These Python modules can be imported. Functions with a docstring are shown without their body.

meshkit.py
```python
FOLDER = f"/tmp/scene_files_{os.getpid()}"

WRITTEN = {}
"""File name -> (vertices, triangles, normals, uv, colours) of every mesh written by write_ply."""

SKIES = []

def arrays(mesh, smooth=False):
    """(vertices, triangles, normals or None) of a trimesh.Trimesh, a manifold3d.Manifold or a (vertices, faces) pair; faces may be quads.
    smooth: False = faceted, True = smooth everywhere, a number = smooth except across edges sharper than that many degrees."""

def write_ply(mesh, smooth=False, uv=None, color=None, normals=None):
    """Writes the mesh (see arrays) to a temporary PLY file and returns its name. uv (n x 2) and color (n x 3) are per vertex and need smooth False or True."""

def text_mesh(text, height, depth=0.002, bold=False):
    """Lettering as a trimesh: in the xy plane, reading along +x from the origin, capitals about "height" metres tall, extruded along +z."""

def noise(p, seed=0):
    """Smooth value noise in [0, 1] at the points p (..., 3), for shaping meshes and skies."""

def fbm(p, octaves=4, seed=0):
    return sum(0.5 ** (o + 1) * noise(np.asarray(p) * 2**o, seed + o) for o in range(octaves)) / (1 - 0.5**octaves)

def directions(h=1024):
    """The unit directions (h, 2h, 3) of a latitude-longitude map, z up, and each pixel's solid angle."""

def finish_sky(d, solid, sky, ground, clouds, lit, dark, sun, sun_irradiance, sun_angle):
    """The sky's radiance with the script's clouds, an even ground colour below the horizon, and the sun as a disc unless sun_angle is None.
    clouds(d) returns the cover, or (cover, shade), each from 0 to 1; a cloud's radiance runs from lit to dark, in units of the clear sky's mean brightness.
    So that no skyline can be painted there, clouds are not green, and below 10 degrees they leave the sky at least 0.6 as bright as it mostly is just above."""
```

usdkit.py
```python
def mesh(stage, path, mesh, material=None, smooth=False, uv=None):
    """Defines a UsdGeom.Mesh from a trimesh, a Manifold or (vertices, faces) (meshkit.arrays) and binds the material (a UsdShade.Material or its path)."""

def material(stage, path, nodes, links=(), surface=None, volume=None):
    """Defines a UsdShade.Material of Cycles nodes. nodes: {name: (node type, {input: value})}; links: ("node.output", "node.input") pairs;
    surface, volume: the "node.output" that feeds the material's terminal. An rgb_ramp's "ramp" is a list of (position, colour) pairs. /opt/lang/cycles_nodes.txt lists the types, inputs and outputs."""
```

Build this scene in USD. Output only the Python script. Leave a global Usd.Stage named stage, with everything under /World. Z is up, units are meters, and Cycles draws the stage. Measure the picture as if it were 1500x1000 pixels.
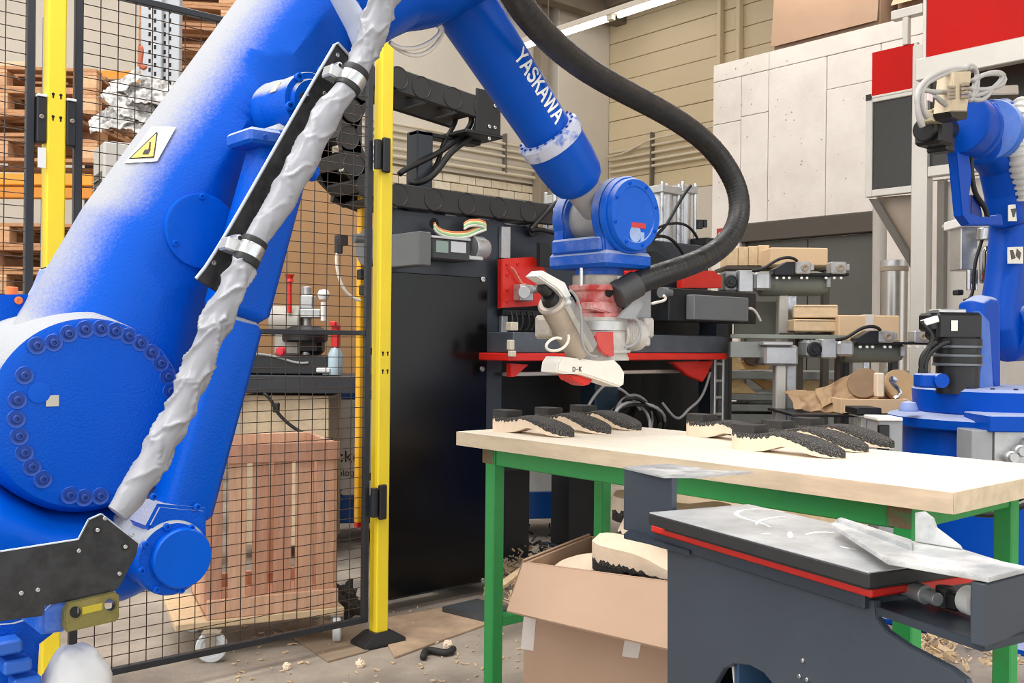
import math, random
import numpy as np, trimesh, shapely, usdkit, meshkit
import manifold3d as m3
from scipy.spatial import Delaunay
from shapely.geometry import Polygon, Point
from shapely import affinity
from pxr import Usd, UsdGeom, UsdLux, UsdShade, Gf, Sdf, Vt

stage = Usd.Stage.CreateInMemory()
UsdGeom.SetStageUpAxis(stage, 'Z')
UsdGeom.SetStageMetersPerUnit(stage, 1.0)
world = UsdGeom.Xform.Define(stage, '/World')
world.AddRotateZOp().Set(-41.0)          # the hall's walls, fence and machines stand square to the scene's axes
UsdGeom.Scope.Define(stage, '/World/Looks')

# ------------------------------------------------------------------ camera
H, F, ROLL = 1.06, 1450.0, math.radians(0.6)
RV = np.array([math.cos(ROLL), 0, math.sin(ROLL)])
UV = np.array([-math.sin(ROLL), 0, math.cos(ROLL)])
FV = np.array([0, 1.0, 0])
EYE = np.array([0, 0, H])
cam = UsdGeom.Camera.Define(stage, '/World/camera')
cam.CreateHorizontalApertureAttr(36.0)
cam.CreateVerticalApertureAttr(24.0)
cam.CreateFocalLengthAttr(36.0 * F / 1500)
cam.CreateClippingRangeAttr(Gf.Vec2f(0.05, 1000))
M = Gf.Matrix4d(*RV, 0, *UV, 0, *(-FV), 0, *EYE, 1)
cam.AddTransformOp().Set(M)
cam.CreateExposureAttr(0.0)

# ------------------------------------------------------------------ light
T41 = math.radians(41.0)
E1 = np.array([math.cos(T41), math.sin(T41), 0])
E2 = np.array([-math.sin(T41), math.cos(T41), 0])
EZ = np.array([0, 0, 1.0])


def W(a, b, z=0.0):
    """hall grid (a along the fence, b away from it) to world"""
    return a * E1 + b * E2 + np.array([0, 0, z])


dome = UsdLux.DomeLight.Define(stage, '/World/daylight')
dome.CreateIntensityAttr(.62)
dome.CreateColorAttr(Gf.Vec3f(.97, 0.985, 1.0))


def rect_light(name, a, b, z, w, h, power, col=(1, .985, .965), yaw=41.0):
    L = UsdLux.RectLight.Define(stage, '/World/' + name)
    L.CreateWidthAttr(w); L.CreateHeightAttr(h)
    L.CreateIntensityAttr(power); L.CreateColorAttr(Gf.Vec3f(*col))
    x = UsdGeom.Xformable(L)
    x.AddTranslateOp().Set(Gf.Vec3d(*W(a, b, z)))
    x.AddRotateZOp().Set(yaw)
    return L


# added unseen area lights under the roof, along the fence, for sheen and fill
rect_light('added_roof_light', -2.0, 1.8, 5.70, 9.0, 2.0, 8.5)
rect_light('added_roof_light_001', 2.5, 4.6, 5.70, 10.0, 1.4, 7.0)
rect_light('added_roof_light_002', 2.0, -2.2, 5.70, 9.0, 1.3, 6.0)
rect_light('added_roof_light_003', 4.0, 8.4, 5.70, 11.0, .8, 4.0)


# ------------------------------------------------------------------ pixel helpers (to find real places from the photograph)
def ray(u, v):
    return FV + (u - 750) / F * RV + (500 - v) / F * UV


def P(u, v, Y):
    return EYE + Y * ray(u, v)


def G(u, v, z=0.0):
    d = ray(u, v)
    return EYE + (z - H) / d[2] * d


def PB(u, v, b):
    d = ray(u, v)
    t = (b - EYE @ E2) / (d @ E2)
    p = EYE + t * d
    return p @ E1, p[2]


def PA(u, v, a):
    d = ray(u, v)
    t = (a - EYE @ E1) / (d @ E1)
    p = EYE + t * d
    return p @ E2, p[2]


# ------------------------------------------------------------------ stage helpers
USED = {}


def numbered(parent, name):
    k = parent + '/' + name
    n = USED.get(k, 0)
    USED[k] = n + 1
    return k if n == 0 else f'{k}_{n:03d}'


def lin(c):
    if isinstance(c, str):
        c = [int(c[i:i + 2], 16) / 255 for i in (0, 2, 4)]
    return tuple(x / 12.92 if x < 0.04045 else ((x + 0.055) / 1.055) ** 2.4 for x in c)


MATS = {}


def mat(name, col, rough=.5, metal=0., var=0., vs=6., col2=None, bump=0., bs=40., detail=4., stretch=None, spec=.5, coat=0., dust=None, dust_sheen_amt=0., dust_sheen_lo=.36, dust_sheen_hi=.62, dust_n=.25, rvar=0., thin=None, thr=(.35, .65)):
    """noise-varied principled material in the hall's own coordinates"""
    if name in MATS:
        return MATS[name]
    c1 = lin(col)
    c2 = lin(col2) if col2 else tuple(max(0, x * (1 - var)) for x in c1)
    n = {'g': ('geometry', {}), 'p': ('principled_bsdf', {'roughness': rough, 'metallic': metal, 'specular_ior_level': spec, 'coat_weight': coat, 'base_color': c1})}
    l = []
    rot = ('mapping', {'scale': stretch or (1, 1, 1)})
    n['m'] = rot
    l.append(('g.position', 'm.vector'))
    out = None
    if var or col2:
        n['n'] = ('noise_texture', {'scale': vs, 'detail': detail, 'roughness': .6})
        n['r'] = ('rgb_ramp', {'ramp': [(0, c2), (thr[0], c2), (thr[1], c1), (1, c1)]})
        l += [('m.vector', 'n.vector'), ('n.fac', 'r.fac')]
        out = 'r.color'
    if dust:
        # pale up-facing layer: painted sheen on the arm, dusting on the wrist; noisy border
        n['sx'] = ('separate_xyz', {})
        n['dn'] = ('noise_texture', {'scale': 170., 'detail': 2., 'roughness': .6})
        n['dc'] = ('noise_texture', {'scale': 7., 'detail': 5., 'roughness': .65})
        n['a1'] = ('math', {'math_type': 'multiply_add', 'value2': .11, 'value3': -.055})
        n['a2'] = ('math', {'math_type': 'multiply_add', 'value2': dust_n, 'value3': -.5 * dust_n})
        n['a3'] = ('math', {'math_type': 'add'})
        n['a4'] = ('math', {'math_type': 'add'})
        n['m2'] = ('map_range', {'range_type': 'smoothstep', 'from_min': dust_sheen_lo, 'from_max': dust_sheen_hi, 'to_min': 0., 'to_max': dust_sheen_amt, 'clamp': True})
        n['mx'] = ('mix', {'color2': lin(dust), 'color1': c1})
        l += [('g.normal', 'sx.vector'), ('m.vector', 'dn.vector'), ('m.vector', 'dc.vector'), ('dn.fac', 'a1.value1'), ('dc.fac', 'a2.value1'), ('a1.value', 'a3.value1'), ('a2.value', 'a3.value2'),
              ('a3.value', 'a4.value1'), ('sx.z', 'a4.value2'), ('a4.value', 'm2.value'), ('m2.result', 'mx.fac')]
        if out:
            l.append((out, 'mx.color1'))
        out = 'mx.color'
        n['rr'] = ('map_range', {'from_min': 0., 'from_max': 1., 'to_min': rough, 'to_max': .85})
        l += [('m2.result', 'rr.value'), ('rr.result', 'p.roughness')]
    elif rvar:
        n['rn'] = ('noise_texture', {'scale': vs * 1.7, 'detail': 5.})
        n['rr'] = ('map_range', {'from_min': .3, 'from_max': .7, 'to_min': max(.02, rough - rvar), 'to_max': min(1, rough + rvar), 'clamp': True})
        l += [('m.vector', 'rn.vector'), ('rn.fac', 'rr.value'), ('rr.result', 'p.roughness')]
    if out:
        l.append((out, 'p.base_color'))
    if bump:
        n['bn'] = ('noise_texture', {'scale': bs, 'detail': 3.})
        n['b'] = ('bump', {'strength': bump, 'distance': .01})
        l += [('m.vector', 'bn.vector'), ('bn.fac', 'b.height'), ('b.normal', 'p.normal')]
    MATS[name] = usdkit.material(stage, '/World/Looks/' + name, n, l, surface='p.BSDF')
    return MATS[name]


def emit(name, col, strength):
    if name not in MATS:
        MATS[name] = usdkit.material(stage, '/World/Looks/' + name, {'e': ('emission', {'color': col, 'strength': strength})}, [], surface='e.emission')
    return MATS[name]


def setdata(prim, **k):
    for a, v in k.items():
        if v:
            prim.SetCustomDataByKey(a, v)


def tm(mesh):
    if isinstance(mesh, (list,)):
        return trimesh.util.concatenate([tm(x) for x in mesh])
    if hasattr(mesh, 'to_mesh'):
        k = mesh.to_mesh()
        return trimesh.Trimesh(k.vert_properties[:, :3], k.tri_verts, process=False)
    if isinstance(mesh, tuple):
        return trimesh.Trimesh(*meshkit.arrays(mesh)[:2], process=False)
    return mesh


class Thing:
    def __init__(self, name, label, cat, origin=(0, 0, 0), group=None, kind=None, yaw=T41):
        self.path = numbered('/World', name)
        self.o, self.yaw = np.array(origin, float), yaw
        x = UsdGeom.Xform.Define(stage, self.path)
        x.AddTranslateOp().Set(Gf.Vec3d(*self.o))
        x.AddRotateZOp().Set(math.degrees(yaw))
        self.prim = x.GetPrim()
        setdata(self.prim, label=label, category=cat, group=group, kind=kind)

    def part(self, name, mesh, m, parent=None, smooth=30, label=None, kind=None, local=False):
        mesh = tm(mesh).copy()
        if not local:
            v = mesh.vertices - self.o
            c, s = math.cos(self.yaw), math.sin(self.yaw)
            mesh.vertices = v @ np.array([[c, -s, 0], [s, c, 0], [0, 0, 1]])
        path = numbered(parent or self.path, name)
        g = usdkit.mesh(stage, path, mesh, m, smooth=smooth)
        setdata(g.GetPrim(), label=label, kind=kind)
        return path

    def copy(self, label, origin, yaw=0.0, group=None):
        base = self.path.split('/')[-1]
        base = base if not base[-3:].isdigit() else base[:-4]
        p = numbered('/World', base)
        x = UsdGeom.Xform.Define(stage, p)
        x.GetPrim().GetReferences().AddInternalReference(self.path)
        x.GetPrim().SetInstanceable(True)
        x.GetPrim().GetAttribute('xformOp:translate').Set(Gf.Vec3d(*map(float, origin)))
        x.GetPrim().GetAttribute('xformOp:rotateZ').Set(math.degrees(yaw))
        setdata(x.GetPrim(), label=label, group=group)
        return p


def solo(name, label, cat, mesh, m, smooth=30, group=None, kind=None):
    mesh = tm(mesh).copy()
    lo, hi = mesh.bounds
    o = np.array([(lo[0] + hi[0]) / 2, (lo[1] + hi[1]) / 2, lo[2]])
    c, s = math.cos(T41), math.sin(T41)
    mesh.vertices = (mesh.vertices - o) @ np.array([[c, -s, 0], [s, c, 0], [0, 0, 1]])
    path = numbered('/World', name)
    g = usdkit.mesh(stage, path, mesh, m, smooth=smooth)
    g.AddTranslateOp().Set(Gf.Vec3d(*o))
    g.AddRotateZOp().Set(41.0)
    setdata(g.GetPrim(), label=label, category=cat, group=group, kind=kind)
    return path


def struct(name, mesh, m, smooth=30):
    path = numbered('/World', name)
    g = usdkit.mesh(stage, path, tm(mesh), m, smooth=smooth)
    setdata(g.GetPrim(), kind='structure')
    return path


def subpart(parent, name, mesh, m, smooth=30, kind=None, label=None):
    """a piece of the setting, in world coordinates under a structure prim"""
    path = numbered(parent, name)
    g = usdkit.mesh(stage, path, tm(mesh), m, smooth=smooth)
    setdata(g.GetPrim(), kind=kind, label=label)
    return path


# ------------------------------------------------------------------ shapes
def hull(pts):
    h = trimesh.convex.convex_hull(np.asarray(pts, float))
    return h


def bx(c, ax, half, r=0.004):
    """chamfered box: centre, 3 unit axes, half sizes"""
    half = np.asarray(half, float)
    r = min(r, .45 * half.min())
    ax = np.asarray(ax, float)
    pts = []
    for sx in (-1, 1):
        for sy in (-1, 1):
            for sz in (-1, 1):
                s = np.array([sx, sy, sz])
                for k in range(3):
                    q = half - r
                    q[k] = half[k]
                    pts.append(np.asarray(c) + (s * q) @ ax)
    if r <= 0:
        pts = pts[::3]
    return hull(pts)


GA = np.array([E1, E2, EZ])


def gb(a0, a1, b0, b1, z0, z1, r=0.004):
    """box in the hall grid"""
    return bx(W((a0 + a1) / 2, (b0 + b1) / 2, (z0 + z1) / 2), GA, [abs(a1 - a0) / 2, abs(b1 - b0) / 2, abs(z1 - z0) / 2], r)


def frame_of(d, up=(0, 0, 1)):
    d = np.asarray(d, float); d = d / np.linalg.norm(d)
    x = np.cross(up, d)
    if np.linalg.norm(x) < 1e-3:
        x = np.cross((1, 0, 0), d)
    x /= np.linalg.norm(x)
    return np.array([x, np.cross(d, x), d])


def lathe(p0, axis, prof, n=32):
    """prof: list of (radius, height along axis from p0); closed where radius is 0"""
    fr = frame_of(axis)
    ang = np.arange(n) * 2 * math.pi / n
    ring = np.cos(ang)[:, None] * fr[0] + np.sin(ang)[:, None] * fr[1]
    v, f, prev = [], [], None
    for r, h in prof:
        c = np.asarray(p0) + fr[2] * h
        if r <= 1e-9:
            idx = [len(v)]
            v.append(c)
        else:
            idx = list(range(len(v), len(v) + n))
            v.extend(c + ring * r)
        if prev is not None:
            for i in range(n):
                j = (i + 1) % n
                if len(prev) == 1 and len(idx) == n:
                    f.append((prev[0], idx[j], idx[i]))
                elif len(prev) == n and len(idx) == 1:
                    f.append((prev[i], prev[j], idx[0]))
                elif len(prev) == n:
                    f += [(prev[i], prev[j], idx[j]), (prev[i], idx[j], idx[i])]
        prev = idx
    return trimesh.Trimesh(np.array(v), np.array(f), process=False)


def cyl(p0, p1, r, r1=None, n=28, bev=None):
    p0, p1 = np.asarray(p0, float), np.asarray(p1, float)
    L = np.linalg.norm(p1 - p0)
    r1 = r if r1 is None else r1
    b = min(bev if bev is not None else .08 * min(r, r1), .3 * L)
    return lathe(p0, p1 - p0, [(0, 0), (r - b, 0), (r, b), (r1, L - b), (r1 - b, L), (0, L)], n)


def spline(pts, n=60):
    p = np.asarray(pts, float)
    t = np.concatenate([[0], np.cumsum(np.linalg.norm(np.diff(p, axis=0), axis=1) ** .5)])
    from scipy.interpolate import CubicSpline
    cs = CubicSpline(t, p)
    q = cs(np.linspace(0, t[-1], n * 4))
    s = np.concatenate([[0], np.cumsum(np.linalg.norm(np.diff(q, axis=0), axis=1))])
    x = np.linspace(0, s[-1], n)
    return np.stack([np.interp(x, s, q[:, k]) for k in range(3)], 1)


def tube(pts, r, n=10, rfun=None):
    """pts (k,3); r scalar or per point; rfun(i, ang)->factor array (k,n)"""
    p = np.asarray(pts, float)
    k = len(p)
    t = np.gradient(p, axis=0)
    t /= np.linalg.norm(t, axis=1, keepdims=True) + 1e-12
    a = frame_of(t[0])[0]
    A = []
    for i in range(k):
        a = a - (a @ t[i]) * t[i]
        a /= np.linalg.norm(a)
        A.append(a.copy())
    A = np.array(A)
    B = np.cross(t, A)
    ang = np.arange(n) * 2 * math.pi / n
    R = np.broadcast_to(np.asarray(r, float).reshape(-1, 1), (k, n)).copy()
    if rfun is not None:
        R *= rfun
    v = p[:, None] + R[..., None] * (np.cos(ang)[None, :, None] * A[:, None] + np.sin(ang)[None, :, None] * B[:, None])
    v = v.reshape(-1, 3)
    i, j = np.meshgrid(np.arange(k - 1), np.arange(n), indexing='ij')
    q = np.stack([i * n + j, i * n + (j + 1) % n, (i + 1) * n + (j + 1) % n, (i + 1) * n + j], -1).reshape(-1, 4)
    f = np.vstack([q[:, [0, 1, 2]], q[:, [0, 2, 3]]])
    c0, c1 = len(v), len(v) + 1
    v = np.vstack([v, p[0], p[-1]])
    cap = [(c0, (m + 1) % n, m) for m in range(n)] + [(c1, (k - 1) * n + m, (k - 1) * n + (m + 1) % n) for m in range(n)]
    return trimesh.Trimesh(v, np.vstack([f, np.array(cap)]), process=False)


def extrude(poly, org, ax, ay, az, h, bev=0.0):
    """extrude a 2-D shapely polygon (coordinates along ax, ay from org) by h along az; bevelled by stepping in"""
    parts = []
    for g in getattr(poly, 'geoms', [poly]):
        if g.is_empty or g.area < 1e-10:
            continue
        if bev:
            cs = m3.CrossSection([np.array(g.exterior.coords[:-1])] + [np.array(i.coords[:-1]) for i in g.interiors], m3.FillRule.EvenOdd)
            inn = cs.offset(-bev, m3.JoinType.Miter)
            big = cs.extrude(h - 2 * bev).translate([0, 0, bev])
            try:
                s = inn.extrude(h)
                k = tm(big + s)
            except Exception:
                k = tm(cs.extrude(h))
        else:
            k = trimesh.creation.extrude_polygon(g, h, engine='earcut')
        parts.append(k)
    k = trimesh.util.concatenate(parts)
    v = np.array(k.vertices)
    B = np.array([ax, ay, az], float)
    flip = np.linalg.det(B) < 0
    out = trimesh.Trimesh(np.asarray(org) + v @ B, k.faces[:, ::-1] if flip else k.faces, process=False)
    return out


def slab_b(pts_uv, b, th, bev=0.003, holes=(), rnd=0.0):
    """plate parallel to the fence: outline given by picture points on plane b, thickness th going away"""
    poly = Polygon([PB(u, v, b) for u, v in pts_uv], [[PB(u, v, b) for u, v in h] for h in holes]).buffer(0)
    if rnd:
        poly = poly.buffer(-rnd).buffer(2 * rnd).buffer(-rnd)
    return extrude(poly, W(0, b), E1, EZ, E2, th, bev)


def slab_a(pts_uv, a, th, bev=0.003, holes=()):
    poly = Polygon([PA(u, v, a) for u, v in pts_uv], [[PA(u, v, a) for u, v in h] for h in holes]).buffer(0)
    return extrude(poly, W(a, 0), E2, EZ, E1, th, bev)


def ngon(poly_pts_world, n_vec, th, bev=.002):
    """plate through coplanar world points, thickness th along n_vec"""
    p = np.asarray(poly_pts_world, float)
    n = np.asarray(n_vec, float); n = n / np.linalg.norm(n)
    x = p[1] - p[0]; x = x - (x @ n) * n; x /= np.linalg.norm(x)
    y = np.cross(n, x)
    poly = Polygon([((q - p[0]) @ x, (q - p[0]) @ y) for q in p]).buffer(0)
    return extrude(poly, p[0], x, y, n, th, bev)


def inflate(poly, b0, T, R, step=.03, Tb=None, rings=7):
    """a rounded casting: outline (a, z) on plane b0, swelling by T towards the viewer and Tb away, edge radius R"""
    Tb = T if Tb is None else Tb
    pts = []
    for i in range(rings):
        d = R * (1 - math.cos(math.pi / 2 * i / (rings - 1)))
        g = poly if i == 0 else poly.buffer(-d)
        for gg in getattr(g, 'geoms', [g]):
            if gg.is_empty:
                continue
            for rg in [gg.exterior] + list(gg.interiors):
                m = max(8, int(rg.length / (step * .6)))
                pts += [rg.interpolate(s / m, normalized=True).coords[0] for s in range(m)]
    x0, y0, x1, y1 = poly.bounds
    inner = poly.buffer(-R * 1.05)
    xs, ys = np.meshgrid(np.arange(x0, x1, step), np.arange(y0, y1, step))
    q = np.stack([xs.ravel(), ys.ravel()], 1)
    if not inner.is_empty:
        pts += list(map(tuple, q[shapely.contains_xy(inner, q[:, 0], q[:, 1])]))
    pts = np.unique(np.round(np.array(pts), 6), axis=0)
    tri = Delaunay(pts).simplices
    c = pts[tri].mean(1)
    tri = tri[shapely.contains_xy(poly.buffer(1e-5), c[:, 0], c[:, 1])]
    e1, e2 = pts[tri[:, 1]] - pts[tri[:, 0]], pts[tri[:, 2]] - pts[tri[:, 0]]
    ar = e1[:, 0] * e2[:, 1] - e1[:, 1] * e2[:, 0]
    tri = np.where(ar[:, None] < 0, tri[:, [0, 2, 1]], tri)[np.abs(ar) > 1e-9]
    d = shapely.distance(shapely.points(pts), poly.boundary)
    d = np.where(d < 1e-4, 0, d)
    h = np.sqrt(np.clip(1 - (1 - np.clip(d / R, 0, 1)) ** 2, 0, 1))
    n = len(pts)
    v1 = pts[:, :1] * E1 + (b0 - T * h)[:, None] * E2 + pts[:, 1:] * EZ
    v2 = pts[:, :1] * E1 + (b0 + Tb * h)[:, None] * E2 + pts[:, 1:] * EZ
    m = trimesh.Trimesh(np.vstack([v1, v2]), np.vstack([tri, tri[:, ::-1] + n]), process=False)
    m.merge_vertices()
    return m


def screw(p, axis, r=.006, h=.005, n=14):
    """cap screw with a sunk socket"""
    return lathe(p, axis, [(0, 0), (r, 0), (r, h * .8), (r * .85, h), (r * .5, h), (r * .45, h * .4), (0, h * .4)], n)


def jitter(m, amp, scale=8, seed=0):
    v = np.array(m.vertices)
    off = np.stack([meshkit.fbm(v * scale + k * 17.3, 3, seed + k) - .5 for k in range(3)], 1)
    m = m.copy()
    m.vertices = v + off * amp * 2
    return m


def sheet(c, ax, w, d, amp, seed, th=.003, n=26, sc=5.):
    """a creased sheet of paper or film: centre, axes (across, along, up), size, crease height"""
    x, y = np.meshgrid(np.linspace(-1, 1, n), np.linspace(-1, 1, n), indexing='ij')
    q = np.stack([x.ravel() * w * sc + seed, y.ravel() * d * sc, np.zeros(x.size)], 1)
    h = (1 - np.abs(meshkit.fbm(q * 2.2, 3, seed) - .5) * 4) * amp + (meshkit.fbm(q, 2, seed + 5) - .5) * amp * 3
    loc = np.stack([x.ravel() * w * (1 + .06 * np.sin(3 * y.ravel() + seed)), y.ravel() * d * (1 + .08 * np.sin(4 * x.ravel() + seed)), h], 1)
    ax = np.asarray(ax, float)
    top = np.asarray(c) + loc @ ax
    bot = top - ax[2] * th
    i, j = np.meshgrid(np.arange(n - 1), np.arange(n - 1), indexing='ij')
    a = (i * n + j).ravel()
    qd = np.stack([a, a + n, a + n + 1, a + 1], 1)
    rim = list(range(0, n)) + [k * n + n - 1 for k in range(1, n)] + [(n - 1) * n + k for k in range(n - 2, -1, -1)] + [k * n for k in range(n - 2, 0, -1)]
    N_ = n * n
    rq = np.array([(r, s, s + N_, r + N_) for r, s in zip(rim, rim[1:] + rim[:1])])
    f = np.vstack([qd, qd[:, ::-1] + N_, rq])
    return trimesh.Trimesh(*meshkit.arrays((np.vstack([top, bot]), f))[:2], process=False)


def sub(m, edge):
    v, f = trimesh.remesh.subdivide_to_size(m.vertices, m.faces, edge, max_iter=12)
    return trimesh.Trimesh(v, f, process=True)
# ------------------------------------------------------------------ materials
floor_m = mat('floor_concrete', 'a89c8e', .75, col2='6f665d', vs=1.6, detail=12, bump=.3, bs=70, rvar=.15, thr=(.36, .62))
wall_m = mat('wall_plaster', 'd9d0c1', .85, var=.08, vs=1.5, bump=.08, bs=25)
siding_m = mat('wall_siding', 'd6c4a2', .6, var=.06, vs=.8, bump=.05, bs=8)
brick_ms = [mat('pale_brick_%d' % i, c, .85, var=.12, vs=14, bump=.2, bs=60) for i, c in enumerate(('e6d9c0', 'dfd0b4', 'eadec8'))]
mortar_m = mat('mortar', 'a89c88', .9, var=.1, vs=10)
conc_m = mat('cast_concrete', 'e2dbd3', .8, col2='d3cbc2', vs=2.2, detail=12, bump=.15, bs=35, thr=(.3, .6))
concdark_m = mat('cast_concrete_edge', 'bdb5ab', .85, var=.15, vs=6)
ceil_m = mat('ceiling_sheet', '8d7f6c', .8, var=.1, vs=1)
beam_m = mat('roof_beam', '6f6454', .7, var=.15, vs=3)
door_m = mat('door_grey', '5a5a55', .5, var=.08, vs=1.5, rvar=.08)
frame_m = mat('door_frame_brown', '4f4840', .6, var=.1, vs=3)
pipe_m = mat('conduit_cream', 'd8ccb4', .5, var=.06, vs=4)
strap_m = mat('strap_grey', '6e675c', .6)
steelgrey_m = mat('column_grey_brown', '9c8f7d', .6, var=.1, vs=3)

# ------------------------------------------------------------------ setting
fl = gb(-9, 11, -6, 11, -.2, 0, 0)
struct('floor', fl, floor_m)
WR, WBK, CEIL = 10.07, 9.80, 5.75
wb = struct('wall_back', gb(-4, WR + .3, WBK + .06, WBK + .3, 0, CEIL, 0), mortar_m)
subpart(wb, 'plaster', gb(-4, WR, WBK, WBK + .06, 3.16, CEIL, 0), wall_m)
subpart(wb, 'plaster', gb(-4, 6.3, WBK, WBK + .06, 0, 3.15, 0), wall_m)
rng = random.Random(4)
for r in range(9):
    z0 = 3.14 - (r + 1) * .105
    a = 6.32 + (.13 if r % 2 else 0)
    while a < 9.0:
        d = rng.uniform(-.004, .006)
        subpart(wb, 'brick', gb(a, a + .25, WBK - d, WBK + .08, z0, z0 + .095, .006), brick_ms[rng.randrange(3)])
        a += .262
subpart(wb, 'plaster', gb(6.3, WR, WBK + .01, WBK + .06, 0, 2.18, 0), wall_m)
# pilaster in the corner and steel column next to it
struct('trim_1', gb(9.10, WR + .02, WBK - .22, WBK, 0, CEIL, .01), wall_m)
struct('trim_2', gb(8.84, 8.97, WBK - .16, WBK - .01, 0, CEIL, .006), steelgrey_m)
wr = struct('wall_right', gb(WR + .05, WR + .3, -6, WBK + .3, 0, CEIL, 0), siding_m)
z = CEIL
k = 0
while z > 3.2:
    z0 = z - .27
    subpart(wr, 'panel', gb(WR + rng.uniform(0, .006), WR + .05, 1.0, WBK - .225, z0 + .007, z, .006), siding_m)
    z = z0
    k += 1
subpart(wr, 'plaster', gb(WR, WR + .05, 1.0, WBK - .225, 0, z, 0), wall_m)
for u in (1058, 1086):          # two slim posts on the siding
    b = PA(u, 40, WR)[0]
    subpart(wr, 'post', gb(WR - .08, WR, b - .03, b + .03, 3.95, CEIL, .006), siding_m)
ce = struct('ceiling', gb(-4, WR + .3, -6, WBK + .3, CEIL + .02, CEIL + .2, 0), ceil_m)
for i, b in enumerate((9.35, 6.6, 3.4, .0, -3.5)):
    struct('trim_%d' % (3 + i), gb(-4, WR, b - .1, b + .1, CEIL - .32, CEIL + .02, .01), beam_m)
for i, a in enumerate((9.7, 5.8, 2.0)):
    struct('trim_%d' % (8 + i), gb(a - .07, a + .07, -6, WBK, CEIL - .2, CEIL + .02, .01), beam_m)

# conduits on the two far walls, one thing each
for i, v in enumerate((186, 196, 206, 222, 233)):
    z = PB(605, v, 9.75)[1]
    r = .018 if i < 3 else .024
    solo('conduit_pipe', 'cream conduit along the brick end wall, %s' % ('topmost of five', 'second from the top', 'third from the top', 'fourth from the top', 'lowest of five')[i],
         'pipe', tube([W(a, WBK - .05, z) for a in np.linspace(5.8, 9.09, 8)], r, 8), pipe_m, True, group='conduits on the brick end wall')
aS, zS = PB(741, 225, 9.74)
solo('pipe_strap', 'thin vertical strap holding conduits on the brick end wall', 'strap', gb(aS - .012, aS + .012, WBK - .075, WBK - .001, zS - .25, zS + .26, .003), strap_m)
for i, v in enumerate((205, 213, 224, 234, 243)):
    z = PA(951, v, 10.0)[1]
    pts = [W(WR - .05, b, z) for b in np.linspace(4.4, 9.5, 12)]
    if i == 0:
        pts = [W(WR - .09, b, z + np.interp(b, [4.4, 7.2, 8.72, 9.2, 9.5], [.05, .02, 0, -.12, -.13])) for b in np.linspace(4.4, 9.5, 40)]
    solo('conduit_pipe', 'cream conduit along the sheet-clad side wall, %s' % ('sagging topmost of five', 'second from the top', 'third from the top', 'fourth from the top', 'lowest of five')[i],
         'pipe', tube(pts, .02 if i else .014, 8), pipe_m, True, group='conduits on the clad side wall')
bS, zS = PA(952, 235, 9.99)
solo('pipe_strap', 'thin vertical strap holding conduits on the sheet-clad side wall', 'strap', gb(WR - .075, WR - .001, bS - .012, bS + .012, zS - .6, zS + .38, .003), strap_m)

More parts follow.
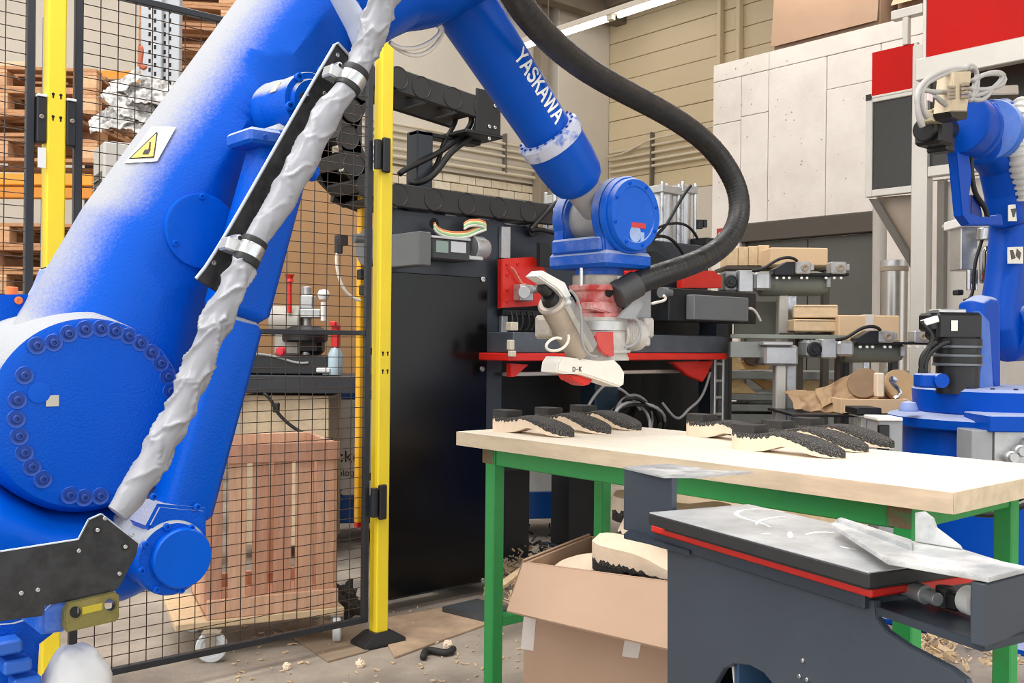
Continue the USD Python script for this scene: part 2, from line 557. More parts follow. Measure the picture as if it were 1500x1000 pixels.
# fluorescent light line hung under the roof, running away from the viewer
lamp_glow = emit('tube_glow', (1, .93, .84), 14.0)
lamp_body = mat('lamp_body', 'd8cfc0', .5)
lz = 4.45
p0, p1 = G(762, 72, lz), G(1010, -12, lz)
bA, bB = p0 @ E2, p1 @ E2
aL = (p0 @ E1 + p1 @ E1) / 2
lt = Thing('ceiling_light', 'long white fluorescent light line hanging under the roof', 'lamp', W(aL, (bA + bB) / 2, lz))
lt.part('housing', gb(aL - .05, aL + .05, bB - 6, bA, lz + .03, lz + .09, .006), lamp_body)
L = bA
for i in range(7):
    lt.part('tube', cyl(W(aL, L - .05, lz), W(aL, L - 1.42, lz), .024, n=12), lamp_glow)
    lt.part('tube_socket', gb(aL - .03, aL + .03, L - 1.50, L - 1.42, lz - .02, lz + .032, .004), lamp_body)
    L -= 1.52
for i in range(4):
    bb = bA - .5 - i * 2.5
    lt.part('hanger', cyl(W(aL, bb, lz + .085), W(aL, bb, CEIL + .02), .006, n=8), strap_m)

# concrete room inside the hall, with its grey double door
CA = 7.85
wi = struct('wall_inner', tm([gb(CA + .03, CA + .22, 5.72, 6.06, 0, 3.77, 0), gb(CA + .03, CA + .22, 1.0, 5.72, 2.2, 3.77, 0), gb(CA + .03, CA + .22, 1.0, 4.30, 0, 2.2, 0),
                           gb(CA + .22, 9.9, 5.86, 6.06, 0, 3.77, 0), gb(CA + .03, 9.9, 1.0, 6.06, 3.6, 3.77, 0)]), concdark_m)


def cpanel(b0, b1, z0, z1, d=0.):
    subpart(wi, 'panel', gb(CA - d, CA + .035, b0 + .003, b1 - .003, z0 + .003, z1 - .003, .004), conc_m)


zb = 3.62
s1, s2, s3 = PA(1085, 200, CA)[0], PA(1125, 200, CA)[0], PA(1210, 200, CA)[0]
zh = PA(1100, 173, CA)[1]
cpanel(1.0, s2, zb, 3.79)
cpanel(s2, 6.06, zb, 3.79)
cpanel(s1, 6.06, zh, zb)
cpanel(s2, s1, zh + .03, zb)
cpanel(s1, 6.06, 0, zh, .003)
cpanel(s2, s1, 2.2, zh + .03, .003)
cpanel(s3, s2, 2.2, zb, .002)
cpanel(4.30, s3, 3.32, zb)
cpanel(4.30, s3, 2.2, 3.32, .004)
cpanel(3.2, 4.30, 2.4, zb, .001)
cpanel(1.0, 3.2, 2.4, zb)
cpanel(3.9, 4.30, 0, 2.4)
cpanel(1.0, 3.9, 0, 2.4)
rp = np.random.RandomState(8)
for k in range(46):
    bq, zq = rp.uniform(4.35, 6.0), rp.uniform(2.3, 3.75)
    rq = rp.uniform(.003, .007)
    subpart(wi, 'pit', lathe(W(CA - .0052, bq, zq), E1, [(0, 0), (rq, .0004), (rq, .002)], 8), mat('pit_grey', '968d84', .9))
d1 = struct('door_1', tm([gb(CA + .06, CA + .10, 4.36, 5.02, 0, 2.02, .004), gb(CA + .06, CA + .10, 5.03, 5.68, 0, 2.02, .004)]), door_m)
subpart(d1, 'door_frame', tm([gb(CA - .01, CA + .1, 4.30, 5.72, 2.03, 2.2, .006), gb(CA - .01, CA + .1, 4.30, 4.36, 0, 2.03, .006), gb(CA + .02, CA + .1, 5.68, 5.72, 0, 2.03, .004)]), frame_m)
subpart(d1, 'door_handle', tm([gb(CA + .02, CA + .06, 4.98, 5.0, 1.0, 1.18, .005), cyl(W(CA + .02, 4.99, 1.1), W(CA + .02, 4.87, 1.1), .009, n=10)]), mat('handle_black', '222222', .4))
# ------------------------------------------------------------------ safety fence (plane b = 2.91)
yellow_m = mat('post_yellow', 'f7da2c', .42, var=.05, vs=4, bump=.04, bs=90)
blackframe_m = mat('fence_black', '24262b', .38, var=.1, vs=6, rvar=.1)
plastic_m = mat('black_plastic', '1b1b1d', .5, var=.1, vs=12)
white_m = mat('white_plastic', 'e6e6e2', .5)
FB = 2.91
POSTA, POSTB, POSTC = 1.925, .838, -.28
dark_m = mat('hole_dark', '0a0a0a', .8)


def post(a, label, hole_z):
    t = Thing('fence_post', label, 'post', W(a, FB, 0), yaw=T41)
    body = extrude(Polygon([(-.025, -.025), (.025, -.025), (.025, .025), (-.025, .025)]).buffer(-.006).buffer(.006), W(a, FB, .012), E1, E2, EZ, 2.075)
    t.part('post_tube', body, yellow_m)
    t.part('cap', gb(a - .025, a + .025, FB - .025, FB + .025, 2.087, 2.093, .002), yellow_m)
    foot = hull(np.vstack([gb(a - .085, a + .085, FB - .05, FB + .05, 0, .02, .006).vertices, gb(a - .042, a + .042, FB - .04, FB + .04, 0, .048, .006).vertices]))
    t.part('foot', foot, plastic_m)
    for z in hole_z:
        for da in (-.010, .010):
            for dz in (0, .062):
                q = W(a + da, FB - .0252, z + dz - .04 * 0)
                t.part('key_hole', tm([cyl(q - E2 * 0.0006, q + E2 * .004, .0042, n=10), bx(q - EZ * .006 + E2 * .0017, GA, [.002, .0022, .005], 0)]), dark_m)
    return t


pA = post(POSTA, 'yellow square fence post with black foot, beside the black press', (.955,))
pB = post(POSTB, 'yellow fence post behind the large robot arm, between two mesh panels', (PB(73, 170, 2.885)[1],))
pC = post(POSTC, 'yellow fence post standing outside the left edge of the view', (1.65,))


def panel(a0, a1, label, mid=True):
    t = Thing('safety_fence', label, 'fence', W((a0 + a1) / 2, FB, .085), yaw=T41)
    z0, z1, w = .085, 2.055, .010
    t.part('frame_upright', gb(a0, a0 + .022, FB - w, FB + w, z0, z1, .002), blackframe_m)
    t.part('frame_upright', gb(a1 - .022, a1, FB - w, FB + w, z0, z1, .002), blackframe_m)
    t.part('frame_rail', gb(a0 + .022, a1 - .022, FB - w, FB + w, z0, z0 + .02, .002), blackframe_m)
    t.part('frame_rail', gb(a0 + .022, a1 - .022, FB - w, FB + w, z1 - .02, z1, .002), blackframe_m)
    if mid:
        t.part('frame_rail', gb(a0 + .022, a1 - .022, FB - w + .002, FB + w - .002, 1.075, 1.092, .002), blackframe_m)
    wires = []
    n = int(round((a1 - a0 - .044) / .05))
    for i in range(1, n):
        a = a0 + .022 + (a1 - a0 - .044) * i / n
        wires.append(lathe(W(a, FB + .0015, z0 + .01), EZ, [(.0015, 0), (.0015, z1 - z0 - .02)], 6))
    nz = int((z1 - z0 - .04) / .034)
    for i in range(1, nz):
        z = z0 + .02 + (z1 - z0 - .04) * i / nz
        wires.append(lathe(W(a0 + .01, FB - .0012, z), E1, [(.0014, 0), (.0014, a1 - a0 - .02)], 6))
    t.part('wire_mesh', tm(wires), wire_m, smooth=True, label='welded dark steel wire mesh')
    return t


wire_m = mat('mesh_wire', '4a3a30', .45, metal=.3, var=.2, vs=10)
panel(POSTB + .052, POSTA - .048, 'black framed mesh gate between the two yellow posts')
panel(POSTC + .052, POSTB - .052, 'black framed mesh panel at the left edge of the view')
# hinges of the gate, latch blocks of post B
for z, lab in ((1.70, 'upper black hinge between gate and yellow post'), (.50, 'lower black hinge between gate and yellow post')):
    t = Thing('gate_hinge', lab, 'hinge', W(POSTA - .04, FB - .03, z - .06), group='hinges of the mesh gate')
    t.part('hinge_plate', gb(POSTA - .026, POSTA + .004, FB - .042, FB - .0255, z - .06, z + .06, .004), plastic_m)
    t.part('knuckle', cyl(W(POSTA - .04, FB - .026, z - .05), W(POSTA - .04, FB - .026, z + .05), .013, n=16), plastic_m)
for s, lab in ((-1, 'black panel clip on the left of the rear yellow post'), (1, 'black panel clip on the right of the rear yellow post')):
    t = Thing('panel_clip', lab, 'clip', W(POSTB + s * .04, FB - .02, 1.585), group='panel clips on the rear yellow post')
    t.part('clip_body', gb(POSTB + s * .026, POSTB + s * .051, FB - .026, FB + .012, 1.59, 1.715, .003), plastic_m)
    t.part('clip_screw', screw(W(POSTB + s * .04, FB - .026, 1.66), -E2, .006, .004), steelgrey_m)
    t.part('clip_edge', gb(POSTB + s * .026, POSTB + s * .051, FB - .028, FB + .012, 1.715, 1.722, .001), white_m)
solo('inspection_tag', 'small white sticker under the left clip of the rear yellow post', 'label', gb(POSTB - .049, POSTB - .028, FB - .0285, FB - .026, 1.52, 1.575, .001), white_m)
# ------------------------------------------------------------------ large blue robot (arm plane b = 2.03)
blue_m = mat('robot_blue', '0052c2', .34, var=.05, vs=3, bump=.16, bs=220, spec=.14, dust='a2a4a9', dust_sheen_amt=1.0, dust_sheen_lo=.28, dust_sheen_hi=.54, dust_n=.10)  # whitish sheen painted into the colour of up-facing surfaces
blued_m = mat('robot_blue_dusty', '0f57be', .42, var=.10, vs=4, bump=.10, bs=90, dust='b4bac8', dust_sheen_amt=.75, dust_sheen_lo=-.12, dust_sheen_hi=.6, dust_n=1.2, spec=.2)
bluelid_m = mat('robot_blue_lid', '0056c8', .32, var=.05, vs=5, bump=.05, bs=120, spec=.14)
boltblue_m = mat('bolt_blue', '0548ac', .35)
recess_m = mat('recess_blue', '05398f', .5)
dustwhite_m = mat('dust_white', 'd4d5da', .85, var=.15, vs=20, bump=.2, bs=60)
blackplate_m = mat('plate_black', '18191b', .42, col2='2c2d2f', vs=30, thr=(.4, .62), rvar=.1)
steel_m = mat('steel_bright', 'c9cbcc', .28, metal=1., var=.12, vs=18, rvar=.1)
alu_m = mat('aluminium', 'c6c7c6', .4, metal=.75, var=.12, vs=14, rvar=.1, bump=.04, bs=50)
aludust_m = mat('aluminium_dusty', 'cdc8c2', .62, metal=.25, var=.22, vs=25, bump=.15, bs=70)
sleeve_m = mat('sleeve_grey', '97989e', .36, var=.10, vs=9, bump=.12, bs=40, rvar=.08)
rubber_m = mat('hose_black', '222222', .45, var=.25, vs=14, rvar=.15)
bronze_m = mat('zinc_yellow_plate', '8f8752', .38, metal=.7, var=.3, vs=16, rvar=.12)
stickerw_m = mat('sticker_white', 'e9e6dc', .5)
stickery_m = mat('sticker_yellow', 'e9bf57', .5)
black_m = mat('print_black', '1c1a18', .6)
red_m = mat('paint_red', 'd8281c', .38, var=.12, vs=8, bump=.04, bs=80)
reddust_m = mat('paint_red_dusty', 'c03a36', .55, col2='d9a9a4', vs=16, thr=(.34, .6), bump=.1, bs=60)
wire_white_m = mat('cable_white', 'e4ddd0', .5)
cable_m = mat('cable_black', '141414', .5)
cablegrey_m = mat('cable_grey', '9a9a9a', .5)
B0 = 2.03


def PW(u, v, b):
    a, z = PB(u, v, b)
    return W(a, b, z)


def ppoly(pts, b):
    return Polygon([PB(u, v, b) for u, v in pts]).buffer(0)


def pxm(u, v, b, px):
    """length in metres of px picture pixels at that place"""
    return px * (PW(u, v, b)[1]) / F


N = -E2
rb = Thing('industrial_robot', 'large blue industrial robot arm with white lettering, in the foreground', 'robot', W(.25, 2.05, 0))
# lower arm
arm_out = ppoly([(-30, 545), (32, 458), (126, 300), (237, 150), (348, 0), (430, -110), (560, -190), (690, -120), (655, 20), (545, 70), (490, 100), (430, 170), (385, 240),
                 (350, 310), (318, 420), (292, 520), (283, 600), (262, 680), (215, 730), (140, 748), (60, 742), (-5, 715), (-50, 650), (-55, 590)], B0)
arm_out = arm_out.buffer(.03).buffer(-.06).buffer(.03)
arm = rb.part('lower_arm', inflate(arm_out, B0, .155, .165, .03), blue_m, smooth=True)
# drum at the shoulder axis
dc = np.array(PB(133, 604, 1.875))
dr = np.linalg.norm(np.array(PB(125, 752, 1.875)) - dc)
drum = rb.part('shoulder_drum', lathe(W(dc[0], 1.868, dc[1]), E2, [(0, 0), (dr - .035, 0), (dr - .012, .008), (dr, .03), (dr, .40), (0, .40)], 72), blue_m, smooth=40)
bolts = [(124.5, 482.5), (148, 480), (169.5, 482.5), (190, 489), (207.6, 500), (223.5, 515), (236, 532), (246, 551.5), (250.5, 573), (100.5, 489), (78.6, 502), (54, 506),
         (36, 550), (25.5, 586), (24, 613.6), (28.5, 639), (36, 663), (47, 684), (63, 702), (102.6, 725.5), (123.6, 729), (147, 727.6)]
dr2 = np.mean([np.linalg.norm(np.array(PB(u, v, 1.868)) - dc) for u, v in bolts])
for u, v in bolts:
    a, z = PB(u, v, 1.868)
    q = dc + (np.array([a, z]) - dc) * min(1.0, (dr - .03) / np.linalg.norm(np.array([a, z]) - dc))
    p = W(q[0], 1.868, q[1])
    rb.part('bolt_seat', lathe(p - E2 * .0006, E2, [(.0155, -.001), (.0165, .0), (.0165, .004), (.0125, .004), (.0125, .0005), (.0115, -.0002), (.0155, -.001)], 20), boltblue_m, parent=drum)
    rb.part('bolt', tm([lathe(p - E2 * .0005, E2, [(.0125, .0), (.0001, .0)], 20), screw(p - E2 * .0005, N, .0075, .006)]), recess_m, parent=drum)
lidc = PB(57, 575, 1.868)
rb.part('drum_plug', lathe(W(lidc[0], 1.867, lidc[1]), N, [(.019, 0), (.019, .0015), (.017, .002), (0, .002)], 24), bluelid_m, parent=drum)
sc = PB(77, 587, 1.866)
rb.part('qr_sticker', gb(sc[0] - .011, sc[0] + .011, 1.8655, 1.8675, sc[1] - .010, sc[1] + .010, .001), mat('sticker_grey', 'bdb8a8', .6), parent=drum, label='small grey sticker')
# round cover on the arm
cc = PB(297, 338, 1.872)
cr = pxm(297, 338, 1.872, 55)
cov = rb.part('round_cover', lathe(W(cc[0], 1.878, cc[1]), N, [(cr, -.01), (cr, .004), (cr - .004, .006), (0, .006)], 48), bluelid_m)
for u, v in ((297, 288), (258, 356), (318, 392)):
    a, z = PB(u, v, 1.868)
    rb.part('cover_screw', screw(W(a, 1.872, z), N, .006, .004), bluelid_m, parent=cov)
# warning sticker wrapped on the arm's rounded edge
from scipy.spatial import cKDTree
armmesh = inflate(arm_out, B0, .155, .165, .03)


def drape(pts_uv, off, b0=B0, T=.155, R=.165, outl=arm_out, n=14):
    """lay a thin quad (4 picture points, met by rays on the arm) on the arm's surface"""
    bd = outl.boundary

    def hit(u, v):
        b = b0 - T
        for _ in range(30):
            a, z = PB(u, v, b)
            d = min(bd.distance(Point(a, z)), R)
            if not outl.contains(Point(a, z)):
                d = 0.0
            b = .5 * b + .5 * (b0 - T * math.sqrt(max(0, 1 - (1 - d / R) ** 2)))
        return PW(u, v, b)
    c = np.array(pts_uv, float)
    V = []
    for i in range(n + 1):
        for j in range(n + 1):
            s, t = i / n, j / n
            q = (c[0] * (1 - s) + c[1] * s) * (1 - t) + (c[3] * (1 - s) + c[2] * s) * t
            w = hit(*q)
            V.append(w + (EYE - w) / np.linalg.norm(EYE - w) * off)
    idx = lambda i, j: i * (n + 1) + j
    Fc = [(idx(i, j), idx(i + 1, j), idx(i + 1, j + 1), idx(i, j + 1)) for i in range(n) for j in range(n)]
    V = np.array(V)
    m = trimesh.Trimesh(*meshkit.arrays((V, np.array(Fc)))[:2], process=False)
    if (m.face_normals.mean(0) @ (EYE - V.mean(0))) < 0:
        m.invert()
    return m


stk = rb.part('warning_sticker', drape([(182, 239), (222, 185), (258, 186), (230, 236)], .004), stickerw_m, smooth=True, label='white sticker with a yellow warning triangle')
rb.part('triangle_border', drape([(188, 233), (229, 193), (231, 194), (226, 231)], .0055), black_m, parent=stk, smooth=True)
rb.part('triangle_sign', drape([(192, 231), (228, 196), (229, 197), (224.5, 229)], .0068), stickery_m, parent=stk, smooth=True)
rb.part('triangle_symbol', tm([drape([(208, 226), (212, 219), (221, 218), (217, 226)], .008, n=3), drape([(217, 219), (219, 208), (221, 208), (220, 219)], .008, n=2)]), black_m, parent=stk, smooth=True)

# elbow housing and forearm
elb = ppoly([(500, 96), (552, 72), (590, 48), (618, 40), (646, 37), (735, -6), (770, -80), (700, -200), (560, -240), (430, -180), (400, -60), (440, 40)], 2.0)
elb = elb.buffer(.02).buffer(-.04).buffer(.02)
el = rb.part('elbow_housing', inflate(elb, 2.02, .19, .11, .03), blue_m, smooth=True)
rib = ppoly([(478, -30), (500, -30), (532, 18), (545, 70), (530, 78), (515, 40)], 1.80)
rb.part('elbow_rib', inflate(rib, 1.81, .035, .03, .012), mat('rib_sheen', 'b4bdd2', .55, col2='6f8fca', vs=9, thr=(.3, .5)), parent=el, smooth=True)  # whitish sheen of the up-facing rib painted into its colour
for u, v in ((520, 8), (527, 24), (508, -6)):
    rb.part('elbow_bolt', screw(PW(u, v, 1.815), N, .009, .008), boltblue_m, parent=el)
A0, A1 = PW(640, -54, B0), PW(803, 197, B0)
ax = (A1 - A0) / np.linalg.norm(A1 - A0)
L01 = np.linalg.norm(A1 - A0)
r0, r1 = pxm(682, 11, B0, 46), pxm(803, 197, B0, 37.5)
fore = rb.part('forearm', lathe(A0, ax, [(0, -.15), (r0 * 1.04, -.15), (r0 * 1.02, .1), (r0, .16), (r1, L01), (0, L01 + .02)], 56), mat('robot_blue_forearm', '004fb8', .33, var=.06, vs=3, bump=.05, bs=120, dust='c3cadb', dust_sheen_amt=.6, dust_sheen_lo=.5, dust_sheen_hi=.8, dust_n=.12, spec=.16), smooth=40)
# lettering along the forearm
s0 = (PW(748, 76, B0) - A0) @ ax
s1 = (PW(807, 166, B0) - A0) @ ax
txt = meshkit.text_mesh('YASKAWA', .050, .0012, bold=True)
txt = sub(txt, .004)
tv = np.array(txt.vertices)
w_txt = tv[:, 0].max() - tv[:, 0].min()
tv[:, 0] = (tv[:, 0] - tv[:, 0].min()) / w_txt
out = []
for x, y, zz in tv:
    s = s0 - .012 + x * (s1 - s0 + .012)
    c = A0 + ax * s
    vd = EYE - c
    vd = vd - (vd @ ax) * ax
    vd /= np.linalg.norm(vd)
    wd = np.cross(ax, vd)
    if wd[2] < 0:
        wd = -wd
    rr = r0 + (r1 - r0) * np.clip((s - .16) / (L01 - .16), 0, 1)
    phi = math.radians(26) + y / rr
    out.append(c + (rr + .0006 + zz) * (math.cos(phi) * vd + math.sin(phi) * wd))
lt_ = trimesh.Trimesh(np.array(out), txt.faces, process=False)
rb.part('lettering', lt_, mat('print_white', 'f2f2ee', .5), parent=fore, smooth=False, label='white lettering along the forearm')
# wrist flange ring, wrist body
C1 = A0 + ax * (L01 + .012)
rF = r1 * 1.30
wf = rb.part('wrist_flange', lathe(C1, ax, [(r1 * .9, -.022), (rF - .008, -.022), (rF, -.014), (rF, .012), (rF * .97, .02), (0, .02)], 56), mat('ring_dusty', 'c6cada', .6, col2='3d6cc4', vs=26, thr=(.36, .5)), smooth=30)
for k in range(20):
    t = 2 * math.pi * k / 20
    fr = frame_of(ax)
    p = C1 + (rF - .010) * (math.cos(t) * fr[0] + math.sin(t) * fr[1]) - ax * .022
    rb.part('flange_screw', screw(p, -ax, .0042, .004, 10), boltblue_m, parent=wf)
C2 = A0 + ax * (L01 + .03)
LW = np.linalg.norm(PW(852, 262, B0) - C2)
rb.part('wrist_body', lathe(C2, ax, [(0, 0), (rF * .95, 0), (rF * .93, LW * .45), (rF * .86, LW * .86), (rF * .78, LW), (rF * .6, LW * 1.12), (0, LW * 1.12)], 56), mat('robot_blue_wrist', '0550b8', .36, var=.1, vs=5, bump=.06, bs=100, dust='b4bac8', dust_sheen_amt=.7, dust_sheen_lo=.1, dust_sheen_hi=.8, dust_n=1.0, spec=.16), smooth=35)
# wrist neck and yoke
pvA, pvZ = PB(924, 315, 1.93)
PV = lambda b: W(pvA, b, pvZ)
dR = pxm(924, 315, 1.93, 57)
neck = tm([lathe(C2 + ax * LW, ax, [(0, -.02), (rF * .62, -.02), (rF * .5, .08), (rF * .46, .20), (0, .20)], 40), cyl(PV(1.98), PV(2.12), dR * .62, n=40)])
rb.part('wrist_neck', neck, mat('wrist_grey', 'a9a7a4', .55, metal=.2, var=.2, vs=14, bump=.1, bs=60), smooth=35)
zlow = PB(885, 388, B0)[1]


def cheek(b_0, b_1, rr, wlow):
    c = Point(pvA, pvZ).buffer(rr, 48)
    q = Polygon([(pvA - rr * .92, pvZ - .02), (pvA + rr * .92, pvZ - .02), (pvA + wlow, zlow + .03), (pvA + wlow, zlow), (pvA - wlow, zlow), (pvA - wlow, zlow + .03)])
    return extrude(c.union(q).buffer(.004), W(0, b_0), E1, EZ, E2, b_1 - b_0, .006)


yk = rb.part('wrist_yoke', tm([cheek(1.945, 1.985, dR * .97, .085), cheek(2.115, 2.165, dR * .80, .08), gb(pvA - .098, pvA + .098, 1.93, 2.175, zlow - .012, zlow + .034, .01),
                               gb(pvA - .10, pvA - .07, 1.955, 2.16, zlow + .03, zlow + .075, .01)]), blued_m, smooth=35)
dk = rb.part('wrist_cover', lathe(PV(1.945), N, [(dR, -.002), (dR * 1.0, .012), (dR * .97, .018), (dR * .93, .018), (dR * .93, .03), (dR * .90, .036), (dR * .72, .036), (dR * .70, .033), (0, .033)], 64), mat('robot_blue_cover', '0f5bc6', .36, var=.08, vs=6, bump=.05, bs=90, dust='cdd2e0', dust_sheen_amt=.6, dust_sheen_lo=.1, dust_sheen_hi=.85, dust_n=1.0, spec=.2), smooth=30)
for k in range(8):
    t = 2 * math.pi * (k + .4) / 8
    rb.part('cover_screw', screw(PV(1.909) + dR * .81 * (math.cos(t) * E1 + math.sin(t) * EZ), N, .005, .004, 12), bluelid_m, parent=dk)
rb.part('red_sticker', bx(PV(1.9115) + E1 * .012 - EZ * .030, GA, [.030, .0012, .0075], .0005), mat('sticker_red', 'c8333a', .5), parent=dk, label='red sticker')
rb.part('worn_sticker', tm([bx(PV(1.9115) + E1 * .03 - EZ * .062, GA, [.007, .0012, .013], .0005), lathe(PV(1.9118) - E1 * .0 - EZ * .055, N, [(.024, 0), (.024, .0008), (0, .0008)], 24)]), mat('sticker_pale_blue', '9db4dc', .6, var=.2, vs=40), parent=dk)
fc = W(pvA + .003, 2.055, 0)
cz = lambda v: PB(880, v, B0)[1]
rt = pxm(880, 420, B0, 40)
fz = fc + EZ
rb.part('tool_flange', lathe(fc + EZ * (zlow - .012), -EZ, [(0, 0), (rt * .9, 0), (rt * .92, .028), (0, .028)], 48), blued_m)
# gear case and link motor beside the arm
gA, gZ = PB(461, 150, 1.74)
gR = pxm(454, 149, 1.74, 46)
gm = rb.part('gear_case', lathe(W(gA, 1.74, gZ), E2, [(0, 0), (gR * .72, 0), (gR * .74, .006), (gR * .78, .010), (gR * .97, .010), (gR, .014), (gR, .105), (gR * 1.06, .112), (gR * 1.08, .15), (gR * 1.25, .2), (0, .24)], 56), blue_m, smooth=30)
for u, v in ((436, 114), (423, 156), (470, 104), (440, 190)):
    rb.part('gear_bolt', screw(PW(u, v, 1.752), N, .009, .010, 16), bluelid_m, parent=gm)
lb0 = PB(366, 184, 1.735)
lb1 = PB(414, 214, 1.735)
lbx = rb.part('rod_end_block', gb(lb0[0], lb1[0], 1.733, 1.84, lb1[1], lb0[1], .006), blued_m)
rb.part('block_screw', screw(PW(388, 200, 1.733), N, .004, .003), boltblue_m, parent=lbx)
ga_t = math.radians(150)
gn = math.cos(ga_t) * E1 + math.sin(ga_t) * EZ
gt_ = np.array([np.cross(gn, E2), E2, gn])
rb.part('gear_sticker', bx(W(gA, 1.80, gZ) + gn * (gR * 1.0 + .0006), gt_, [.012, .012, .001], .0003), mat('sticker_grey', 'bdb8a8'), parent=gm, label='small grey sticker')
# parallel push rod
R0, R1, RS = PW(420, 195, 1.80), PW(266, 755, 1.80), PW(341, 468, 1.80)
rd = (R1 - R0) / np.linalg.norm(R1 - R0)
rx_ = np.cross(rd, E2); rx_ /= np.linalg.norm(rx_)
RA = np.array([rx_, np.cross(rd, rx_), rd])
rod = rb.part('push_rod', tm([bx((R0 + RS) / 2, RA, [.054, .054, np.linalg.norm(RS - R0) / 2], .022), bx((RS + R1) / 2, RA, [.049, .049, np.linalg.norm(R1 - RS) / 2 + .01], .02)]), blue_m, smooth=50)
rb.part('rod_bolt', tm([lathe(PW(462, 255, 1.80), rx_ * -1, [(0, 0), (.016, 0), (.018, .004), (.018, .03), (0, .03)], 18)]), bluelid_m, parent=rod)
# lower pivot of the rod
lA, lZ = PB(256, 818, 1.73)
lR = pxm(256, 818, 1.73, 55)
pv = rb.part('pivot_housing', lathe(W(lA, 1.735, lZ), E2, [(0, 0), (lR * .93, 0), (lR, .006), (lR, .03), (lR * .95, .036), (lR * .95, .20), (0, .21)], 64), blue_m, smooth=30)
rb.part('pivot_cap', lathe(W(lA + .012, 1.735, lZ), N, [(lR * .80, -.002), (lR * .80, .012), (lR * .76, .016), (0, .016)], 56), bluelid_m, parent=pv)
for k in range(8):
    t = 2 * math.pi * (k + .3) / 8
    rb.part('pivot_bolt', screw(W(lA, 1.735, lZ) + lR * .89 * (math.cos(t) * E1 + math.sin(t) * EZ), N, .0065, .006, 14), bluelid_m, parent=pv)
rb.part('pivot_clamp', ngon([PW(u, v, 1.742) for u, v in ((232, 738), (303, 744), (304, 790), (290, 800), (228, 790), (215, 770))], E2, .09, .006), blue_m, parent=pv)
for u, v in ((224, 727), (288, 742)):
    rb.part('clamp_bolt', screw(PW(u, v, 1.742), N, .0065, .007, 14), bluelid_m, parent=pv)
# base casting
base_out = ppoly([(-260, 690), (-20, 700), (60, 735), (150, 740), (215, 745), (235, 790), (222, 850), (160, 880), (60, 884), (-20, 900), (-260, 960)], 2.0)
rb.part('base_casting', inflate(base_out, 2.02, .16, .07, .03, Tb=.3), bluelid_m, smooth=True)
rb.part('base_foot', tm([ngon([PW(u, v, 1.82) for u, v in ((-120, 915), (20, 905), (88, 885), (92, 920), (60, 945), (52, 1090), (-120, 1110))], E2, .45, .01)]), blue_m)
for k, (u, v) in enumerate(((22, 972), (36, 998), (8, 945))):
    rb.part('foot_lug', bx(PW(u, v, 1.80), GA, [.022, .02, .012], .004), mat('robot_blue_light', '2a68cc', .4, var=.1, vs=8))
bw = [(-80, 822), (0, 808), (115, 790), (130, 761), (148, 753), (203, 796), (200, 812), (175, 860), (164, 868), (66, 887), (62, 902), (0, 910), (-80, 922)]
bp = rb.part('cable_guide_plate', ngon([PW(u, v, 1.66) for u, v in bw], E2, .006, .001), blackplate_m, label='black plate with bright sawn edge')
edge_m = mat('plate_edge', 'b9c0cc', .4, metal=.4)
for q0, q1 in zip(bw[1:6], bw[2:6]):
    rb.part('plate_edge', cyl(PW(*q0, 1.663), PW(*q1, 1.663), .0022, n=8), edge_m, parent=bp)
for u, v in ((590, 72), (548, 138), (743, 165), (705, 232), (443, 255), (212, 475), (118, 493), (672, 383)):
    rb.part('plate_screw', screw(PW(u / 3.847, 740 + v / 3.847, 1.66), N, .0036, .003, 12), steel_m, parent=bp)
for u, v in ((548, 138), (705, 232)):
    rb.part('plate_washer', lathe(PW(u / 3.847, 740 + v / 3.847, 1.66), N, [(.007, 0), (.007, .001), (.0035, .0012)], 16), black_m, parent=bp)
ep = [(95, 895), (101, 884), (170, 868), (175, 872), (175, 904), (170, 910), (99, 926), (95, 921)]
h1, h2 = [[(c[0] + 8.3 * math.cos(t), c[1] + 8.8 * math.sin(t)) for t in np.arange(20) * 2 * math.pi / 20] for c in ((111, 897), (162, 886))]
lp = rb.part('lifting_plate', slab_b(ep, 1.64, .016, .002, holes=(h1, h2)), bronze_m, label='yellow zinc-plated lifting plate with two holes')
rb.part('yellow_plug', ngon([PW(u, v, 1.638) for u, v in ((121, 890), (150, 883), (150, 893), (121, 900))], E2, .003, .0005), mat('yellow_print', 'b6a52a', .45), parent=lp)
rb.part('lifting_bracket', tm([ngon([PW(u, v, 1.665) for u, v in ((62, 893), (75, 880), (150, 864), (172, 868), (100, 884), (94, 925), (62, 930))], E2, .14, .004)]), blued_m)
# grey cover and blue bracket at the rear of the arm
rb.part('rear_cover', inflate(ppoly([(20, 470), (50, 420), (62, 392), (90, 384), (130, 380), (160, 430), (120, 480)], 2.2), 2.2, .08, .04, .02), blued_m, smooth=True)
rbk = rb.part('rear_bracket', ngon([PW(u, v, 2.2) for u, v in ((-60, 432), (42, 431), (34, 470), (-60, 520))], E2, .05, .004), blue_m)
rb.part('orange_plug', tm([cyl(PW(17, 432, 2.22), PW(17, 420, 2.22), .012, n=16), lathe(PW(27, 440, 2.2), N, [(.008, 0), (.008, .004), (.004, .005), (0, .002)], 16)]), mat('plug_orange', 'f07838', .4), parent=rbk)
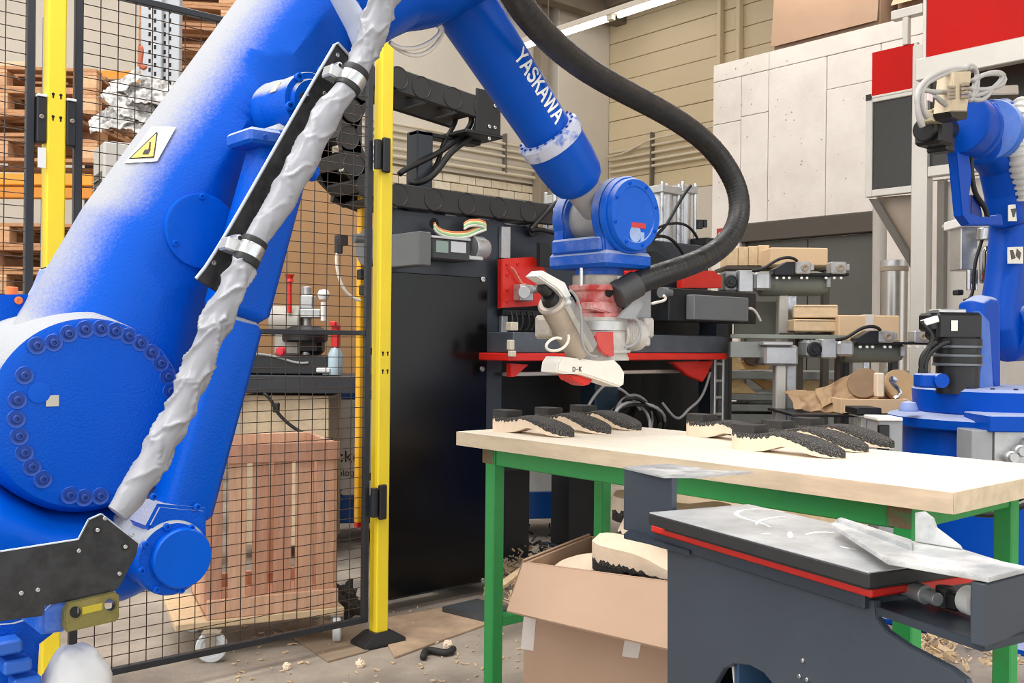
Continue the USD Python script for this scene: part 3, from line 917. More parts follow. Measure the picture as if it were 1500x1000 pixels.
# black rail along the arm
rl = rb.part('cable_rail', ngon([PW(u, v, 1.685) for u, v in ((490, 66), (497, 63), (519, 90), (327, 433), (288, 409), (300, 392), (345, 318))], E2, .006, .001), blackplate_m)
rail_pts = [(490, 66), (345, 318), (300, 392), (287, 408)]
rb.part('rail_lip', tm([tube([PW(u, v, 1.682) for u, v in spline([(q[0], q[1], 0) for q in rail_pts], 20)[:, :2]], .0032, 8), tube([PW(u, v, 1.682) for u, v in ((488, 67), (495, 63), (519, 89))], .0028, 8)]), edge_m, parent=rl)
for u, v in ((494, 81), (449, 138), (475, 137), (313, 385)):
    rb.part('rail_screw', screw(PW(u, v, 1.685), N, .0045, .003, 12), steel_m, parent=rl)
for u, v in ((447, 142),):
    rb.part('rail_hole', lathe(PW(u, v + 1, 1.685), N, [(.011, 0), (.011, .0006), (0, .0006)], 18), dark_m, parent=rl)
# wrinkled sleeve over the cable bundle
sl = np.array([(172, 752, 17), (185, 735, 19), (222, 677, 22), (248, 628, 21), (262, 604, 20), (283, 555, 20), (303, 505, 21), (322, 460, 20), (342, 420, 20), (357, 388, 18), (369, 362, 17), (381, 340, 17), (396, 320, 19),
               (418, 282, 21), (436, 250, 21), (462, 200, 20), (484, 160, 19), (506, 132, 17), (520, 108, 18), (532, 83, 18), (543, 54, 20), (556, 15, 22), (566, -20, 22), (575, -55, 22)], float)
BS = 1.625
q = spline([PW(u, v, BS) for u, v, r in sl], 420)
cum = np.linspace(0, 1, 420)
tk = np.concatenate([[0], np.cumsum(np.linalg.norm(np.diff(np.array([PW(u, v, BS) for u, v, r in sl]), axis=0), axis=1))])
rad = np.interp(cum * tk[-1], tk, [pxm(u, v, BS, r) for u, v, r in sl])
ang = np.arange(48) * 2 * math.pi / 48
len_m = cum * tk[-1]
S_, A_ = np.meshgrid(len_m, ang, indexing='ij')
n1 = meshkit.fbm(np.stack([S_ * 9, np.cos(A_) * .9, np.sin(A_) * .9], -1), 3, 3) - .5
n2 = meshkit.fbm(np.stack([S_ * 9, np.cos(A_) * .9 + 9, np.sin(A_) * .9], -1), 3, 8) - .5
f1 = 1 - np.abs(np.sin(math.pi * (S_ / .105) + A_ * 1.0 + 3.2 * n1))
f2 = 1 - np.abs(np.sin(math.pi * (S_ / .084) - A_ * 1.0 + 3.2 * n2))
slack = np.interp(len_m / tk[-1], [0, .03, .08, .40, .44, .5, .56, .66, .72, .76, .82, 1], [.2, .5, 1, 1.0, .35, .3, .7, .6, .6, .3, 1, 1])
rf = 1 + slack[:, None] * (.40 * np.maximum(f1 ** 2.6, f2 ** 2.6) * (.55 + 1.2 * np.abs(n1 + n2)) - .09)
sv = rb.part('cable_sleeve', tube(q, rad, 48, rf), sleeve_m, smooth=60, label='grey wrinkled fabric sleeve over the cable bundle')


def ring_at(i, w, k, m, name, par):
    t = q[i + 3] - q[i - 3]; t /= np.linalg.norm(t)
    rb.part(name, lathe(q[i] - t * w / 2, t, [(rad[i] * .9, 0), (rad[i] * k, 0), (rad[i] * k + .001, w * .15), (rad[i] * k + .001, w * .85), (rad[i] * k, w), (rad[i] * .9, w)], 36), m, parent=par, smooth=35)
    return t


def near(u, v):
    return int(np.argmin(np.linalg.norm(q - PW(u, v, BS), axis=1)))


for (u, v), (bu, bv) in (((364, 368), (336, 358)), ((507, 112), (482, 108))):
    i = near(u, v)
    cl = rb.part('sleeve_clamp', tm([lathe(q[i] - (q[i + 3] - q[i - 3]) / np.linalg.norm(q[i + 3] - q[i - 3]) * .013, q[i + 3] - q[i - 3], [(rad[i] * .95, 0), (rad[i] * 1.14, 0), (rad[i] * 1.16, .003), (rad[i] * 1.16, .023), (rad[i] * 1.14, .026), (rad[i] * .95, .026)], 40)]), steel_m, smooth=35)
    rb.part('clamp_foot', bx((PW(bu + 6, bv + 4, 1.66) + q[i]) / 2, RA, [.036, .016, .012], .003), alu_m, parent=cl)
    rb.part('clamp_bolt', screw(PW(bu + 4, bv - 8, 1.66), N, .007, .03, 14), steel_m, parent=cl)
    ring_at(i - 6, .016, 1.1, cable_m, 'rubber_band', cl)
    ring_at(i + 6, .016, 1.1, cable_m, 'rubber_band', cl)
# thin white cables looping under the elbow
for k, pts in enumerate((((571, 62), (588, 70), (610, 70), (632, 60), (645, 45), (641, 38)), ((573, 64), (590, 76), (612, 81), (636, 68), (648, 46), (643, 36)))):
    rb.part('elbow_cable', tube(spline([PW(u, v, 2.02 + .02 * k) for u, v in pts], 30), .0055, 8), wire_white_m, smooth=True)
# ------------------------------------------------------------------ grinding tool on the robot's wrist, and its suction hose
TB = 2.055
TCa = pvA + .003


def tz(v):
    return PB(880, v, TB)[1]


def tw(px):
    return pxm(880, 460, TB, px)


def vl(prof, da=0., db=0., n=48):
    """lathe about the tool's vertical axis: (radius px, picture row) pairs"""
    c = W(TCa + da, TB + db, 0)
    return lathe(c, EZ, [(tw(r), tz(v)) for r, v in prof][::-1], n)


gt = Thing('grinding_tool', 'dusty grey and red grinding tool hanging from the blue robot wrist', 'tool', W(TCa, TB, tz(568)))
zt = zlow - .042
vt = 500 - (zt - H) / (zt - tz(500)) * 0  # top of the stack is the flange
ztop = zlow - .040
gt.part('changer_drum', lathe(W(TCa, TB, 0), EZ, [(0, tz(404)), (tw(37), tz(404)), (tw(37), ztop), (0, ztop)], 48), blued_m, smooth=35)
cr_ = gt.part('changer_ring', vl([(0, 404), (tw(0) + 38, 404), (39.5, 406), (39.5, 419), (0, 419)]), mat('ring_worn', 'b7aea2', .5, metal=.3, var=.3, vs=30), smooth=35)
gt.part('ring_label', bx(W(TCa, TB, tz(411.5)) + N * (tw(39.5) + .0005) + E1 * .004, GA, [.013, .0015, .011], .0005), stickerw_m, parent=cr_)
for s in (-1, 1):
    gt.part('guide_pin', cyl(W(TCa + s * tw(42), TB - .01, tz(421)), W(TCa + s * tw(42), TB - .01, tz(386)), .006, n=12), steel_m)
ra = gt.part('red_adapter', vl([(0, 419), (44, 419), (45, 421), (44, 426), (38, 429), (34, 440), (33, 452), (35, 458), (40, 460), (40, 465), (0, 465)]), reddust_m, smooth=35)
gt.part('adapter_hole', lathe(W(TCa, TB, tz(431)) + N * tw(36) - E1 * tw(18), N - E1 * .4, [(.012, 0), (.012, .003), (0, .003)], 18), dark_m, parent=ra)
gt.part('adapter_side', ngon([PW(u, v, TB - .07) for u, v in ((868, 442), (915, 440), (909, 464), (868, 452))], E2, .05, .004), reddust_m, parent=ra)
gt.part('gear_housing', tm([vl([(0, 465), (40, 465), (41, 468), (41, 478), (39, 480), (40, 505), (42, 520), (44, 524), (44, 527), (0, 527)]), vl([(0, 512), (46, 512), (46, 516), (0, 516)])]), aludust_m, smooth=35)
gt.part('band', tm([lathe(W(TCa, TB, tz(484)), EZ, [(tw(40), 0), (tw(42.5), .001), (tw(42.5), tw(13)), (tw(40), tw(14))], 40)]), alu_m, smooth=35)
gt.part('red_guard', slab_b([(873, 492), (877, 486), (899, 486), (900, 521), (893, 522), (882, 516), (875, 505)], TB - tw(46), .012, .002), mat('guard_red', 'd2504a', .5, var=.15, vs=20))
mo = gt.part('motor', tm([lathe(PW(903, 490, TB - .03), E1 * .9 - E2 * .1, [(0, 0), (tw(24), 0), (tw(24), .004)] + sum([[(tw(24.5), .008 + k * .008), (tw(22.5), .010 + k * .008), (tw(22.5), .014 + k * .008)] for k in range(7)], []) + [(tw(24), .07), (tw(23), .085), (tw(14), .09), (0, .09)], 40)]), aludust_m, smooth=30)
gt.part('motor_box', tm([bx(PW(938, 480, TB - .02), GA, [.022, .04, .030], .006), bx(PW(938, 500, TB - .03), GA, [.016, .03, .014], .005)]), aludust_m, parent=mo)
gt.part('side_motor', tm([bx(PW(815, 479, TB), GA, [.048, .045, .034], .008), bx(PW(806, 479, TB - .03), GA, [.028, .03, .026], .006)]), mat('casting_cream', 'cbc2b4', .6, metal=.2, var=.2, vs=22, bump=.2, bs=60))
c0, c1 = PW(807, 441, 1.93), PW(847, 513, 1.98)
cd_ = (c1 - c0) / np.linalg.norm(c1 - c0)
cy = gt.part('feed_cylinder', lathe(c0, cd_, [(0, 0), (tw(17), 0), (tw(20), .006), (tw(20), .012), (tw(18.5), .016), (tw(18.5), np.linalg.norm(c1 - c0)), (0, np.linalg.norm(c1 - c0))], 40), mat('cylinder_cream', 'b9ada0', .45, metal=.5, var=.2, vs=18), smooth=35)
gt.part('cylinder_cap', tm([lathe(c0 - cd_ * .02, cd_, [(0, 0), (tw(10), 0), (tw(12), .02), (0, .02)], 24), cyl(PW(800, 423, 1.93), PW(818, 436, 1.93), .011, n=16), cyl(PW(792, 419, 1.93), PW(803, 430, 1.93), .016, n=16)]), cable_m, parent=cy)
gt.part('guide_bar', tm([bx((PW(826, 434, 1.91) + PW(863, 514, 1.95)) / 2, np.array([np.cross(E2, cd_), np.cross(cd_, np.cross(E2, cd_)), cd_]), [tw(10), tw(12), np.linalg.norm(PW(863, 514, 1.95) - PW(826, 434, 1.91)) / 2], .01)]), alu_m, smooth=40)
gt.part('white_block', tm([slab_b([(787, 404), (796, 396), (829, 414), (838, 433), (829, 440), (817, 424)], 1.90, .05, .004)]), white_m)
gt.part('bracket_plate', ngon([PW(u, v, 1.95) for u, v in ((905, 466), (934, 432), (943, 446), (930, 468))], E2, .01, .002), mat('plate_grey', '9b9da0', .45, var=.1, vs=12))
gt.part('bracket_plate', ngon([PW(u, v, 2.02) for u, v in ((930, 430), (954, 425), (954, 465), (926, 465))], E2, .01, .002), mat('plate_grey', '9b9da0', .45, var=.1, vs=12))
wl = [(816, 545), (818, 531), (824, 522), (850, 525), (880, 529), (901, 527), (910, 536), (916, 546), (915, 563), (908, 567), (890, 561), (868, 553), (850, 548), (832, 548)]
wp = gt.part('work_last', slab_b(wl, 1.954, .07, .005), mat('last_white', 'ece7dc', .5, col2='cfcabf', vs=26, thr=(.2, .4)), smooth=30)
q = PB(838, 544, 1.954)
tx = meshkit.text_mesh('D-K', .013, .001, bold=True)
tv = np.array(tx.vertices)
gt.part('last_mark', trimesh.Trimesh(W(q[0], 1.9538, q[1]) + tv[:, :1] * E1 + tv[:, 1:2] * EZ - tv[:, 2:] * E2, tx.faces, process=False), mat('mark_grey', '55504a', .6), parent=wp, smooth=False, label='stamped mark')
gt.part('red_jaw', tm([ngon([PW(u, v, 1.98) for u, v in ((834, 549), (852, 549), (869, 556), (864, 563), (856, 565), (838, 556))], E2, .05, .003)]), red_m)
gt.part('tool_cable', tube(spline([PW(u, v, 1.88) for u, v in ((835, 425), (848, 445), (852, 475), (853, 500), (860, 516), (875, 522))], 40), .004, 8), cablegrey_m, smooth=True)
gt.part('tool_cable', tube(spline([PW(u, v, 1.90) for u, v in ((822, 496), (804, 500), (800, 508), (806, 513), (822, 511), (832, 500), (832, 490))], 40), .004, 8), wire_white_m, smooth=True)
gt.part('tool_cable', tube(spline([PW(u, v, 1.89) for u, v in ((928, 466), (936, 474), (937, 490), (930, 503), (915, 508))], 30), .0035, 8), cablegrey_m, smooth=True)

hp = spline([PW(u, v, b) for u, v, b in ((728, -70, 1.78), (752, -10, 1.80), (790, 42, 1.84), (850, 95, 1.90), (930, 142, 1.97), (1000, 182, 2.0), (1052, 228, 2.0), (1080, 280, 1.98), (1080, 325, 1.96), (1052, 365, 1.94), (1000, 391, 1.93), (950, 408, 1.94), (925, 420, 1.955))], 420)
kk = np.arange(420)
hr = .0345 * (1 + .012 * np.sign(np.sin(kk * 2 * math.pi / 3.0)))
hs = Thing('suction_hose', 'thick black ribbed hose curving from the robot elbow to the grinding tool', 'hose', hp[-1])
hs.part('ribbed_hose', tube(hp, hr, 20), rubber_m, smooth=True)
d = hp[-1] - hp[-6]; d /= np.linalg.norm(d)
hs.part('hose_cuff', lathe(hp[-1] - d * .02, d, [(.034, -.004), (.040, 0), (.040, .05), (.042, .054), (.042, .075), (.036, .08), (0, .08)], 32), mat('cuff_grey', '3c3c3d', .5), smooth=35)
# ------------------------------------------------------------------ work table
green_m = mat('table_green', '2f9a4e', .38, var=.08, vs=6, col2='3f7d3f', bump=.05, bs=60, thr=(.22, .42), rvar=.1)
rust_m = mat('rust', '7a5a44', .8, col2='4a8050', vs=30, thr=(.4, .55))
pine_m = mat('table_pine', 'ebe1cf', .55, var=.10, vs=5, stretch=(5, .5, 5), bump=.04, bs=20, spec=.4)
pineedge_m = mat('table_pine_edge', 'decaab', .6, var=.2, vs=7, stretch=(5, 1, 5), bump=.05, bs=20)
TZ = .80
f0, f1 = G(660, 632, TZ), G(1405, 719, TZ)
ta0 = (f0 @ E1 + f1 @ E1) / 2
tb1, tb0 = f0 @ E2, f1 @ E2
ta1 = G(1307, 660, TZ) @ E1
wt = Thing('work_table', 'pale wooden topped work table on a green painted steel frame', 'table', W((ta0 + ta1) / 2, (tb0 + tb1) / 2, 0))
wt.part('tabletop', gb(ta0, ta1, tb0, tb1, TZ - .04, TZ, .003), pine_m)
wt.part('edge_band', gb(ta0 - .0012, ta0, tb0, tb1, TZ - .0398, TZ - .0006, .0004), pineedge_m, label='end grain edge of the top')
wt.part('edge_band', gb(ta0, ta1, tb0 - .0012, tb0, TZ - .0398, TZ - .0006, .0004), pineedge_m, label='end grain edge of the top')
lw = .02
la0, la1 = ta0 + .07, ta1 - .05
lb0_, lb1_ = tb0 + .12, tb1 - .09
for a in (la0, la1):
    for b in (lb0_, lb1_):
        wt.part('leg', gb(a - lw, a + lw, b - lw, b + lw, 0, TZ - .041, .003), green_m)
zr0, zr1 = TZ - .092, TZ - .041
for a in (la0, la1):
    wt.part('rail', gb(a - .015, a + .015, lb0_ + lw, lb1_ - lw, zr0, zr1, .003), green_m)
for b in (lb0_, lb1_):
    wt.part('rail', gb(la0 + lw, la1 - lw, b - .015, b + .015, zr0, zr1, .003), green_m)
    wt.part('stretcher', gb(la0 + lw, la1 - lw, b - .018, b + .018, .245, .275, .003), green_m)
for a, b in ((la0, lb1_), (la0, lb0_)):
    wt.part('weld_rust', gb(a - lw - .0008, a - lw + .006, b - lw + .002, b + lw + .012, TZ - .088, TZ - .046, .0005), rust_m, label='rusty scorched weld')

# ------------------------------------------------------------------ shoe sole blanks
cork_m = mat('sole_cream', 'ecd6bb', .7, var=.08, vs=30, bump=.1, bs=120)
sole_m = mat('sole_black', '2a2826', .75, col2='6e6a66', vs=420, detail=1, thr=(.40, .47), bump=.5, bs=500)
soleheel_m = mat('sole_heel_black', '33312f', .7, var=.2, vs=40, bump=.2, bs=300)


def sole_meshes(L=.285):
    """local: x heel to toe, z up"""
    n, k = 72, 13
    x = np.linspace(0, 1, n)
    w = np.interp(x, [0, .03, .08, .2, .3, .42, .55, .68, .8, .9, .96, 1.0], [.016, .026, .031, .033, .030, .027, .032, .041, .043, .036, .024, .006])
    c = np.interp(x, [0, .3, .5, .75, 1], [0, 0, -.004, .003, .009])
    zb = np.interp(x, [0, .24, .32, .42, .52, .62, .72, .84, 1.0], [0, 0, .002, .010, .019, .019, .012, .004, .0])
    zc = np.interp(x, [0, .06, .26, .34, .44, .55, .7, .85, .95, 1.0], [.037, .037, .036, .039, .043, .041, .030, .014, .006, .003])     # cream / black seam
    zt = np.interp(x, [0, .28, .34, .44, .55, .7, .85, .95, 1.0], [.044, .043, .046, .052, .053, .046, .033, .024, .019])
    from scipy.ndimage import gaussian_filter1d
    zb, zt, w = gaussian_filter1d(zb, 1.6), gaussian_filter1d(zt, 1.6), gaussian_filter1d(w, 1.0)
    rr = np.random.RandomState(3)
    jag = np.where(x < .4, rr.uniform(-.008, .003, n), rr.uniform(-.002, .001, n))
    zs = zc + jag
    t = np.linspace(-1, 1, k)

    def loft(lo, hi, dome_t, wk):
        V, Fq = [], []
        for s in (0, 1):
            for i in range(n):
                for j in range(k):
                    zz = (lo if s == 0 else hi)[i]
                    if s == 1 and dome_t:
                        zz -= dome_t * abs(t[j]) ** 3 * np.interp(x[i], [0, .3, .5, 1], [0, 0, 1, 1])
                    V.append((x[i] * L, c[i] + t[j] * w[i] * wk, zz))
        o = n * k
        for i in range(n - 1):
            for j in range(k - 1):
                a, b, cc, d = i * k + j, i * k + j + 1, (i + 1) * k + j + 1, (i + 1) * k + j
                Fq += [(a, b, cc, d), (o + a, o + d, o + cc, o + b)]
            for j, fl_ in ((0, 0), (k - 1, 1)):
                a, d = i * k + j, (i + 1) * k + j
                Fq.append((a, d, o + d, o + a) if not fl_ else (a, o + a, o + d, d))
        for i, fl_ in ((0, 0), (n - 1, 1)):
            for j in range(k - 1):
                a, b = i * k + j, i * k + j + 1
                Fq.append((a, o + a, o + b, b) if not fl_ else (a, b, o + b, o + a))
        return trimesh.Trimesh(*meshkit.arrays((np.array(V), np.array(Fq)))[:2], process=False)
    cream = loft(zb, np.minimum(zs, zt - .003), 0, 1.0)
    black = loft(np.minimum(zs, zt - .002) - .0005, zt, .006, 1.012)
    hp_ = Polygon([(x[i] * L, c[i] + w[i] * .985) for i in range(0, 19)] + [(x[i] * L, c[i] - w[i] * .985) for i in range(18, -1, -1)])
    heel = extrude(hp_, (0, 0, .036), (1, 0, 0), (0, 1, 0), (0, 0, 1), .026, .0015)
    return cream, black, heel


cream, black, heel = sole_meshes()
SY = math.atan2(-E2[1], -E2[0])
toes = [(835, 641, 'shoe sole blank at the left end of the table, front one of three', 2), (889, 636, 'shoe sole blank at the left end of the table, middle one of three', 0), (933, 631, 'shoe sole blank at the left end of the table, rear one of three', -2),
        (1131, 650, 'shoe sole blank lying alone behind the heel of the front right one', -2), (1233, 672, 'shoe sole blank in the right row, foremost with its whole side showing', 1), (1267, 663, 'shoe sole blank in the right row, between two others', 0), (1305, 657, 'shoe sole blank in the right row, farthest back beside the blue robot', -1)]
proto = None
for u, v, lab, dy in toes:
    p = G(u, v, TZ)
    yaw = SY + math.radians(dy * 2)
    o = p - .285 * np.array([math.cos(yaw), math.sin(yaw), 0])
    if proto is None:
        proto = Thing('sole_blank', 'cream ' + lab, 'shoe sole', o, group='shoe sole blanks on the table', yaw=yaw)
        proto.part('cream_base', cream, cork_m, smooth=40, local=True)
        proto.part('black_sole', black, sole_m, smooth=40, local=True)
        proto.part('heel_block', heel, soleheel_m, smooth=30, local=True)
    else:
        proto.copy('cream ' + lab, o, yaw, 'shoe sole blanks on the table')


def place_sole(label, p, fwd, up, group, sc_=1.0):
    """a sole in any attitude: p = heel, fwd = heel-to-toe, up = its top"""
    f = np.array(fwd, float); f /= np.linalg.norm(f)
    u_ = np.array(up, float); u_ -= (u_ @ f) * f; u_ /= np.linalg.norm(u_)
    s_ = np.cross(u_, f)
    f, s_, u_ = f * sc_, s_ * sc_, u_ * sc_
    pth = numbered('/World', 'sole_blank')
    x = UsdGeom.Xform.Define(stage, pth)
    x.GetPrim().GetReferences().AddInternalReference(proto.path)
    x.GetPrim().SetInstanceable(True)
    x.ClearXformOpOrder()
    x.AddTransformOp(opSuffix='lay').Set(Gf.Matrix4d(*f, 0, *s_, 0, *u_, 0, *map(float, p), 1))
    setdata(x.GetPrim(), label=label, group=group)


# ------------------------------------------------------------------ cardboard box of scrap soles under the table
card_m = mat('cardboard', 'b2937a', .8, var=.08, vs=3, bump=.04, bs=20)
cardedge_m = mat('cardboard_edge', 'dcc0a0', .85, var=.15, vs=60)
tape_m = mat('tape_pale', 'd9cfc6', .35, var=.08, vs=12)
KZ = .53
k0, k1 = G(768, 823, KZ), G(985, 852, KZ)
kd = (k1 - k0) / np.linalg.norm(k1 - k0)
kn = np.cross(kd, EZ); kn = kn if kn @ (EYE - k0) * 1 > 0 else -kn
kn[2] = 0
KL, KD = .46, .38
cb = Thing('cardboard_box', 'open cardboard box of scrap soles, under the green table', 'box', k0 + kd * KL / 2 - kn * KD / 2 - EZ * KZ, yaw=0.)


def kq(s, d, z):
    return k0 + kd * s - kn * d + EZ * (z - KZ)


KA = np.array([kd, -kn, EZ])
t_ = .004
cb.part('front_wall', bx(kq(KL / 2, t_, KZ / 2), KA, [KL / 2, t_, KZ / 2], .001), card_m)
cb.part('back_wall', bx(kq(KL / 2, KD - t_, KZ / 2), KA, [KL / 2, t_, KZ / 2], .001), card_m)
cb.part('side_wall', bx(kq(t_, KD / 2, KZ / 2), KA, [t_, KD / 2 - 2 * t_, KZ / 2], .001), card_m)
cb.part('side_wall', bx(kq(KL - t_, KD / 2, KZ / 2), KA, [t_, KD / 2 - 2 * t_, KZ / 2], .001), card_m)
cb.part('bottom', bx(kq(KL / 2, KD / 2, .004), KA, [KL / 2 - .005, KD / 2 - .005, .004], .001), card_m)
fb0, fb1 = G(742, 894, KZ - .095), G(985, 954, KZ - .095)


def leaf(pts, th, m, name, **k):
    p = np.array(pts, float)
    n = np.cross(p[1] - p[0], p[2] - p[0]); n /= np.linalg.norm(n)
    if n @ (EYE - p[0]) < 0:
        n = -n
    return cb.part(name, hull(np.vstack([p, p - n * th])), m, **k)


leaf([k0 + kn * .006 - kd * .0, kq(KL, -.006, KZ), kq(KL, -.006, KZ) + (fb1 - k1) * 1.0, fb0], .005, card_m, 'front_flap')
leaf([kq(0, 0, KZ + .004), kq(-.0, KD, KZ + .004), kq(-.06, KD, KZ - .11), kq(-.05, .03, KZ - .10)], .005, card_m, 'side_flap')
for u0, v0, wv, hv in ((776, 903, 9, 50), (927, 937, 12, 27)):
    a_ = onp = None
    p0 = kq(0, -.001, 0)
    def hit(u, v):
        d = ray(u, v)
        return EYE + d * (((p0 - EYE) @ kn) / (d @ kn))
    leaf([hit(u0 - wv, v0), hit(u0 + wv, v0 + 4), hit(u0 + wv - 4, v0 + hv), hit(u0 - wv - 4, v0 + hv - 3)], .0015, tape_m, 'tape_strip', label='pale torn tape strip')
place_sole('cream scrap sole on the near edge of the cardboard box, black side down', kq(.165, .05, KZ + .070), kd + EZ * -.10, -EZ + kn * -.25, None, 1.2)
place_sole('scrap sole leaning at the left of the cardboard box, black edge uppermost', kq(.03, .10, KZ - .035), kd + EZ * .34 - kn * .1, -EZ - kn * .55, None, 1.1)
place_sole('grey brown scrap sole behind the cream one in the cardboard box', kq(.17, .22, KZ + .085), kd * .9 - EZ * .28, -EZ + kn * .5, None, 1.1)
place_sole('scrap sole topmost at the back of the pile in the cardboard box', kq(.10, .31, KZ + .135), kd - EZ * .06 - kn * .2, -EZ - kn * .2, None, 1.1)
place_sole('scrap sole at the back of the cardboard box, half buried under others', kq(.20, .30, KZ + .04), kd + EZ * .1, -EZ + kn * .3, None)
place_sole('scrap sole lying low in the cardboard box, under the other soles', kq(.06, .2, KZ - .10), kd - EZ * .05, EZ, None)

# ------------------------------------------------------------------ clamping station in the foreground
slate_m = mat('slate_paint', '3a424c', .42, var=.12, vs=5, bump=.03, bs=60, rvar=.1)
slatedk_m = mat('slate_plate', '2f3842', .4, var=.15, vs=8, bump=.04, bs=50)
darkplate_m = mat('rubber_plate', 'b8babb', .26, col2='8d8f91', vs=6, bump=.05, bs=40, rvar=.10, thr=(.3, .62))  # pale grey stands in for the window reflected in the plate
blackedge_m = mat('rubber_plate_edge', '2a2a2a', .5, var=.2, vs=20)
steelw_m = mat('worn_steel', 'd4d4d2', .36, metal=.2, col2='a9abab', vs=12, rvar=.16, bump=.06, bs=30, thr=(.46, .66))
PZ = .76
sL, sF, sK = G(950, 750, PZ), G(1273, 838, PZ), G(1084, 735, PZ)
d1 = (sF - sL); Ls = np.linalg.norm(d1); d1 = d1 / Ls           # along the near edge, towards the viewer's right
d2 = np.cross(EZ, d1)                                              # away from the viewer
if d2 @ (sK - sL) < 0:
    d2 = -d2
Wd = abs((sK - sL) @ d2)
SA = np.array([d1, d2, EZ])


def sq(s, d, z):
    return sL + d1 * s + d2 * d + EZ * (z - PZ)


def sbx(s0, s1, d0, d1_, z0, z1, r=.003):
    return bx(sq((s0 + s1) / 2, (d0 + d1_) / 2, (z0 + z1) / 2), SA, [abs(s1 - s0) / 2, abs(d1_ - d0) / 2, abs(z1 - z0) / 2], r)


st = Thing('clamping_station', 'slate grey clamping stand with black plate and red rimmed tray in the foreground', 'machine', sq(Ls / 2, Wd / 2, 0), yaw=0.)
bp_ = st.part('black_plate', sbx(0, Ls, 0, Wd, PZ - .022, PZ - .0022, .0015), blackedge_m)
st.part('plate_top', sbx(.001, Ls - .001, .001, Wd - .001, PZ - .0022, PZ, .0008), darkplate_m, parent=bp_, label='plate surface with the window reflection painted pale grey')
chalk_m = mat('chalk_smear', 'e2e2de', .7, col2='a9aaaa', vs=60, thr=(.3, .5))
for pts in (((1130, 772), (1095, 760), (1078, 752), (1100, 745), (1150, 750)), ((1108, 768), (1120, 760), (1150, 756)), ((1180, 783), (1200, 779), (1222, 780)), ((1157, 778), (1158, 788)), ((1115, 782), (1128, 781)), ((1230, 800), (1262, 806))):
    c_ = spline([G(u, v, PZ + .0003) for u, v in pts], 14)
    n_r = np.linspace(0, 1, 14)
    rr0 = .0045 * np.sin(np.pi * (.12 + .76 * n_r))
    m_ = tube(c_, rr0, 6)
    m_.vertices[:, 2] = PZ + .0002 + (m_.vertices[:, 2] - PZ).clip(0, None) * .08
    st.part('chalk_mark', m_, chalk_m, parent=bp_, label='white chalk smear')
st.part('packing', sbx(.02, Ls - .02, .02, Wd - .02, PZ - .0305, PZ - .022, .001), blackedge_m)
rq0, rq1, rq2 = G(952, 774, .722), G(1276, 870, .722), G(1421, 849, .722)
rs0, rs1, rd0 = (rq0 - sL) @ d1, (rq1 - sL) @ d1, (rq1 - sL) @ d2
st.part('red_tray', sbx(rs0, rs1, rd0, rd0 + .305, .716, .730, .003), red_m)
st.part('under_frame', sbx(rs0 + .004, rs1 - .02, rd0 + .008, rd0 + .27, .695, .716, .002), slatedk_m)
fp = sq(0, rd0 + .018, 0)


def sface(u, v, off=0.):
    d = ray(u, v)
    return EYE + d * (((fp + d2 * off - EYE) @ d2) / (d @ d2))


hole = [(1042, 1060), (1048, 1000), (1060, 980), (1076, 972), (1098, 974), (1118, 985), (1132, 1002), (1140, 1060)]
outl = [(977, 782), (1281, 880), (1284, 905), (1298, 924), (1330, 946), (1392, 978), (1414, 995), (1428, 1030), (1440, 1120), (1440, 1500), (977, 1180)]
fpts, hpts = [sface(*q) for q in outl], [sface(*q) for q in hole]
zmin = 0.0
p2 = lambda pts: [((q - fp) @ d1, max(q[2], zmin)) for q in pts]
poly = Polygon(p2(fpts), [p2(hpts)]).buffer(0)
st.part('front_plate', extrude(poly, fp * [1, 1, 0], d1, EZ, d2, .012, .0015), slate_m)
poly2 = Polygon(p2([sface(*q) for q in ((977, 784), (1170, 846), (1170, 1300), (977, 1180))])).buffer(0)
st.part('rear_plate', extrude(poly2, fp * [1, 1, 0] + d2 * .10, d1, EZ, d2, .012, .0015), slatedk_m)
s0 = (fpts[0] - sL) @ d1
st.part('end_plate', sbx(s0, s0 + .012, rd0 + .031, rd0 + .117, .0, .694), slate_m)
st.part('cross_plate', sbx(s0 + .17, s0 + .182, rd0 + .031, rd0 + .117, .0, .694), mat('slate_blue', '274766', .4, var=.1, vs=6))
for u, v in ((1177, 967), (1172, 990), (1183, 995)):
    st.part('plate_screw', screw(sface(u, v), -d2, .0035, .003, 12), steel_m)
st.part('loose_cable', tube(spline([sface(u, v, .02) for u, v in ((1074, 975), (1077, 1000), (1082, 1040))], 12), .003, 8), wire_white_m, smooth=True)


def arm_top(pts, z, th, m, name, **k):
    return st.part(name, ngon([G(u, v, z) for u, v in pts], -EZ, th, .001), m, **k)


# right clamp arm
z2 = .782
e0, e1, e2_, e3 = G(1447, 846, z2), G(1500, 832, z2), G(1560, 815, z2), G(1300, 820, z2)
ra_ = arm_top([(1217, 767), (1226, 760), (1330, 792), (1340, 792), (1408, 803), (1470, 818), (1560, 838), (1560, 816), (1448, 846), (1300, 820)][:0] or [(1217, 767), (1226, 760), (1338, 792), (1408, 803), (1470, 822), (1510, 830), (1448, 846), (1300, 820)], z2, .006, steelw_m, 'clamp_finger', label='bright worn steel finger plate')
st.part('finger_rib', ngon([G(u, v, z2 + .006) for u, v in ((1226, 759), (1232, 757), (1336, 790), (1336, 800))], -EZ, .008, .001), steelw_m, parent=ra_)
vp = [(1340, 793), (1340, 751), (1353, 749), (1366, 759), (1371, 773), (1405, 799), (1408, 804)]
vz = G(1340, 793, z2 + .001)
vdir = G(1408, 804, z2 + .001) - vz
vn = np.cross(vdir, EZ); vn /= np.linalg.norm(vn)
def vhit(u, v):
    d = ray(u, v)
    return EYE + d * (((vz - EYE) @ vn) / (d @ vn))
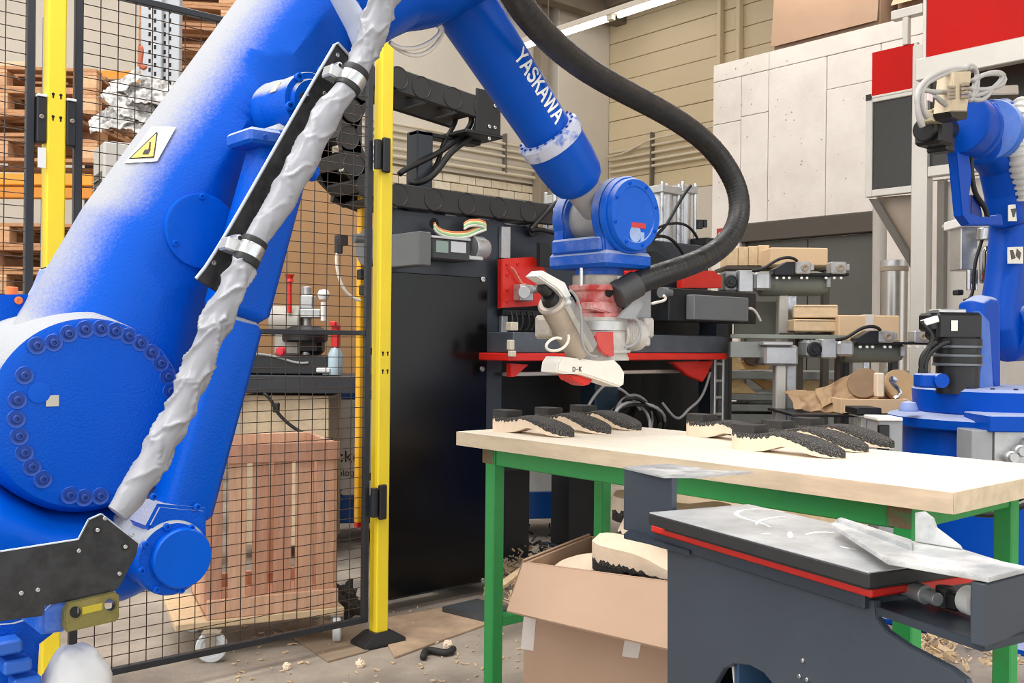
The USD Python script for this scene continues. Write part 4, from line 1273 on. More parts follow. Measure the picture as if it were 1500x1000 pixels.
st.part('finger_upright', ngon([vhit(*q) for q in vp], -vn if vn @ (EYE - vz) > 0 else vn, .006, .001), steelw_m, parent=ra_, label='lobed upright steel plate')
ed = (e1 - e0) / np.linalg.norm(e1 - e0)
en = np.cross(EZ, ed); en = en if en @ FV > 0 else -en
ARM = np.array([ed, en, EZ])
zb_ = .697
st.part('clamp_upright', bx(e0 + ed * .06 + en * .012 + EZ * ((zb_ + z2 - .008) / 2 - z2), ARM, [.06, .010, (z2 - .008 - zb_) / 2], .002), slate_m)
c_in = G(1290, 880, zb_)
bdir = e0 + ed * .004 + EZ * (zb_ - z2) - c_in
bl = np.linalg.norm(bdir); bdir /= bl
bn = np.cross(EZ, bdir); bn = bn if bn @ FV > 0 else -bn
st.part('clamp_bar', ngon([G(u, v, zb_ + .004) for u, v in ((1278, 886), (1296, 872), (1345, 868), (1434, 904), (1447, 928), (1441, 941))], -EZ, .012, .001), slatedk_m)
st.part('clamp_bar', ngon([G(u, v, zb_ + .004) for u, v in ((1442, 941), (1449, 925), (1500, 913), (1560, 900), (1560, 915), (1500, 927))], -EZ, .012, .001), slatedk_m)
cyp = G(1300, 872, .715)
st.part('air_cylinder', tm([cyl(c_in + bdir * .0 + bn * .03 + EZ * .022, c_in + bdir * .06 + bn * .03 + EZ * .022, .013, n=18), cyl(c_in + bdir * .06 + bn * .03 + EZ * .022, c_in + bdir * .085 + bn * .03 + EZ * .022, .009, n=16)]), mat('cylinder_grey', 'a3a6a8', .4, metal=.4))
st.part('air_fitting', tm([cyl(c_in + bdir * .072 + bn * .05 + EZ * .008, c_in + bdir * .072 + bn * .05 + EZ * .036, .012, n=14), bx(c_in + bdir * .086 + bn * .055 + EZ * .02, SA, [.012, .01, .012], .003)]), plastic_m)
st.part('silencer', lathe(c_in + bdir * .098 + bn * .06 + EZ * .026, bdir, [(0, 0), (.010, 0), (.019, .006), (.019, .028), (.016, .03), (0, .03)], 24), white_m)
# left clamp arm
z3 = .82
l0, l1 = G(914, 684, z3), G(985, 697, z3)
lf = st.part('clamp_finger', ngon([G(u, v, z3) for u, v in ((914, 684), (925, 682), (978, 679), (1022, 684), (1042, 688), (1105, 690), (1022, 697), (972, 697))], -EZ, .004, .0005), steelw_m, label='thin steel finger plate with a long spout')
ld = (l1 - l0) / np.linalg.norm(l1 - l0)
ln = np.cross(EZ, ld); ln = ln if ln @ FV > 0 else -ln
LAX = np.array([ld, ln, EZ])
ll = np.linalg.norm(l1 - l0)
st.part('clamp_upright', bx(l0 + ld * ll / 2 + ln * .006 + EZ * (-.004 - .058), LAX, [ll / 2, .006, .058], .001), slate_m)
st.part('clamp_bar', ngon([G(u, v, .703) for u, v in ((914, 781), (950, 789), (1010, 806), (1010, 780), (986, 772), (930, 768))], -EZ, .010, .001), slatedk_m)
# ------------------------------------------------------------------ sole press behind the table (front plane b = 3.2)
navy_m = mat('press_navy', '2d353e', .42, var=.10, vs=4, bump=.03, bs=60, rvar=.08)
gloss_m = mat('press_black_panel', '060607', .2, var=.2, vs=3, spec=.3)
chain_m = mat('chain_black', '2b2a29', .55, var=.15, vs=10)
dark2_m = mat('press_inside', '14171a', .5, var=.2, vs=5)
greybox_m = mat('grey_box', '6a6d6e', .5, var=.08, vs=5)
slabsteel_m = mat('press_slab', '5d646c', .45, metal=.4, var=.25, vs=9)
MBF = 3.2


def fbx(u0, v0, u1, v1, b, th, r=.004):
    vm = (v0 + v1) / 2
    a0, a1 = PB(u0, vm, b)[0], PB(u1, vm, b)[0]
    return gb(a0, a1, b, b + th, PB(u0, v1, b)[1], PB(u0, v0, b)[1], r)


sp = Thing('sole_press', 'long black and slate sole press machine behind the work table', 'machine', W(3.1, 3.6, 0))
zt_ = PB(580, 305, MBF)[1]
aR = PB(737, 480, MBF)[0]
sp.part('cabinet', tm([gb(2.165, aR, MBF, 3.335, .05, zt_, .006)]), navy_m)
sp.part('cabinet_rear', gb(2.47, aR, 3.335, 3.78, .05, zt_, .006), navy_m)
sp.part('head_beam', gb(aR, 4.15, MBF + .02, 3.75, 1.30, zt_ - .005, .006), navy_m)
pa0, pa1 = PB(560, 640, 3.19)[0], PB(712, 640, 3.19)[0]
pn = sp.part('access_panel', gb(pa0, pa1, 3.188, MBF, .06, PB(577, 398, 3.19)[1], .004), gloss_m, label='glossy black access panel')
for u, v in ((707, 409), (706, 540), (707, 850)):
    sp.part('panel_screw', screw(PW(u, v, 3.188), N, .012, .006, 16), steel_m, parent=pn)
# energy chain lying on top of the cabinet, its loop and its guide
zc0, zc1 = PB(580, 303, 3.17)[1], PB(580, 268, 3.17)[1]
hc = zc1 - zc0
ec = Thing('energy_chain', 'black energy chain looping over the sole press', 'cable chain', W(2.4, 3.28, zc0))


def chain_link(c, t, name='chain_link', L=.165):
    """one link: centre (a, z), direction angle t in the (a, z) plane"""
    da, dz = math.cos(t), math.sin(t)
    ax3 = np.array([da * E1 + dz * EZ, E2, -dz * E1 + da * EZ])
    cc = W(c[0], 3.28, c[1])
    out = [bx(cc - E2 * .105, ax3, [L / 2, .010, hc / 2], .008), bx(cc + E2 * .105, ax3, [L / 2, .010, hc / 2], .008)]
    out.append(bx(cc + ax3[2] * (hc / 2 - .010), ax3, [.028, .10, .006], .002))
    out.append(bx(cc - ax3[2] * (hc / 2 - .010), ax3, [.028, .10, .006], .002))
    out.append(lathe(cc - E2 * .1155 + ax3[0] * L * .42, -E2, [(hc * .485, -.004), (hc * .485, .003), (hc * .46, .004), (hc * .44, .002), (0, .002)], 32))
    return ec.part(name, tm(out), chain_m, smooth=30)


aEnd = PB(812, 312, 3.17)[0]
zm = (zc0 + zc1) / 2
x = aEnd - .09
while x > 2.16:
    chain_link((x, zm), math.pi)
    x -= .168
xl = x + .168 - .084
# the loop: half circle to the left and up
ztop_ = PB(600, 135, 3.28)[1]
rl_ = (ztop_ - zm) / 2
n_ = 7
for k in range(n_):
    t = math.pi * (k + .5) / n_
    chain_link((xl - .02 - rl_ * .80 * math.sin(t), zm + rl_ - rl_ * math.cos(t)), math.pi - t, L=.17)
a2 = PB(690, 135, 3.28)[0]
k_ = 0
x = xl + .05
while x < a2 - .03:
    chain_link((x, ztop_ - .03 * max(0, (x - 2.2)) / .3), -.10)
    x += .155
ec.part('chain_end_plate', tm([bx(W(a2 + .0, 3.165, ztop_ - .05), GA, [.065, .006, .09], .004), bx(W(a2 - .02, 3.28, ztop_ - .142), GA, [.10, .12, .008], .004)]), plastic_m)
for da, dz in ((.0, -.08), (.03, -.08), (.0, -.13), (.03, .01)):
    ec.part('plate_bolt', screw(W(a2 + da, 3.159, ztop_ - .03 + dz), N, .008, .006, 14), steel_m)
pc = PB(617, 210, 3.3)
sp.part('chain_post', gb(pc[0] - .04, pc[0] + .04, 3.27, 3.35, zt_ - .01, ztop_ - .145, .005), navy_m)
sp.part('chain_arm', gb(pc[0] - .04, a2 + .05, 3.27, 3.33, ztop_ - .165, ztop_ - .148, .003), plastic_m)
for k, pts in enumerate((((690, 158), (700, 172), (692, 196), (662, 222), (640, 250), (600, 268)), ((680, 158), (690, 180), (668, 205), (640, 225), (600, 245), (585, 255)), ((668, 158), (664, 185), (650, 210), (642, 235), (610, 262)))):
    ec.part('chain_cable', tube(spline([PW(u, v, 3.24 + .02 * k) for u, v in pts], 30), .014 - .002 * k, 8), cable_m, smooth=True)
# gear box and servo drive on the cabinet front
a0 = PB(614, 362, 2.99)[0]
a1 = PB(632, 362, 2.99)[0]
sp.part('gear_box', gb(a0, a1, 2.99, MBF, PB(614, 388, 2.99)[1], PB(614, 338, 2.99)[1], .004), greybox_m)
sv_ = sp.part('servo_motor', fbx(633, 347, 690, 379, 3.10, .10, .006), mat('servo_dark', '3a3b3d', .45, var=.1, vs=8))
sp.part('servo_end', lathe(PW(690, 363, 3.15), E1, [(0, 0), (.048, 0), (.05, .004), (.05, .05), (.04, .075), (0, .08)], 32), alu_m, parent=sv_)
sp.part('servo_rail', tm([fbx(633, 344, 690, 348, 3.096, .02, .002), fbx(688, 374, 708, 380, 3.096, .02, .002)]), alu_m, parent=sv_)
sp.part('servo_label', fbx(639, 352, 657, 369, 3.0985, .002, .0005), mat('label_green_grey', '8fa39b', .5), parent=sv_)
sp.part('servo_label', fbx(661, 353, 683, 369, 3.0985, .002, .0005), mat('label_silver', 'c8ccd0', .4), parent=sv_)
sp.part('cable_hole', lathe(PW(636, 327, 3.199), N, [(.022, 0), (.022, .001), (0, .001)], 28), dark_m)
for k, c in enumerate(('e08a5a', 'e8d9a8', '8cc08a', 'd8d4c8')):
    sp.part('servo_cable', tube(spline([PW(u, v + 2.6 * k - 3, 3.15 - .004 * k) for u, v in ((636, 329), (642, 337), (660, 343), (685, 342), (702, 335), (712, 331), (706, 327), (680, 331))], 30), .0055, 8), mat('wire_%d' % k, c, .5), smooth=True)
sp.part('slot_rail', fbx(735, 331, 748, 378, 3.18, .02, .002), alu_m)
sp.part('slot_rail', fbx(735, 452, 744, 525, 3.18, .02, .002), alu_m)
# red plates with the clamp heads
r1 = sp.part('red_plate', slab_b([(735, 379), (781, 376), (793, 385), (801, 398), (801, 447), (735, 451)], 3.14, .03, .003), red_m)
for u, v in ((743, 387), (758, 386), (743, 402), (743, 424), (743, 441), (758, 440), (758, 402)):
    sp.part('plate_bolt', screw(PW(u, v, 3.14), N, .008, .006, 14), red_m, parent=r1)
sp.part('plate_wire', tube(spline([PW(u, v, 3.12) for u, v in ((749, 392), (757, 402), (765, 415), (770, 416))], 14), .005, 8), mat('wire_salmon', 'd8806a', .5), parent=r1, smooth=True)
ch_ = sp.part('clamp_head', tm([cyl(PW(768, 428, 3.04), PW(768, 428, 3.14), .026, n=24), fbx(763, 416, 782, 440, 3.09, .05, .004), cyl(PW(778, 424, 3.06), PW(797, 422, 3.06), .016, n=18)]), alu_m)
r2 = sp.part('red_plate', slab_b([(918, 398), (926, 389), (948, 388), (958, 398), (958, 420), (918, 420)], 3.14, .03, .003), red_m)
r3 = sp.part('red_plate', slab_b([(998, 405), (1010, 398), (1045, 396), (1058, 405), (1058, 422), (998, 422)], 3.14, .03, .003), red_m)
for u, v in ((926, 396), (926, 412), (940, 394)):
    sp.part('plate_bolt', screw(PW(u, v, 3.14), N, .008, .006, 14), red_m, parent=r2)
for pts in (((790, 355), (800, 355), (836, 383), (836, 392), (790, 390)), ((952, 368), (962, 368), (1000, 394), (1000, 402), (952, 400))):
    sp.part('gusset', slab_b(pts, 3.08, .02, .003), dark2_m)
sp.part('cross_tube', fbx(737, 452, 960, 462, 3.16, .05, .003), dark2_m)
# pneumatic cylinders
def pneu(u0, u1, v0, v1, b, lab):
    a0, a1 = PB(u0, v0, b)[0], PB(u1, v0, b)[0]
    z0, z1 = PB(u0, v1, b)[1], PB(u0, v0, b)[1]
    am, w = (a0 + a1) / 2, (a1 - a0) / 2
    body = [cyl(W(am, b + w, z0), W(am, b + w, z1 - .04), w * .82, n=28)]
    p = sp.part('pneumatic_cylinder', tm(body), alu_m, smooth=35, label=lab)
    for s in (-1, 1):
        for q in (0, 2):
            sp.part('tie_rod', cyl(W(am + s * w * .82, b + w * (.18 + .82 * q), z0), W(am + s * w * .82, b + w * (.18 + .82 * q), z1 + .012), .010, n=10), steel_m, parent=p)
    sp.part('cylinder_head', gb(am - w, am + w, b, b + 2 * w, z1 - .045, z1 - .005, .004), alu_m, parent=p)
    return p


pneu(812, 828, 283, 380, 3.30, 'bright pneumatic cylinder behind the robot wrist')
pneu(970, 1000, 268, 394, 3.25, 'bright upright pneumatic cylinder')
pneu(1000, 1023, 268, 394, 3.30, 'bright upright pneumatic cylinder')
for pts, r in ((((1012, 272), (990, 305), (975, 330), (960, 345), (945, 352)), .008), (((1022, 350), (1005, 330), (985, 327), (965, 333), (950, 343)), .007), (((1012, 400), (1005, 380), (985, 352), (965, 346), (955, 352)), .008),
               (((778, 338), (790, 336), (808, 340), (820, 342)), .010), (((778, 336), (792, 320), (806, 305), (815, 296)), .010)):
    sp.part('air_hose', tube(spline([PW(u, v, 3.16) for u, v in pts], 24), r, 8), cable_m, smooth=True)
sp.part('hose_port', lathe(PW(779, 337, 3.205), N, [(.03, 0), (.03, .012), (.02, .014), (0, .014)], 24), plastic_m)
sp.part('valve_block', tm([gb(PB(1018, 340, 3.3)[0], PB(1050, 340, 3.3)[0], 3.22, 3.4, zt_ - .005, zt_ + .04, .004), cyl(PW(1024, 335, 3.3), PW(1024, 322, 3.3), .02, n=16), cyl(PW(1032, 333, 3.3), PW(1032, 322, 3.3), .014, n=16)]), plastic_m)
# press beam with grey control box
pb_ = sp.part('press_beam', fbx(980, 421, 1108, 470, 2.98, .16, .004), dark2_m)
sp.part('control_box', fbx(1017, 431, 1097, 468, 2.93, .05, .004), greybox_m, label='grey control box on the press beam')
sp.part('beam_end', lathe(PW(968, 428, 3.0), E1, [(0, 0), (.025, 0), (.025, .06), (0, .06)], 20), greybox_m)
for pts in (((1097, 452), (1106, 456), (1112, 466), (1114, 470)), ((955, 445), (966, 442), (975, 438), (972, 433))):
    sp.part('control_cable', tube(spline([PW(u, v, 2.95) for u, v in pts], 14), .007, 8), wire_white_m, smooth=True)
sp.part('valve_plate', slab_b([(935, 425), (953, 424), (954, 465), (925, 466)], 3.02, .01, .002), mat('plate_grey', '9b9da0'))
# tray with steel slab
sl0 = fbx(752, 486, 905, 517, 3.02, .35, .004)
sp.part('steel_slab', gb(PB(752, 500, 3.02)[0], PB(1066, 500, 3.02)[0], 3.02, 3.40, PB(752, 517, 3.02)[1], PB(752, 486, 3.02)[1], .004), slabsteel_m)
zs_ = PB(752, 517, 3.0)[1]
sp.part('red_shelf', gb(PB(745, 520, 3.0)[0], PB(1064, 520, 3.0)[0], 2.995, 3.45, zs_ - .032, zs_ - .001, .004), red_m)
for pts in (((985, 530), (1046, 528), (1036, 550), (1030, 559), (1008, 550)), ((748, 532), (775, 534), (755, 552), (748, 552)), ((838, 540), (870, 540), (866, 560), (858, 562))):
    sp.part('shelf_bracket', slab_b(pts, 3.05, .03, .004), red_m)
sp.part('guide_rail', gb(PB(740, 547, 3.15)[0], PB(1015, 547, 3.15)[0], 3.14, 3.17, PB(740, 551, 3.15)[1], PB(740, 545, 3.15)[1], .002), mat('rail_bright', 'd8d4cc', .3, metal=.6))
for k, (u, v) in enumerate(((748, 470), (755, 472), (763, 470), (772, 473), (780, 470))):
    sp.part('press_wire', tube(spline([PW(u, 456, 3.14), PW(u + 3, v, 3.12), PW(u - 2, 484, 3.10)], 10), .005, 6), cable_m, smooth=True)
sp.part('press_fitting', tm([bx(PW(750, 478, 3.08), GA, [.02, .02, .018], .004), bx(PW(748, 505, 3.0), GA, [.012, .012, .02], .003), bx(PW(750, 518, 2.99), GA, [.014, .012, .012], .003)]), mat('fitting_beige', 'cfc4b0', .5))
# frame of the press
sp.part('back_panel', gb(aR, 4.66, 3.46, 3.48, .52, 1.30, .002), dark2_m)
c1_ = PB(722, 640, 3.2)[0]
sp.part('column', gb(PB(872, 600, 3.2)[0], PB(906, 600, 3.2)[0], 3.2, 3.30, .50, 1.0, .004), mat('column_navy', '23384a', .4, var=.1, vs=5))
sp.part('column', gb(4.2, 4.3, 3.2, 3.32, .0, 1.30, .004), navy_m)
sp.part('lower_beam', gb(aR, 4.3, 3.22, 3.45, .50, .57, .004), dark2_m)
for u0, u1, b in ((735, 776, 3.62), (834, 872, 3.62)):
    a0_, a1_ = PB(u0, 750, b)[0], PB(u1, 750, b)[0]
    sp.part('leg', gb(a0_, a1_, b, b + .14, 0, .75, .004), mat('leg_black', '1f2124', .4))
    sp.part('leg_foot', gb(a0_ - .03, a1_ + .03, b - .03, b + .17, 0, .015, .003), navy_m)
# light curtain bar and drive at the left end of the press
lc = Thing('light_curtain', 'slim yellow light curtain bar at the left end of the press, behind the gate', 'sensor', W(2.02, 3.36, .2))
la_ = PB(529, 500, 3.35)[0]
lc.part('bar', gb(la_ - .014, la_ + .014, 3.34, 3.37, PB(529, 765, 3.35)[1], PB(529, 285, 3.35)[1], .004), mat('curtain_yellow', 'f0b21c', .4))
lc.part('bar_end', gb(la_ - .013, la_ + .013, 3.342, 3.368, PB(529, 772, 3.35)[1], PB(529, 764, 3.35)[1], .002), red_m)
lc.part('bar_bracket', gb(la_ + .013, 2.17, 3.345, 3.365, 1.0, 1.03, .002), plastic_m)
lc.part('bar_bracket', gb(la_ + .013, 2.17, 3.345, 3.365, .5, .53, .002), plastic_m)
gm_ = sp.part('side_drive', tm([cyl(PW(535, 362, 3.3), PW(535, 362, 3.3) + E1 * .15, .075, n=32), cyl(PW(518, 349, 3.28), PW(533, 349, 3.28), .018, n=16)]), greybox_m)
sp.part('drive_plug', tm([bx(PW(500, 352, 3.27), GA, [.02, .02, .02], .004), bx(PW(496, 360, 3.27), GA, [.012, .014, .03], .004)]), plastic_m)
sp.part('drive_cable', tube(spline([PW(u, v, 3.27) for u, v in ((496, 365), (493, 385), (500, 415), (512, 432), (528, 440))], 24), .006, 8), wire_white_m, smooth=True)
sp.part('drive_fitting', bx(PW(530, 402, 3.3), GA, [.015, .015, .02], .003), plastic_m)
sp.part('drive_fitting', bx(PW(533, 425, 3.3), GA, [.014, .015, .02], .003), plastic_m)
# coil of cable on the floor frame of the press
rr_ = np.random.RandomState(5)
cc_ = Thing('cable_coil', 'coil of black and grey cables hanging in the press behind the table', 'cable', PW(945, 615, 3.05))
for k in range(9):
    u0, v0, ru, rv_ = 930 + rr_.uniform(-14, 22), 618 + rr_.uniform(-6, 8), rr_.uniform(24, 44), rr_.uniform(20, 36)
    pts = [PW(u0 + ru * math.cos(t), v0 - rv_ * math.sin(t), 3.05 + .04 * math.sin(t * 2 + k) + .012 * k) for t in np.linspace(0, 2 * math.pi, 26)]
    cc_.part('cable_loop', tube(pts, .008, 7), cablegrey_m if k % 3 == 0 else cable_m, smooth=True)
for pts in (((889, 562), (872, 578), (861, 596), (858, 605)), ((905, 568), (922, 580), (932, 592), (938, 600)), ((970, 590), (985, 608), (996, 612), (1008, 600), (1020, 590), (1040, 545))):
    cc_.part('cable_end', tube(spline([PW(u, v, 3.08) for u, v in pts], 20), .007, 8), cablegrey_m, smooth=True)
# white cable ladder
ld_ = Thing('cable_ladder', 'narrow white cable ladder standing beside the press', 'ladder', PW(1052, 690, 3.1))
for u in (1046, 1058):
    a_ = PB(u, 560, 3.1)[0]
    ld_.part('ladder_rail', gb(a_ - .008, a_ + .008, 3.09, 3.12, .0, PB(u, 522, 3.1)[1], .003), alu_m)
a0_, a1_ = PB(1047, 560, 3.1)[0], PB(1057, 560, 3.1)[0]
for k in range(12):
    ld_.part('rung', gb(a0_, a1_, 3.095, 3.115, .1 + k * .085, .115 + k * .085, .003), alu_m)
# ------------------------------------------------------------------ behind the fence, left
def ybx(u0, v0, u1, v1, Y, dep, r=.004, yaw=0.):
    """box facing the viewer's side of the hall, front face at depth Y"""
    p0, p1 = P(u0, v0, Y), P(u1, v1, Y)
    c, s = math.cos(yaw), math.sin(yaw)
    A = np.array([[c, s, 0], [-s, c, 0], [0, 0, 1.0]])
    mid = (p0 + p1) / 2
    return bx(mid + A[1] * dep / 2, A, [abs(p1[0] - p0[0]) / 2, dep / 2, abs(p1[2] - p0[2]) / 2], r)


wood_ms = [mat('pallet_wood_%d' % i, c, .75, var=.22, vs=9, stretch=(1, 6, 6), bump=.12, bs=60) for i, c in enumerate(('c99a72', 'b98860', 'd6ab82'))]
crate_ms = [mat('crate_wood_%d' % i, c, .62, var=.2, vs=7, stretch=(8, 8, 1), bump=.1, bs=70) for i, c in enumerate(('d3a283', 'c79377', 'dcae8e'))]
# slatted crate on a dolly
CY = math.radians(25)
cx, cyv = np.array([math.cos(CY), math.sin(CY), 0]), np.array([-math.sin(CY), math.cos(CY), 0])
C0 = P(302, 914, 3.29); C0[2] = 0
CAX = np.array([cx, cyv, EZ])
z0c, z1c, Lc, Dc = .125, .70, .4446, .38


def cbx(s0, s1, d0, d1_, z0, z1, r=.003):
    return bx(C0 + cx * (s0 + s1) / 2 + cyv * (d0 + d1_) / 2 + EZ * (z0 + z1) / 2, CAX, [(s1 - s0) / 2, (d1_ - d0) / 2, (z1 - z0) / 2], r)


cr8 = Thing('wooden_crate', 'reddish slatted wooden crate on a wheeled dolly behind the mesh gate', 'crate', C0 + cx * Lc / 2 + cyv * Dc / 2 + EZ * z0c, yaw=CY)
rg = random.Random(9)
us = [(303, 329), (338, 364), (373, 396), (404, 430), (436, 462), (467, 493)]


def s_of(u):
    k = (u - 750) / F
    return (k * C0[1] - C0[0]) / (cx[0] - k * cx[1])


for u0, u1 in us:
    cr8.part('slat', cbx(s_of(u0), min(Lc, s_of(u1)), 0, .014, z0c + .05, z1c - .04), crate_ms[rg.randrange(3)])
for z in (z0c, z1c - .06):
    cr8.part('cross_board', cbx(0, Lc, -.012 if z > .3 else -.012, 0, z, z + .065), crate_ms[rg.randrange(3)])
    cr8.part('cross_board', cbx(0, Lc, Dc - .012, Dc, z, z + .065), crate_ms[rg.randrange(3)])
for k in range(5):
    d0 = .015 + k * (Dc - .03) / 5
    cr8.part('slat', cbx(0, .014, d0, d0 + .085, z0c, z1c), crate_ms[rg.randrange(3)])
    cr8.part('slat', cbx(Lc - .014, Lc, d0, d0 + .085, z0c, z1c), crate_ms[rg.randrange(3)])
for k in (0, 3):
    cr8.part('slat', cbx(.015 + k * .083, .085 + k * .083, Dc - .026, Dc - .012, z0c + .05, z1c - .04), crate_ms[rg.randrange(3)])
cr8.part('floor_board', cbx(0, Lc, 0, Dc, z0c, z0c + .015), crate_ms[1])
dol = Thing('dolly', 'low wooden dolly with white wheels carrying the slatted crate', 'dolly', C0 + cx * Lc / 2 + cyv * Dc / 2, yaw=CY)
palew = mat('dolly_board', 'd9bd97', .7, var=.15, vs=8, stretch=(1, 5, 5), bump=.08, bs=50)
dol.part('board', cbx(-.10, Lc + .02, -.02, .10, .100, .1245), palew)
dol.part('board', cbx(-.10, Lc + .02, Dc - .12, Dc, .100, .1245), palew)
dol.part('board', cbx(-.10, .02, .10, Dc - .12, .100, .1245), palew)
whw = mat('wheel_white', 'd8dbdc', .4, var=.05, vs=8)
for s, d in ((.01, -.055), (Lc - .0, -.0), (.0, Dc - .06), (Lc, Dc - .06)):
    c = C0 + cx * s + cyv * d + EZ * .05
    ax_ = cx * .3 + cyv * .95 if s < .2 else cx * .95 - cyv * .3
    ax_ = ax_ / np.linalg.norm(ax_)
    w_ = dol.part('wheel', lathe(c - ax_ * .014, ax_, [(0, .004), (.03, .004), (.033, 0), (.046, 0), (.05, .004), (.05, .024), (.046, .028), (.033, .028), (.03, .024), (0, .024)], 36), whw, smooth=30)
    fx = np.cross(ax_, EZ)
    dol.part('wheel_fork', tm([bx(c + ax_ * q + EZ * .025, np.array([fx, ax_, EZ]), [.016, .0025, .026], .001) for q in (-.02, .02)] + [bx(c + EZ * .0505 - EZ * .003, np.array([fx, ax_, EZ]), [.03, .022, .0025], .001)]), steelgrey_m, parent=w_)
# bench cabinet with the small riveting machine
bench_y = 4.75
bt = Thing('bench_cabinet', 'pale wooden bench cabinet with a black top behind the crate', 'cabinet', P(430, 640, bench_y + .3) * [1, 1, 0], yaw=0)
bt.part('carcass', ybx(352, 578, 480, 800, bench_y, .34, .004), mat('bench_wood', 'd8c2a2', .65, var=.14, vs=6, stretch=(6, 1, 6)))
bt.part('bench_top', ybx(346, 549, 528, 577, bench_y - .06, .42, .004), mat('bench_top_dark', '2d3036', .5, var=.2, vs=10))
bt.part('bench_leg', ybx(484, 578, 492, 800, bench_y + .3, .04, .003), steelgrey_m)
bt.part('power_cable', tube(spline([P(u, v, bench_y - .08) for u, v in ((386, 576), (398, 588), (404, 600), (420, 618), (440, 632), (460, 640), (487, 643))], 24), .008, 8), cable_m, smooth=True)
bt.part('cable_plug', ybx(399, 590, 408, 604, bench_y - .085, .03, .004), plastic_m)
zb_t = P(430, 549, bench_y)[2]
rm = Thing('riveting_machine', 'small black and grey riveting machine with red levers on the bench', 'machine', P(440, 548, bench_y + .12), yaw=0)
rm.part('base_plate', ybx(352, 520, 480, 549, bench_y + .0, .3, .006), mat('machine_black', '26282b', .45, var=.2, vs=10))
rm.part('motor_body', tm([cyl(P(398, 470, bench_y + .1), P(442, 470, bench_y + .1), .075, n=28), ybx(402, 452, 438, 520, bench_y + .05, .1, .01)]), mat('motor_pale', 'b8b4aa', .5, var=.15, vs=12))
rm.part('press_ram', tm([ybx(440, 432, 458, 452, bench_y + .05, .08, .005), cyl(P(449, 420, bench_y + .09), P(449, 520, bench_y + .09), .026, n=20), ybx(438, 452, 470, 466, bench_y + .04, .1, .006)]), alu_m)
rm.part('black_head', tm([lathe(P(447, 492, bench_y + .08), EZ, [(0, -.03), (.10, -.03), (.11, -.02), (.11, .02), (.07, .05), (0, .05)], 30), ybx(416, 478, 470, 520, bench_y + .06, .12, .02)]), plastic_m)
rm.part('red_lever', tm([cyl(P(424, 408, bench_y + .02), P(424, 458, bench_y + .02), .012, n=12), lathe(P(424, 414, bench_y + .02), EZ, [(0, 0), (.022, .004), (.016, .02), (.024, .04), (0, .042)], 16)]), red_m)
rm.part('white_knob', tm([lathe(P(474, 440, bench_y + .02), EZ, [(0, 0), (.022, .005), (.03, .03), (.022, .05), (0, .055)], 18), cyl(P(474, 442, bench_y + .02), P(474, 470, bench_y + .02), .014, n=12)]), white_m)
rm.part('red_button', lathe(P(412, 514, bench_y - .01), -FV, [(0, 0), (.024, 0), (.024, .012), (.018, .014), (.018, .03), (0, .032)], 20), mat('button_red', 'd83040', .4))
rm.part('air_tube', tube(spline([P(u, v, bench_y - .005) for u, v in ((362, 520), (385, 519), (410, 524), (430, 530), (452, 531))], 16), .006, 8), cablegrey_m, smooth=True)
bo = Thing('spray_bottle', 'clear bottle with a red pump standing on the bench', 'bottle', P(491, 549, bench_y + .05), yaw=0)
bo.part('bottle_body', lathe(P(491, 549, bench_y + .02), EZ, [(0, 0), (.034, .002), (.036, .02), (.036, .10), (.02, .13), (.018, .14), (0, .14)], 24), mat('bottle_pale', 'b8cdd8', .2, var=.1, vs=20), smooth=35)
bo.part('pump', tm([ybx(485, 474, 496, 511, bench_y + .0, .06, .008), ybx(483, 470, 492, 478, bench_y - .03, .05, .005)]), mat('pump_red', 'd82c2a', .4))
tr = Thing('white_tool', 'white hand tool lying on the bench beside the spray bottle', 'tool', P(470, 549, bench_y), yaw=0)
tr.part('tool_body', tm([ybx(463, 538, 484, 546, bench_y - .02, .06, .006), ybx(472, 546, 480, 549, bench_y - .0, .04, .002)]), white_m)
# big brown board, white and blue cabinet, far yellow post
solo('brown_board', 'tall brown fibreboard sheet standing behind the bench', 'board', ybx(362, 258, 546, 800, 5.75, .03, .003), mat('fibreboard', '9c764e', .75, var=.06, vs=2))
wbp0, wbp1 = P(470, 650, 5.15) * [1, 1, 0], P(870, 650, 5.42) * [1, 1, 0]
wd_ = (wbp1 - wbp0); wl_ = np.linalg.norm(wd_); wd_ /= wl_
wn_ = np.cross(EZ, wd_)
WAX = np.array([wd_, wn_, EZ])
wc = Thing('white_blue_cabinet', 'long white cabinet with blue bands and black lettering behind the press', 'cabinet', (wbp0 + wbp1) / 2 + wn_ * .2, yaw=math.atan2(wd_[1], wd_[0]))
zz_ = lambda v: 1.06 - (v - 500 + 2) / F * 5.15
wc.part('body', bx((wbp0 + wbp1) / 2 + wn_ * .2 + EZ * (zz_(727) + zz_(585)) / 2, WAX, [wl_ / 2, .2, (zz_(585) - zz_(727)) / 2], .004), mat('cabinet_white', 'efefec', .5, var=.05, vs=6))
blueband_m = mat('cabinet_blue', '0b4f9e', .4)
wc.part('lower_band', bx((wbp0 + wbp1) / 2 + wn_ * .2 + EZ * (zz_(727) + zz_(768)) / 2, WAX, [wl_ / 2 + .003, .203, (zz_(727) - zz_(768)) / 2], .004), blueband_m)
wc.part('upper_band', bx(wbp0 + wd_ * .14 + wn_ * .2 + EZ * (zz_(562) + zz_(585)) / 2, WAX, [.14, .203, (zz_(562) - zz_(585)) / 2], .004), blueband_m)
wc.part('vent', bx(wbp0 + wd_ * .22 + EZ * zz_(605) - wn_ * .001, WAX, [.03, .002, .045], .001), dark_m)
